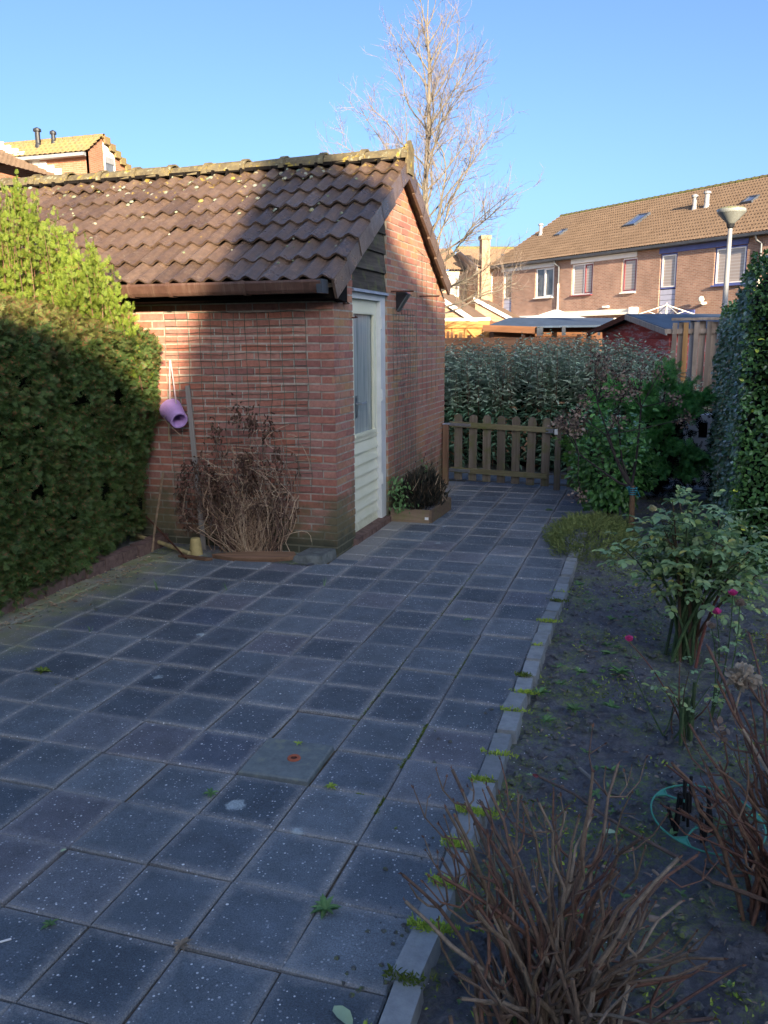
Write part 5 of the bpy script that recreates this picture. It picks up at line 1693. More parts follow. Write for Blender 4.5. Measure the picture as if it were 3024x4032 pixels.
bk = thing('hanging_bucket', 'lilac plastic bucket hanging from a pale strap at the end of the hedge', 'bucket', (-3.62, 5.90, 1.09))
mb = MB(); mb.lathe([(.0005, -.095), (.084, -.095), (.092, -.085), (.066, .10), (.070, .103), (.066, .108), (.054, .106), (.048, .07), (.05, -.07), (.0005, -.07)], (0, 0, 0), 24)
b = mb.obj('bucket_body', M['lilac'], bk, smooth=False)
d_ = Vector((.72, -.55, -.42)).normalized(); b.rotation_euler = d_.to_track_quat('Z', 'Y').to_euler()
mb = MB(); mb.tube([(-.035, .0, .06), (-.045, .03, .25), (-.05, .06, .42)], .006, 5); mb.tube([(.02, .0, .075), (-.01, .03, .25), (-.045, .06, .42)], .006, 5); mb.obj('strap', M['strap'], bk)
mb = MB(); mb.tube([(-.07, .02, -.05), (-.075, .02, -.22)], .004, 4); mb.obj('loose_strap_end', M['cane'], bk)

# ---- planter with blackened lavender against the gable ------------------
pl = thing('planter_box', 'low wooden planter box against the gable wall beside the door', 'planter', (-2.07, 7.70, 0))
def plank(a, b, h, name='board'):
    return MB().bar((a[0], a[1], h / 2), (b[0], b[1], h / 2), .022, h).obj(name, M['planter_wood'], pl)
plank((-.205, -.36), (.165, -.365), .125); plank((.175, -.355), (.195, .34), .12); plank((-.20, .36), (.19, .355), .12); plank((-.205, -.34), (-.205, .34), .12)
MB().box(-.19, .165, -.34, .335, .0, .095).obj('soil_fill', M['soil'], pl)
MB().box(.125, .16, -.378, -.3765, .035, .06).obj('paper_scrap', M['white'], pl)
lav = thing('lavender_bush', 'blackened wilted lavender bush filling the low planter by the gable', 'shrub', (-2.07, 7.70, .095))
n = 2100
u = rvec(n); u[:, 2] = np.abs(u[:, 2]); rad = RNG.random(n) ** .5
Pb = np.c_[u[:, 0] * .20 * rad, u[:, 1] * .38 * rad, u[:, 2] * .30 * rad]
D = np.c_[u[:, 0] * .45 + RNG.normal(0, .2, n), u[:, 1] * .5 + RNG.normal(0, .2, n), rnd(n, .5, 1.3)]
leaves('foliage', Pb, D, rvec(n), rnd(n, .05, .12), rnd(n, .004, .010), M['lavender'], 'lance', lav)
n = 90
leaves('dry_stalks', np.c_[RNG.normal(.03, .1, n), RNG.normal(0, .17, n), rnd(n, .05, .22)], np.c_[RNG.normal(.1, .3, n), RNG.normal(0, .3, n), np.ones(n)], rvec(n), rnd(n, .08, .18), rnd(n, .003, .006), M['straw'], 'blade', lav)
mb = MB()
for i in range(9):
    a = Vector((random.uniform(-.12, .1), random.uniform(-.1, .3), .25)); b = a + Vector((random.uniform(-.02, .06), random.uniform(-.05, .1), random.uniform(.12, .22)))
    mb.tube([a, b], .0018, 4); mb.lathe([(.0005, -.007), (.007, 0), (.0005, .007)], b, 6)
mb.obj('seed_heads', M['black_twig'], lav)
n = 150; t = RNG.random(n)
leaves_stuff('green_trailer', np.c_[-.15 + .05 * RNG.normal(size=n) + .05 * (1 - t), -.33 + RNG.normal(0, .05, n) - .03 * (1 - t), .02 + t * .30], np.c_[RNG.normal(.1, .4, n), RNG.normal(-.5, .3, n), RNG.normal(-.5, .4, n)], rvec(n), rnd(n, .025, .05), rnd(n, .014, .026), M['weed'], 'oval', lav)
n = 30
leaves('green_sprig', np.c_[RNG.normal(.03, .02, n), RNG.normal(-.03, .05, n), rnd(n, .20, .42)], np.c_[RNG.normal(0, .5, n), RNG.normal(-.4, .3, n), RNG.normal(0, .4, n)], rvec(n), rnd(n, .02, .05), rnd(n, .014, .024), M['weed'], 'oval', lav)

# ---- picket gate and fence ----------------------------------------------
gate = thing('picket_gate', 'low weathered picket gate of seven round topped slats hung beside the brick shed', 'gate', (-2.2, 9.50, 0))
def picket(par, x, h, z0, w=.092, y=.0, mat='gate_wood'):
    k = 8; arc = [(w / 2 * math.cos(PI * i / k), h - w / 2 + w / 2 * math.sin(PI * i / k)) for i in range(k + 1)]
    p = [(w / 2, z0)] + arc + [(-w / 2, z0)]
    o = MB().prism([(a, 0, b) for a, b in p][::-1], (0, .02, 0)).obj('picket', M[mat], par, (x, y, 0))
    o.rotation_euler = (0, R(random.uniform(-.8, .8)), 0); return o
for i in range(7): picket(gate, .075 + i * .166, .815 - i * .004, .055 - i * .006)
MB().bar((-.03, .032, .70), (1.16, .032, .655), .024, .06).obj('rail', M['rail_wood'], gate)
MB().bar((-.02, .032, .175), (1.10, .032, .135), .024, .06).obj('rail', M['rail_wood'], gate)
# rails sit on our side
for r_ in [o for o in gate.children if o.name.startswith('rail')]: r_.location = (0, -.045, 0)
for z_, in ((.70,), (.172,)):
    m = MB(); m.bar((-.05, -.028, z_), (.22, -.028, z_ - .009), .004, .034)
    for q in (.03, .12, .2): m.lathe([(.007, 0), (.005, -.006), (.0005, -.007)], (q, -.030, z_ - .004), 8, 'Y')
    m.obj('strap_hinge', M['steel'], gate)
m = MB(); m.box(1.07, 1.17, -.034, -.026, .655, .672); m.box(1.07, 1.17, -.034, -.026, .625, .635); m.box(1.10, 1.15, -.040, -.027, .630, .67); m.obj('latch', M['steel'], gate)
gp = thing('gate_post', 'reddish brown gate post standing against the corner of the brick shed', 'post', (-2.255, 9.42, 0))
MB().box(-.03, .03, -.03, .03, -.05, .70).obj('post_shaft', M['post_wood'], gp); MB().box(-.033, .05, -.034, .034, .7, .712).obj('post_cap', M['lead'], gp)
gp = thing('gate_post', 'greenish gate post at the latch end of the picket gate', 'post', (-.985, 9.42, 0))
MB().hexa([(-.034, -.03, -.05), (.034, -.03, -.05), (.034, .03, -.05), (-.034, .03, -.05), (-.028, -.027, .78), (.028, -.027, .78), (.028, .027, .78), (-.028, .027, .78)]).obj('post_shaft', M['gate_wood'], gp)
MB().box(-.04, -.005, -.045, -.031, .62, .68).obj('latch_keep', M['white_frame'], gp)
pfx = thing('picket_fence', 'short run of picket fence right of the gate behind the small flower tree', 'fence', (-.9, 9.50, 0))
for i in range(7): picket(pfx, .06 + i * .155, .80, .02)
o = MB().bar((-.05, .0, .655), (1.1, .0, .65), .024, .05).obj('rail', M['rail_wood'], pfx, (0, -.014, 0)); MB().bar((-.05, .0, .14), (1.1, .0, .13), .024, .05).obj('rail', M['rail_wood'], pfx, (0, -.014, 0))

# ---- silvery shrub mass beyond the gate ---------------------------------
bud = thing('silvery_shrub', 'broad mass of silvery green shrubs with drooping leaves beyond the picket gate', 'shrub', (-1.6, 11.6, 0))
B0 = np.array([1.6, -11.6, 0])
def btop(x, y): return float(np.interp(x, [-4.2, -2.7, -1.8, -1.0, -.4, .1, .5, .75], [1.42, 1.5, 1.53, 1.60, 1.58, 1.38, 1.02, .6])) - .10 * (y < 11.0) - .25 * max(0, 10.95 - y) * 2
P = {'a': [], 'b': []}; mbs = MB()
for i in range(1000):
    x = RNG.uniform(-3.3, .65); y = 10.75 + 1.7 * RNG.random() ** 1.4
    zt = btop(x, y) + RNG.normal(0, .055) + (.12 if RNG.random() < .07 else 0); zb = max(.02, zt - RNG.uniform(.5, 1.2)) if RNG.random() < .6 else .05
    if RNG.random() < .45 and y < 11.3: zt *= RNG.uniform(.35, .95); zb = max(.02, zt - .6)
    lx, ly = RNG.normal(0, .08), RNG.normal(-.12, .06)
    a = np.array([x, y, zb]); b = np.array([x + lx, y + ly, zt])
    if i % 2 == 0: mbs.tube([a + B0, (a + b) / 2 + B0 + [0, .03, 0], b + B0], [.006, .004, .002], 4, False)
    m = 26; ph = RNG.uniform(0, 6.28)
    for k in range(m):
        t = .05 + .95 * k / (m - 1); p = a + (b - a) * t
        an = ph + (k % 2) * PI + (k // 2) * 1.57 + RNG.normal(0, .3)
        L = .125 * (1.0 - .55 * t ** 3) * RNG.uniform(.7, 1.15)
        d = (math.cos(an), math.sin(an), RNG.uniform(-.5, .35) + .5 * t ** 4)
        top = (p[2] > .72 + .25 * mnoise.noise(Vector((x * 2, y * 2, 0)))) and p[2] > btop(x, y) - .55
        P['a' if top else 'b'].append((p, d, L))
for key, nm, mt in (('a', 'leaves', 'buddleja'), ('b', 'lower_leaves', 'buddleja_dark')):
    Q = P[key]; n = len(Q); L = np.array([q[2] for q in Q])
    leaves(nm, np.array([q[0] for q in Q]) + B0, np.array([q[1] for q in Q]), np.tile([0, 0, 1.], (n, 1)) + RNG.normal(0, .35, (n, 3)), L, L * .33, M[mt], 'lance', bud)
mbs.obj('stems', M['hyd_twig_red'], bud)
core('inner_foliage', -4.0, .3, 11.35, 12.4, .02, lambda y: 1.05, bud, B0, M['thuja_core'])

# ---- dark spreading cypress ---------------------------------------------
cyp = thing('cypress_shrub', 'dark green spreading cypress with fan shaped sprays in front of the plank fence', 'conifer', (0, 9.2, 0))
C0 = np.array([0, -9.2, 0])
CL = [(0.102, 9.200, 1.327), (-0.069, 9.100, 1.167), (0.291, 9.200, 1.152), (0.495, 9.200, 1.075), (0.387, 9.100, 0.973), (0.163, 9.000, 1.005), (-0.034, 9.000, 0.955), (-0.242, 9.100, 1.000), (-0.445, 9.300, 1.177), (-0.581, 9.300, 1.030), (0.131, 9.100, 0.795), (-0.018, 9.000, 0.660), (0.210, 9.000, 0.572), (0.414, 9.000, 0.485), (0.534, 9.100, 0.405), (-0.097, 9.000, 0.443), (0.111, 9.000, 0.355), (0.342, 9.100, 0.278), (-0.317, 9.200, 0.556), (-0.520, 9.300, 0.736)]
ro = []; ti = []
for c in CL:
    c = np.array(c)
    for k in range(11):
        t = c + RNG.normal(0, [.055, .08, .035]); r_ = c * .72 + np.array([.08, 9.35, .55]) * .28 + RNG.normal(0, .03, 3)
        ro.append(r_); ti.append(t)
shoots(np.array(ro) + C0, np.array(ti) + C0, 20, .035, (.07, .125), 'cypress', 'foliage', cyp, .5)
CL2 = [(-0.873, 8.900, 0.599), (-0.821, 8.900, 0.455), (-0.759, 8.900, 0.312), (-0.706, 8.900, 0.167), (-0.668, 9.000, 0.447), (-0.598, 9.000, 0.230)]
ro = []; ti = []
for c in CL2:
    c = np.array(c)
    for k in range(9): ro.append(c + [.12, .12, -.08] + RNG.normal(0, .03, 3)); ti.append(c + RNG.normal(0, [.035, .05, .04]))
shoots(np.array(ro) + C0, np.array(ti) + C0, 14, .03, (.05, .085), 'cypress_light', 'bright_foliage', cyp, .5)
mb = MB()
for c in CL + CL2: mb.tube([(.08, .15, .02), np.array([.08, 9.35, .5]) * .6 + np.array(c) * .4 + C0, np.array(c) + C0], [.022, .012, .004], 5, False)
mb.obj('branches', M['black_twig'], cyp)
# dark trunks of the low branches
n = 500; th = rnd(n, 0, 6.28)
leaves('inner_foliage', np.c_[RNG.normal(.1, .3, n), RNG.normal(.15, .12, n), rnd(n, .05, 1.0)], rvec(n), rvec(n), rnd(n, .08, .16), rnd(n, .08, .14), M['thuja_core'], 'spray', cyp)

# ---- glossy leaved shrub -------------------------------------------------
gl = thing('glossy_shrub', 'rounded green shrub with glossy oval leaves behind the small flower tree', 'shrub', (-.33, 7.9, 0))
n = 2600; u = rvec(n); rad = .55 + .45 * RNG.random(n) ** .6
lump = np.array([1 + .28 * mnoise.noise(Vector(q * 2.3)) for q in u])
P = np.c_[u[:, 0] * .37, u[:, 1] * .33, u[:, 2] * .46] * (rad * lump)[:, None] + [0, 0, .52]
P = P[P[:, 2] > .10]; u = u[:len(P)]; n = len(P); u = unit(P - [0, 0, .45])
L = rnd(n, .035, .065)
leaves('leaves', P, u * .6 + RNG.normal(0, .5, (n, 3)) + [0, 0, -.25], u + [0, 0, .8] + RNG.normal(0, .3, (n, 3)), L, L * .62, M['glossy'], 'oval', gl)
mb = MB()
for i in range(16):
    t = random.uniform(0, 6.28); mb.tube([(0, 0, 0), (.1 * math.cos(t), .1 * math.sin(t), .3), (.26 * math.cos(t), .24 * math.sin(t), random.uniform(.5, .9))], [.011, .008, .003], 5)
mb.obj('stems', M['dark_stem'], gl)

# ---- small standard tree with spent flower heads ------------------------
st = thing('flower_tree', 'small bare standard tree with spent beige flower heads and blue twine on its trunk', 'tree', (-.13, 7.12, 0))
S0 = Vector((-.13, 7.12, 0))
MB().tube([(0, 0, -.03), (.004, 0, .2), (-.003, 0, .47)], [.026, .023, .022], 10).obj('trunk', M['trunk'], st)
fork = Vector((-.01, -.01, .46))
HEADS = [(-0.475, 7.100, 1.494), (-0.412, 7.050, 1.367), (-0.288, 7.100, 1.348), (-0.232, 7.150, 1.408), (-0.112, 7.100, 1.374), (-0.340, 7.000, 1.243), (-0.243, 7.000, 1.226), (-0.151, 7.100, 1.239), (0.028, 7.100, 1.386), (-0.542, 7.050, 1.174), (-0.584, 7.000, 1.054), (-0.687, 6.950, 0.971), (-0.605, 6.950, 0.947), (0.144, 7.100, 1.181), (0.239, 7.100, 1.026), (-0.448, 7.100, 1.273), (-0.716, 7.000, 1.014), (-0.400, 7.100, 1.439), (-0.533, 7.000, 0.391), (-0.285, 6.950, 1.028)]
mb = MB(); hp = []
MAIN = [(-0.439, 7.050, 1.146), (-0.274, 7.100, 1.033), (-0.099, 7.150, 1.107), (-0.565, 7.000, 0.735), (-0.352, 7.000, 0.892)]
MAIN = [Vector(m) - S0 for m in MAIN]
for i, m in enumerate(MAIN):
    mid = fork.lerp(m, .45) + Vector((random.uniform(-.03, .03), 0, -.03))
    mb.tube([fork, fork.lerp(mid, .5) + Vector((0, 0, -.015)), mid, m], [.013, .011, .009, .006], 6)
for h in HEADS:
    h = Vector(h) - S0
    m = min(MAIN, key=lambda q: (q - h).length + (.3 if q.z > h.z else 0))
    mid = m.lerp(h, .5) + Vector((random.uniform(-.03, .03), random.uniform(-.02, .02), -.01))
    mb.tube([m, mid, h], [.005, .004, .0025], 5); hp.append(h)
    for k in range(3):
        a = m.lerp(h, random.uniform(.2, .8)); mb.tube([a, a + Vector((random.uniform(-.09, .09), random.uniform(-.05, .05), random.uniform(0, .1)))], [.0025, .001], 4)
mb.obj('branches', M['dark_stem'], st)
P = []; 
for h in hp: P.append(np.array(h) + RNG.normal(0, [.028, .02, .036], (55, 3)))
P = np.concatenate(P); n = len(P)
leaves('dark_flower_heads', P, rvec(n), rvec(n), rnd(n, .012, .026), rnd(n, .010, .02), M['dark_head'], 'oval', st)
P = []
for h in hp: P.append(np.array(h) + [0, -.02, -.01] + RNG.normal(0, [.034, .02, .032], (20, 3)))
P = np.concatenate(P); n = len(P)
leaves_stuff('papery_bracts', P, rvec(n), rvec(n), rnd(n, .018, .034), rnd(n, .016, .028), M['dry_flower'], 'oval', st)
n = 90; b = RNG.integers(0, 3, n)
P = np.array([tuple(fork.lerp(MAIN[i], random.uniform(.4, 1.0))) for i in b]) + RNG.normal(0, .05, (n, 3))
leaves('leaves', P, np.c_[RNG.normal(0, .6, n), RNG.normal(-.3, .5, n), rnd(n, -.6, .3)], np.c_[RNG.normal(0, .3, n), RNG.normal(-.3, .3, n), np.ones(n)], rnd(n, .04, .065), rnd(n, .025, .04), M['glossy'], 'oval', st)
mb = MB()
for i in range(4): mb.lathe([(.028 + .004 * i % 3, -.004), (.031 + .004 * i % 3, 0), (.028 + .004 * i % 3, .004)], (0, 0, .40 + i * .018), 12)
mb.tube([(.03, -.01, .44), (.05, -.03, .41), (.06, -.035, .39), (.035, -.03, .385)], .003, 4); mb.tube([(-.03, -.01, .43), (-.05, -.03, .46), (-.02, -.03, .47)], .003, 4)
mb.obj('twine', M['teal_rope'], st)

# ---- low heather cushion -------------------------------------------------
he = thing('heather_cushion', 'low spreading olive green cushion plant spilling over the paving edge', 'ground cover plant', (-.42, 7.0, 0))
n = 7500
u = rvec(n); u[:, 2] = np.abs(u[:, 2]); rad = .72 + .3 * RNG.random(n)
lump = np.array([1 + .22 * mnoise.noise(Vector((q[0] * 3, q[1] * 3, q[2] * 3))) + .1 * mnoise.noise(Vector((q[0] * 9, q[1] * 9, q[2] * 9))) for q in u])
P = np.c_[u[:, 0] * .38, u[:, 1] * .66, u[:, 2] * .20] * (rad * lump)[:, None]
D = np.c_[u[:, 0] * .8, u[:, 1] * .6, rnd(n, .1, .9)] + RNG.normal(0, .4, (n, 3))
L = rnd(n, .022, .05)
leaves('foliage', P, D, rvec(n), L, L * .42, M['heather'], 'spray', he)

# ---- rose bush -----------------------------------------------------------
def rose_leaves(name, pts, dirs, par, size=.05, mat='rose_leaf'):
    P = []; D = []; U = []; L = []
    for p, d in zip(pts, dirs):
        p = np.array(p); d = unit(np.array(d)); s_ = unit(np.cross(d, [0, 0, 1.0]) + 1e-6); up = np.cross(s_, d)
        k = RNG.uniform(.7, 1.2) * size
        for o_, sd in ((0.55, 1), (.55, -1), (1.1, 1), (1.1, -1), (1.65, 0)):
            q = p + d * o_ * k * .9
            P.append(q); dd = d * .5 + s_ * sd if sd else d
            D.append(dd + np.array([0, 0, -.2]) + RNG.normal(0, .15, 3)); U.append(up + RNG.normal(0, .3, 3)); L.append(k * (1.15 if sd == 0 else .95) * RNG.uniform(.85, 1.1))
    L = np.array(L)
    return leaves(name, np.array(P), np.array(D), np.array(U), L, L * .62, M[mat], 'oval', par)
rb = thing('rose_bush', 'large leafy rose bush on many green stems near the right edge of the bed', 'rose bush', (.235, 4.55, 0))
mb = MB(); pts = []; dirs = []
for i in range(34):
    a = Vector((random.gauss(0, .045), random.gauss(0, .05), -.02)); t = random.uniform(-1, 1)
    h = random.uniform(.62, .92) * (1 - .25 * abs(t))
    b = Vector((t * .33 + random.gauss(0, .04), random.uniform(-.2, .2), h))
    cv = curve(a, b, (-t * .05, random.uniform(-.04, .04), .03), 7)
    r = random.uniform(.006, .0105)
    mb.tube(cv, [r, r, r * .95, r * .85, r * .7, r * .5, r * .3], 6)
    for q in range(24):
        f = random.uniform(.56, 1.0)
        j = min(5, int(f * 6)); p = cv[j].lerp(cv[j + 1], f * 6 - j)
        d = Vector((random.gauss(t * .5, .7), random.gauss(-.25, .6), random.uniform(-.3, .5))); d.normalize()
        e = p + d * random.uniform(.03, .14)
        if random.random() < .25: mb.tube([p, p.lerp(e, .5) + Vector((0, 0, .01)), e], [.0025, .002, .0012], 4)
        pts.append(tuple(e)); dirs.append(tuple(d + Vector((0, 0, -.15))))
mb.obj('stems', M['rose_stem'], rb)
sel = [i for i in range(len(pts)) if random.random() < .66]
rose_leaves('leaves', [pts[i] for i in sel], [dirs[i] for i in sel], rb, .040)
def bloom(par, c, r, mat, name='rose_bloom', n=16):
    c = np.array(c); u = rvec(n); u[:, 2] = np.abs(u[:, 2])
    return leaves(name, np.tile(c, (n, 1)) + u * r * .15, u + [0, 0, .9], u, r * rnd(n, .9, 1.3), r * rnd(n, .8, 1.1), M[mat], 'oval', par)
bloom(rb, tuple(np.array((0.023, 4.500, 0.779)) - [.235, 4.55, 0]), .028, 'cream_petal', 'wilted_bloom')

# slender rose stems with pink buds
sr = thing('leggy_rose', 'slender leggy rose with small pink buds in front of the big rose bush', 'rose', (.33, 3.75, 0))
o0 = Vector((.33, 3.75, 0))
BUDS = [((0.300, 3.700, 0.505), 'pink'), ((0.358, 3.700, 0.593), 'pink'), ((-0.049, 3.600, 0.382), 'pink'), ((0.286, 3.700, 0.440), 'dry_flower'), ((0.390, 3.700, 0.549), 'dry_flower')]
mb = MB(); pts = []; dirs = []
for (c, mt) in BUDS:
    c = Vector(c) - o0; a = Vector((random.uniform(-.03, .03), random.uniform(-.03, .03), 0)) if c.x > -.15 else Vector((-.13, -.16, 0))
    cv = curve(a, c, (.02, 0, .02), 6); mb.tube(cv, [.004, .0035, .003, .0028, .0024, .002], 5)
    for k in range(5):
        f = random.uniform(.15, .8); j = min(4, int(f * 5)); p = cv[j].lerp(cv[j + 1], f * 5 - j)
        pts.append(tuple(p)); dirs.append((random.gauss(0, 1), random.gauss(-.3, .6), random.uniform(-.2, .5)))
    bloom(sr, tuple(c), .022 if mt == 'pink' else .026, mt, 'rose_bud' if mt == 'pink' else 'spent_bloom', 18)
for i in range(12):
    a = Vector((-.15 + random.gauss(0, .04), -.2 + random.gauss(0, .05), 0)); b = a + Vector((random.gauss(0, .10), random.gauss(0, .06), random.uniform(.12, .34)))
    mb.tube(curve(a, b, (random.gauss(0, .02), 0, 0), 5), [.004, .0035, .003, .0025, .0015], 5)
    pts.append(tuple(b)); dirs.append((random.gauss(0, 1), random.gauss(0, .6), .2))
for i in range(6):
    a = Vector((-.16 + random.gauss(0, .03), -.22 + random.gauss(0, .03), 0)); mb.tube([a, a + Vector((random.gauss(-.01, .01), 0, random.uniform(.1, .25)))], [.009, .008], 6)
mb.obj('stems', M['rose_stem'], sr)
rose_leaves('leaves', pts, dirs, sr, .026)

# ---- trimmed broadleaf hedge on the right --------------------------------
ph = thing('privet_hedge', 'tall trimmed hedge of small shiny leaves along the right edge', 'hedge', (1.0, 7.9, 0))
PH = np.array([-1.0, -7.9, 0])
def pz(y): return np.where(y < 7.35, 2.10 + .10 * (7.35 - y), 1.90)
n = 11500; y = rnd(n, 6.42, 9.75); z = RNG.random(n) * pz(y)
b = np.array([mnoise.noise(Vector((a * 2.6, c * 2.6, 1))) * .055 + mnoise.noise(Vector((a * 8, c * 8, 5))) * .03 for a, c in zip(y, z)])
P = np.c_[.605 + b - .03 * (y < 7.2) + rnd(n, 0, .05) + .10 * np.clip((z - pz(y) + .12) / .12, 0, 1) ** 2, y, z]
L = rnd(n, .024, .052)
leaves('side_leaves', P + PH, np.c_[rnd(n, -.7, .1), RNG.normal(0, .6, n), RNG.normal(-.25, .5, n)], np.c_[rnd(n, -1, -.2), RNG.normal(-.3, .5, n), rnd(n, .2, 1.2)], L, L * .62, M['privet_shine'], 'oval', ph)
n = 8500; x = rnd(n, .57, 1.7); z = RNG.random(n) * (2.2 + .08 * (x - .57))
b = np.array([mnoise.noise(Vector((a * 2.6, c * 2.6, 9))) * .05 + mnoise.noise(Vector((a * 8, c * 8, 2))) * .04 for a, c in zip(x, z)])
P = np.c_[x, 6.42 + b + rnd(n, 0, .06), z]
L = rnd(n, .026, .050)
leaves('front_leaves', P + PH, np.c_[RNG.normal(-.1, .6, n), rnd(n, -.9, 0), RNG.normal(-.2, .5, n)], np.c_[RNG.normal(-.2, .5, n), rnd(n, -1, -.2), rnd(n, .2, 1.2)], L, L * .64, M['privet'], 'oval', ph)
n = 6000; x = rnd(n, .60, 1.7); y = rnd(n, 6.42, 9.75)
P = np.c_[x, y, pz(y) + RNG.normal(0, .025, n)]
L = rnd(n, .024, .045)
leaves('top_leaves', P + PH, rvec(n) + [0, 0, .4], rvec(n) + [0, 0, 1], L, L * .62, M['privet'], 'oval', ph)
mb = MB()
for i in range(16):
    a = Vector((random.uniform(.75, 1.5), random.uniform(6.6, 9.6), 0)); mb.tube([a + Vector(PH), a + Vector((random.uniform(-.1, .1), 0, 1.7)) + Vector(PH)], [.02, .008], 6)
mb.obj('stems', M['dark_stem'], ph)
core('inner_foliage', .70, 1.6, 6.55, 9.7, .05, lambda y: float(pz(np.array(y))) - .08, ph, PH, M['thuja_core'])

# ---- hydrangeas (bare) ---------------------------------------------------
def bare_shrub(name, label, cat, base, stems, mat, rad0, tipfun, seedv, side=2, nodes=True, tipmat='hyd_twig_red'):
    t = thing(name, label, cat, base); rr = random.Random(seedv)
    mb = MB(); m2 = MB(); tips = []
    for i in range(stems):
        a = Vector((rr.gauss(0, .055), rr.gauss(0, .055), -.03)); b = tipfun(rr)
        bend = Vector((b.x * -.12 + rr.gauss(0, .02), b.y * -.12 + rr.gauss(0, .02), b.z * .06))
        cv = curve(a, b, bend, 8); r = rad0 * rr.uniform(.7, 1.15)
        for q in cv[1:-1]: q += Vector((rr.gauss(0, .006), rr.gauss(0, .006), rr.gauss(0, .004)))
        tgt = mb if rr.random() < .72 else m2
        rs = [r * (1 - .5 * k / 7) * (1.16 if nodes and k % 2 else 1) for k in range(8)]
        tgt.tube(cv, rs, 6)
        tips.append((b, (cv[-1] - cv[-2]).normalized()))
        for k in range(rr.randint(1, side + 1)):
            j = rr.randint(2, 6); q0 = cv[j]; d = (cv[j + 1] - cv[j]).normalized()
            sd = d.cross(Vector((rr.gauss(0, 1), rr.gauss(0, 1), rr.gauss(0, .4)))).normalized()
            for s_ in ((1, -1) if rr.random() < .5 else (1,)):
                ln = rr.uniform(.05, .16); rb_ = rs[j] * .62
                e1 = q0 + (d * .45 + sd * s_ * .9).normalized() * ln * .4
                e2 = e1 + (d * .8 + sd * s_ * .5 + Vector((0, 0, .3))).normalized() * ln * .45
                e3 = e2 + (d * .8 + sd * s_ * .1 + Vector((0, 0, .55))).normalized() * ln * .5
                tgt.tube([q0, e1, e2, e3], [rb_, rb_ * .95, rb_ * .85, rb_ * .6], 5); tips.append((e3, (e3 - e2).normalized()))
                if rr.random() < .35:
                    f2 = e2 + (d * .5 - sd * s_ * .5 + Vector((0, 0, .2))).normalized() * ln * .35
                    tgt.tube([e2, f2], [rb_ * .7, rb_ * .5], 5); tips.append((f2, (f2 - e2).normalized()))
    mb.obj('stems', M[mat], t); m2.obj('dark_stems', M['hyd_twig_red'], t)
    P = np.array([tuple(q[0]) for q in tips]); D = np.array([tuple(q[1]) for q in tips])
    n = len(P)
    leaves_stuff('buds', np.concatenate([P, P]), np.concatenate([D, D]) + RNG.normal(0, .25, (2 * n, 3)), rvec(2 * n), rnd(2 * n, .008, .015), rnd(2 * n, .004, .007), M[tipmat], 'lance', t)
    return t
def tipA(rr):
    t = rr.uniform(-1, 1)
    x = t * .36 + rr.gauss(0, .05) - .02; z = rr.uniform(.34, .62) * (1 - .42 * t * t)
    if rr.random() < .3: z *= .55
    return Vector((x, rr.gauss(.06, .16), max(.06, z)))
hA = bare_shrub('bare_hydrangea', 'leafless brown hydrangea with many pruned twigs in the near bottom corner of the bed', 'shrub', (-.16, 1.80, 0), 62, 'hyd_twig', .0072, tipA, 21)
mb = MB(); rr = random.Random(9)
for i in range(70):
    a = Vector((rr.gauss(0, .09), rr.gauss(0, .09), -.03)); b = a + Vector((rr.gauss(0, .05), rr.gauss(0, .05), rr.uniform(.1, .3)))
    mb.tube([a, (a + b) / 2 + Vector((rr.gauss(0, .01), 0, 0)), b], [.0065, .006, .005], 6)
mb.obj('cut_stems', M['hyd_twig'], hA)
def tipB(rr):
    t = rr.uniform(-1, 1)
    return Vector((t * .36 - .02, rr.gauss(.04, .18), rr.uniform(.35, .88) * (1 - .35 * abs(t))))
hB = bare_shrub('bare_hydrangea', 'leafless red-brown hydrangea with one papery flower head at the right edge', 'shrub', (.46, 2.42, 0), 58, 'hyd_twig_red', .0075, tipB, 33)
fc = np.array((0.297, 2.550, 0.681)) - [.46, 2.42, 0]
n = 150; u = rvec(n)
leaves('flower_head', fc + u * [.042, .035, .026] * RNG.random((n, 1)) ** .4, u + RNG.normal(0, .4, (n, 3)), u, rnd(n, .016, .026), rnd(n, .014, .022), M['dry_flower_pale'], 'oval', hB)
MB().tube([tuple(fc), tuple(fc + [-.02, .0, -.12]), (.0, .0, .3), (0, 0, 0)], [.003, .004, .006, .007], 6).obj('flower_stem', M['straw'], hB)
n = 14; leaves('dry_floret', np.array((0.243, 2.500, 0.524)) - [.46, 2.42, 0] + RNG.normal(0, .012, (n, 3)), rvec(n), rvec(n), rnd(n, .014, .022), rnd(n, .012, .018), M['dry_flower'], 'oval', hB)
# blackened stubs inside the green ring
sb = thing('cut_stubs', 'cluster of blackened cut plant stubs standing inside the green ring', 'plant stubs', (.19, 2.86, 0))
for i in range(11):
    a = Vector((random.gauss(0, .075), random.gauss(0, .06), -.02)); h = random.uniform(.07, .16)
    MB().tube([a, a + Vector((random.gauss(0, .012), random.gauss(0, .012), h))], random.uniform(.005, .008), 8).obj('stub', M['black_twig'], sb)
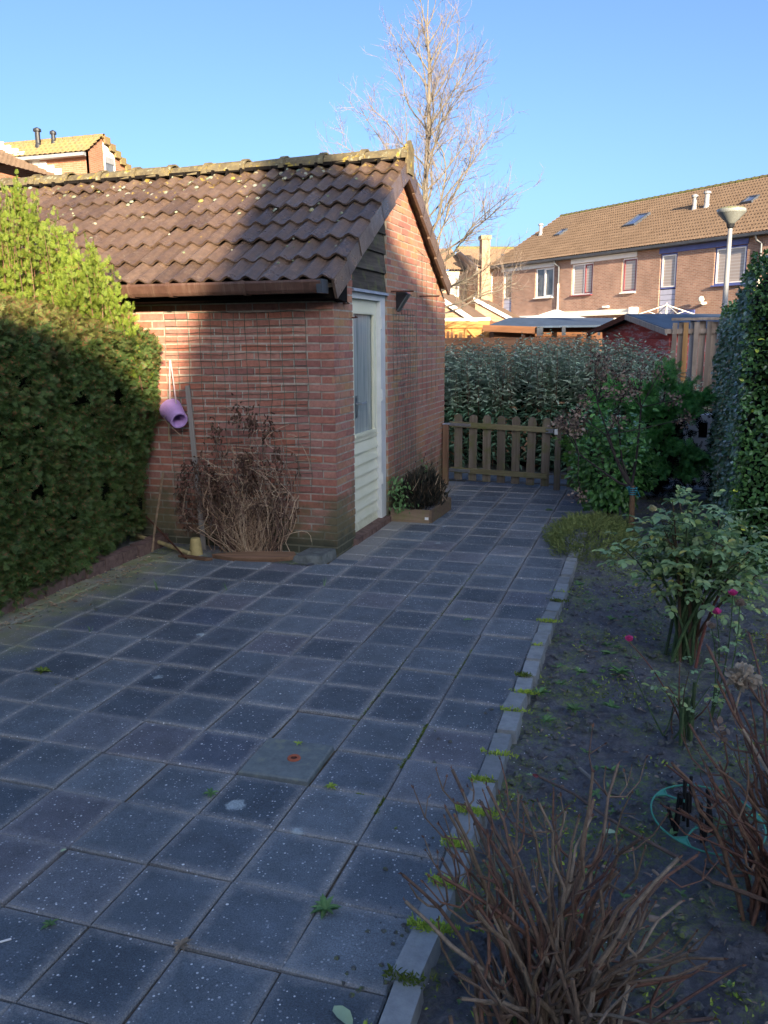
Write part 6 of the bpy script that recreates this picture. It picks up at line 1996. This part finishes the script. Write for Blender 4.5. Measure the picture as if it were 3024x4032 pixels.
# green support ring
rg = thing('plant_ring', 'green plastic plant support ring lying tilted among the stubs', 'plant support', (.25, 2.83, .05))
mb = MB(); k = 40
mb.tube([(.185 * math.cos(2 * PI * i / k),   .185 * math.sin(2 * PI * i / k), 0) for i in range(k + 1)], .0034, 7, False); mb.obj('hoop', M['green_plastic'], rg)
for an in (-2.05, 2.6, .4):
    c, s_ = math.cos(an), math.sin(an); m = MB()
    m.tube([(.185 * math.cos(an - .16), .185 * math.sin(an - .16), 0), (.155 * c, .155 * s_, .004), (.185 * math.cos(an + .16), .185 * math.sin(an + .16), 0)], .004, 6)
    m.tube([(.155 * c, .155 * s_, .004), (.11 * c, .11 * s_, .012), (.10 * c + .01, .10 * s_, .016), (.09 * c, .09 * s_, .012)], .0035, 6)
    m.hexa([(.184 * math.cos(an - .12), .184 * math.sin(an - .12), -.002), (.184 * math.cos(an + .12), .184 * math.sin(an + .12), -.002), (.158 * c, .158 * s_, .001), (.159 * c, .159 * s_, .001)] + [(.184 * math.cos(an - .12), .184 * math.sin(an - .12), .002), (.184 * math.cos(an + .12), .184 * math.sin(an + .12), .002), (.158 * c, .158 * s_, .005), (.159 * c, .159 * s_, .005)])
    m.obj('clip', M['green_plastic'], rg)
rg.rotation_euler = (R(5), R(4), 0)
# long fallen branch
br = thing('fallen_branch', 'long bare brown branch lying slantwise over the bed with a dark red tip', 'branch', (0, 2.85, 0))
o0 = Vector((0, 2.85, 0))
pts = [(-0.338, 2.971, 0.035), (-0.198, 2.840, 0.060), (-0.077, 2.677, 0.085), (0.043, 2.558, 0.100), (0.139, 2.482, 0.105), (0.240, 2.391, 0.100), (0.315, 2.384, 0.090), (0.428, 2.387, 0.060)]
MB().tube([Vector(p) - o0 for p in pts], [.0045, .0052, .0055, .0062, .0066, .007, .0072, .0075], 7).obj('branch_stem', M['hyd_twig'], br)
p = np.array(pts[0]) - [0, 2.85, 0]
leaves('tip_bud', np.tile(p, (4, 1)), np.array([[-1, .1, .1], [-1, 0, .3], [-.9, .2, .0], [-1, -.1, .1]]), rvec(4), [.03, .026, .026, .028], .012, M['pink_dark'] if 'pink_dark' in M else M['red_paint'], 'lance', br)
leaves('tip_leaf', np.array([p + [-.02, 0, 0]]), np.array([[-1, .2, .1]]), np.array([[0, 0, 1.]]), .035, .012, M['rose_leaf'], 'lance', br)

# ---- bare tree behind the shed -------------------------------------------
tree = thing('bare_tree', 'tall bare pale barked tree with fine upswept twigs behind the shed gable', 'tree', (-4.60, 17.5, 0))
rr = random.Random(17)
tr = MB(); lim = MB(); tw = MB()
trunk = [Vector((0, 0, 0)), Vector((.03, 0, 1.5)), Vector((.0, .03, 3.0)), Vector((-.06, 0, 4.6)), Vector((.0, .03, 5.8)), Vector((.02, 0, 6.9)), Vector((-.03, .0, 7.6)), Vector((.0, 0, 8.35))]
tr.tube(trunk, [.11, .09, .072, .056, .042, .028, .015, .005], 9)
def at_trunk(z):
    for a, b in zip(trunk, trunk[1:]):
        if a.z <= z <= b.z: return a.lerp(b, (z - a.z) / (b.z - a.z))
    return trunk[-1]
def crown_r(z): return float(np.interp(z, [1.8, 2.6, 3.6, 4.6, 5.6, 6.6, 7.4, 8.2, 8.9], [1.2, 1.85, 1.75, 1.55, 1.35, 1.05, .7, .38, .1]))
def grow(p, d, ln, r, lev, up):
    n = max(3, int(ln / .22)); pts = [p.copy()]; q = p.copy(); dd = d.copy()
    for i in range(n):
        dd = (dd + Vector((rr.gauss(0, .13), rr.gauss(0, .13), rr.gauss(0, .08) + up)) ).normalized()
        q = q + dd * ln / n; pts.append(q.copy())
    rs = [r * (1 - .75 * i / n) for i in range(n + 1)]
    (lim if lev < 2 else tw).tube(pts, rs, 5 if lev < 2 else 3, False)
    if lev >= 3: return
    m = {0: int(ln * 6.5), 1: int(ln * 7), 2: int(ln * 8)}[lev]
    for k in range(max(1, m)):
        f = rr.uniform(.22 if lev == 0 else .12, 1.0); j = min(n - 1, int(f * n)); a = pts[j].lerp(pts[j + 1], f * n - j)
        t = (pts[j + 1] - pts[j]).normalized()
        sd = t.cross(Vector((rr.gauss(0, 1), rr.gauss(0, 1), rr.gauss(0, 1)))).normalized()
        nd = (t * .75 + sd * .75 + Vector((0, 0, .18))).normalized()
        l2 = {0: ln * rr.uniform(.25, .5) * (1.15 - .6 * f), 1: rr.uniform(.2, .5), 2: rr.uniform(.08, .22)}[lev]
        grow(a, nd, l2, {0: max(.005, rs[j] * .5), 1: .0042, 2: .0031}[lev], lev + 1, .06)
NB = 40
for i in range(NB):
    z = 2.1 + 5.7 * (i / NB) ** .95 + rr.uniform(-.1, .1)
    an = i * 2.399 + rr.uniform(-.3, .3)
    p = at_trunk(z); cr = crown_r(min(8.6, z + .7))
    el = .45 + .6 * (z / 8.5) if z > 2.9 else .15
    d = Vector((math.cos(an) * math.cos(el), math.sin(an) * math.cos(el), math.sin(el)))
    ln = cr / math.cos(el) * rr.uniform(.85, 1.15)
    grow(p, d, max(.4, ln), .014 + .014 * (1 - z / 9), 0, .075 if z > 3 else .05)
# two long low limbs
for d, ln, z in ((Vector((.9, -.3, .28)), 2.1, 2.5), (Vector((.95, -.1, .12)), 2.1, 2.2), (Vector((.8, -.2, .55)), 2.4, 3.2), (Vector((.45, -.2, .85)), 3.0, 3.6), (Vector((-.5, .1, .8)), 2.6, 3.9)):
    grow(at_trunk(z), d.normalized(), ln, .026, 0, .03)
tr.obj('trunk', M['tree_bark'], tree); lim.obj('limbs', M['tree_bark'], tree); tw.obj('twigs', M['tree_twig'], tree)

# ---- unseen evergreen behind the viewpoint; crown shaped to throw ragged shade on the shed roof
ev = thing('shade_evergreen', 'unseen cone shaped evergreen behind the viewpoint, shaped to shade the shed roof', 'tree', (7.98, -9.0, 0))
n = 12000; TZ = 8.9
z = 3.6 + 5.3 * RNG.random(n) ** 1.25; an = rnd(n, 0, 6.28); rr_ = np.maximum(.05, (TZ - z) * .50 - .16) * (.5 + .5 * RNG.random(n) ** .5) * np.array([1 + .28 * mnoise.noise(Vector((math.cos(a) * 1.4, math.sin(a) * 1.4, q * 1.1))) for a, q in zip(an, z)])
L = rnd(n, .16, .34)
leaves('foliage', np.c_[np.cos(an) * rr_, np.sin(an) * rr_, z], np.c_[np.cos(an), np.sin(an), rnd(n, -.2, .7)], RNG.normal(0, .6, (n, 3)) + [0, 0, 1], L, L * .9, M['cypress'], 'spray', ev)
MB().tube([(0, 0, 0), (0, .02, 3.5), (0, 0, 8.7)], [.16, .13, .02], 8).obj('trunk', M['dark_stem'], ev)
mb = MB()
for i in range(46):
    z_ = 3.5 + i * .11; a_ = i * 2.4; r_ = (8.8 - z_) * .42
    mb.tube([(0, 0, z_), (r_ * math.cos(a_), r_ * math.sin(a_), z_ + .15)], [.03, .008], 5)
mb.obj('branches', M['dark_stem'], ev)

# ================================================================== small things on the ground
def rosette(c, r, n, mat, name, label=None, cat='weed', group=None, up=.35):
    an = np.arange(n) * 2.399 + RNG.normal(0, .2, n)
    P = np.tile(np.array([0, 0, .004]), (n, 1)); D = np.c_[np.cos(an), np.sin(an), rnd(n, .1, up * 2)]
    L = r * rnd(n, .7, 1.1)
    o = leaves(name, P, D, np.tile([0, 0, 1.], (n, 1)), L, L * .34, M[mat], 'lance'); o.location = c
    if label: tag(o, label, cat, group)
    return o
rosette((-0.849, 2.061, 0.000), .05, 15, 'weed', 'weed_rosette', 'largest green weed rosette, growing in a paving joint in front of the bare hydrangea')
rosette((-1.499, 2.545, 0.000), .032, 9, 'weed', 'weed_rosette', 'green weed in the paving joint left below the raised cover slab')
rosette((-1.180, 1.803, 0.000), .035, 9, 'dry_flower_pale', 'weed_rosette', 'half withered yellowish weed in a paving joint near the bottom of the photo')
rosette((-1.590, 1.765, 0.000), .03, 8, 'weed', 'weed_rosette', 'small green weed in the paving joint nearest the bottom left corner')
rosette((-1.087, 2.723, 0.000), .03, 10, 'moss', 'weed_rosette', 'bright green tuft in the paving joint right below the raised cover slab')
rosette((-1.327, 2.974, 0.020), .026, 8, 'moss', 'weed_rosette', 'bright green tuft on the upper edge of the raised cover slab')
rosette((-2.915, 3.358, 0.000), .05, 12, 'moss_dull', 'weed_rosette', 'dull green weed on the dark paving at the far left edge')
rosette((-0.931, 8.232, 0.000), .05, 9, 'weed', 'weed_rosette', 'pale weed rosette in the middle of the paving just inside the gate')
ORD = ('first', 'second', 'third', 'fourth', 'fifth', 'sixth', 'seventh', 'eighth', 'ninth', 'tenth', 'eleventh', 'twelfth', 'thirteenth')
WEEDS = sorted([((-0.278, 4.118, 0.004), 0.05, 12), ((-0.362, 3.941, 0.004), 0.04, 11), ((-0.445, 3.802, 0.004), 0.055, 14), ((-0.271, 3.668, 0.004), 0.05, 13), ((-0.089, 4.175, 0.004), 0.06, 12), ((-0.112, 3.742, 0.004), 0.05, 12), ((-0.377, 3.513, 0.004), 0.045, 12), ((-0.424, 5.688, 0.004), 0.05, 10), ((-0.176, 5.005, 0.004), 0.04, 9), ((-0.178, 4.558, 0.004), 0.04, 9)], key=lambda w: -w[0][1])
for i, (g_, r_, k) in enumerate(WEEDS):
    rosette(g_, r_, k, 'weed', 'weed_rosette', 'green weed rosette in the bare soil, %s from the olive cushion plant' % ORD[i], 'weed', 'weed rosettes in the bare soil bed', .5)
def blades(c, n, h, label):
    o = leaves('grass_tuft', RNG.normal(0, .006, (n, 3)) * [1, 1, 0], np.c_[RNG.normal(0, .35, n), RNG.normal(0, .35, n), np.ones(n)], rvec(n), h * rnd(n, .6, 1.1), .004, M['weed'], 'blade'); o.location = c
    return tag(o, label, 'grass tuft')
blades((-3.148, 4.791, 0.000), 9, .10, 'upright grass tuft in the paving joint nearest the hedge kerb')
blades((-2.702, 4.921, 0.000), 6, .07, 'thin grass tuft in the paving joint below the red-brown plank')
blades((-2.100, 5.212, 0.000), 4, .085, 'single grass blade in the paving joint below the concrete block')
blades((-3.063, 3.948, 0.000), 8, .05, 'low spreading grass tuft on the paving left of centre')
# fallen leaves and bits
def fallen(c, L, w, mat, label, rot=0, name='fallen_leaf', tmpl='oval', n=(0, 0, 1.0)):
    o = leaves(name, np.zeros((1, 3)), np.array([[math.cos(rot), math.sin(rot), .05]]), np.array([n]), L, w, M[mat], tmpl); o.location = c; return tag(o, label, 'leaf')
fallen((-0.689, 1.716, 0.012), .085, .038, 'pale_leaf', 'large pale green leaf lying on the paving at the bottom edge', R(-38))
fallen((-1.795, 2.071, 0.006), .022, .014, 'pale_leaf', 'small pale green leaf on a paving joint at the lower left', R(60))
fallen((-0.091, 2.706, 0.010), .05, .028, 'pale_leaf', 'pale green leaf lying on the soil left of the green ring', R(10))
fallen((-1.014, 4.708, 0.020), .06, .03, 'weed', 'dark leaf resting against the edging stones', R(30))
st1 = MB().tube([(-0.201, 3.127, 0.010), (-0.137, 3.039, 0.012)], [.007, .0085], 7).obj('cut_stick', M['grey_wood']); tag(st1, 'short pale cut stick lying alone in the middle of the soil bed', 'stick')
st1 = MB().tube([(0.009, 2.310, 0.015), (0.052, 2.416, 0.020)], [.008, .006], 7).obj('cut_stick', M['straw']); tag(st1, 'pale split stick on the soil between the hydrangea and the green ring', 'stick')
st1 = MB().tube([(0.076, 2.535, 0.010), (0.117, 2.483, 0.012)], [.005, .005], 6).obj('cut_stick', M['straw']); tag(st1, 'thin straw coloured stick lying below the green ring', 'stick')
st1 = MB().tube([(-1.674, 1.661, 0.006), (-1.653, 1.681, 0.006)], [.003, .003], 6).obj('cut_stick', M['white']); tag(st1, 'tiny white stick on the paving at the left edge near the bottom', 'stick')
ck = MB().lathe([(.0005, -.014), (.010, -.014), (.010, .014), (.0005, .014)], (0.080, 2.294, 0.012), 10, 'X').obj('cork', M['dry_flower']); tag(ck, 'small tan cork like piece on the soil right of the hydrangea', 'cork')
# loose litter: seedlings, twigs, crumbs of soil
n = 1500
P = np.c_[rnd(n, -.46, .58), .9 + 8.0 * RNG.random(n) ** 1.5, np.full(n, .0)]
keep = np.array([mnoise.noise(Vector((a * 2.2, b * 2.2, 2.2))) + .4 * mnoise.noise(Vector((a * 8, b * 8, 4))) > .10 for a, b in P[:, :2]]); P = P[keep]; n = len(P)
k = 6; PP = np.repeat(P, k, 0); m = len(PP); an = rnd(m, 0, 6.28)
L = np.repeat(RNG.gamma(1.5, .007, n) + .005, k) * rnd(m, .6, 1.1)
stuff(leaves('seedlings', PP + np.c_[np.zeros(m), np.zeros(m), np.full(m, .0)], np.c_[np.cos(an), np.sin(an), rnd(m, .15, .8)], np.tile([0, 0, 1.], (m, 1)), L, L * .38, M['weed'], 'lance'))
n = 16000
P = np.c_[rnd(n, -.47, .75), .7 + 8.6 * RNG.random(n) ** 1.4, np.zeros(n)]
keep = np.array([mnoise.noise(Vector((a * 2.4, b * 2.4, 6))) + .45 * mnoise.noise(Vector((a * 9, b * 9, 6))) > .18 for a, b in P[:, :2]]); P = P[keep]; n = len(P)
P[:, 2] = rnd(n, -.012, .006)
k_ = RNG.random(n) < .35
for sel_, mt_ in ((~k_, 'moss_dull'), (k_, 'moss')):
    Q = P[sel_]; m = len(Q)
    stuff(leaves('soil_moss', Q, np.c_[RNG.normal(0, 1, m), RNG.normal(0, 1, m), rnd(m, .1, .9)], rvec(m), rnd(m, .008, .022), rnd(m, .004, .009), M[mt_], 'lance'))
for (dx_, dy_, lab) in ():
    pass
mb = MB(); rr = random.Random(77)
def clod(x, y, z, s_):
    o = len(mb.v); q = [Vector((rr.gauss(0, 1), rr.gauss(0, 1), rr.gauss(0, .6))).normalized() * s_ * rr.uniform(.7, 1.2) for _ in range(1)]
    mb.lathe([(.0005, -s_ * .5), (s_ * .8, -s_ * .25), (s_, s_ * .15), (s_ * .55, s_ * .55), (.0005, s_ * .65)], (x, y, z), 6)
    for i in range(o, len(mb.v)):
        v = mb.v[i]; mb.v[i] = (v[0] + rr.gauss(0, s_ * .22), v[1] + rr.gauss(0, s_ * .22), v[2] + rr.gauss(0, s_ * .15))
for i in range(5200): clod(rr.uniform(-.46, .75), .7 + 6.5 * rr.random() ** 1.7, -.010, .003 + .017 * rr.random() ** 2.4)
for (x, y, k, s_) in ((-1.2, 2.9, 0, .1),): pass
for cx, cy, k, sp_ in ((-.66, 1.85, 14, .05), (-.64, 2.02, 12, .04), (-.68, 2.45, 6, .06), (-.7, 3.15, 8, .08), (-.64, 3.5, 6, .07), (-3.62, 5.1, 26, .10), (-3.66, 4.6, 22, .09), (-3.55, 4.15, 14, .08), (-3.3, 4.3, 8, .06), (-2.72, 3.30, 8, .05), (-.66, 9.2, 20, .08), (-.7, 8.7, 10, .06), (-1.85, 8.4, 10, .05)):
    for i in range(k): clod(rr.gauss(cx, sp_), rr.gauss(cy, sp_), .002, rr.uniform(.003, .010))
stuff(mb.obj('soil_crumbs', M['soil']))
n = 420
P = np.c_[RNG.normal(-3.66, .09, n), rnd(n, 3.8, 5.6), rnd(n, .003, .01)]
stuff(leaves('dry_litter', P, np.c_[RNG.normal(0, 1, (n, 2)), rnd(n, -.05, .15)], np.tile([0, 0, 1.], (n, 1)) + RNG.normal(0, .3, (n, 3)), rnd(n, .012, .04), rnd(n, .003, .009), M['straw'], 'lance'))
n = 520
P = np.c_[rnd(n, -.44, .7), .8 + 5 * RNG.random(n) ** 1.3, rnd(n, .0, .012)]
stuff(leaves('bed_litter', P, np.c_[RNG.normal(0, 1, (n, 2)), rnd(n, -.05, .15)], np.tile([0, 0, 1.], (n, 1)) + RNG.normal(0, .3, (n, 3)), rnd(n, .012, .045), rnd(n, .003, .014), M['dry_flower'], 'lance'))
# moss in paving joints
P = []
for (x0, y0, x1, y1, k) in ((-.875, 2.95, -.875, 3.35, 340), (-.875, 3.9, -.875, 4.3, 80), (-.98, 2.71, -.96, 2.715, 50), (-.875, 2.6, -.875, 2.72, 70), (-1.18, 3.2, -1.18, 4.1, 90), (-1.18, 4.4, -1.18, 6.2, 120)):
    t = RNG.random(k); P.append(np.c_[x0 + (x1 - x0) * t + RNG.normal(0, .005, k), y0 + (y1 - y0) * t, np.full(k, -.006)])
P = np.concatenate(P); n = len(P)
stuff(leaves('joint_moss', P, np.c_[RNG.normal(0, .8, (n, 2)), rnd(n, .3, 1)], rvec(n), rnd(n, .006, .014), rnd(n, .004, .007), M['moss_dull'], 'lance'))

# own labels for the objects made from one mesh were set above
bpy.context.view_layer.update()
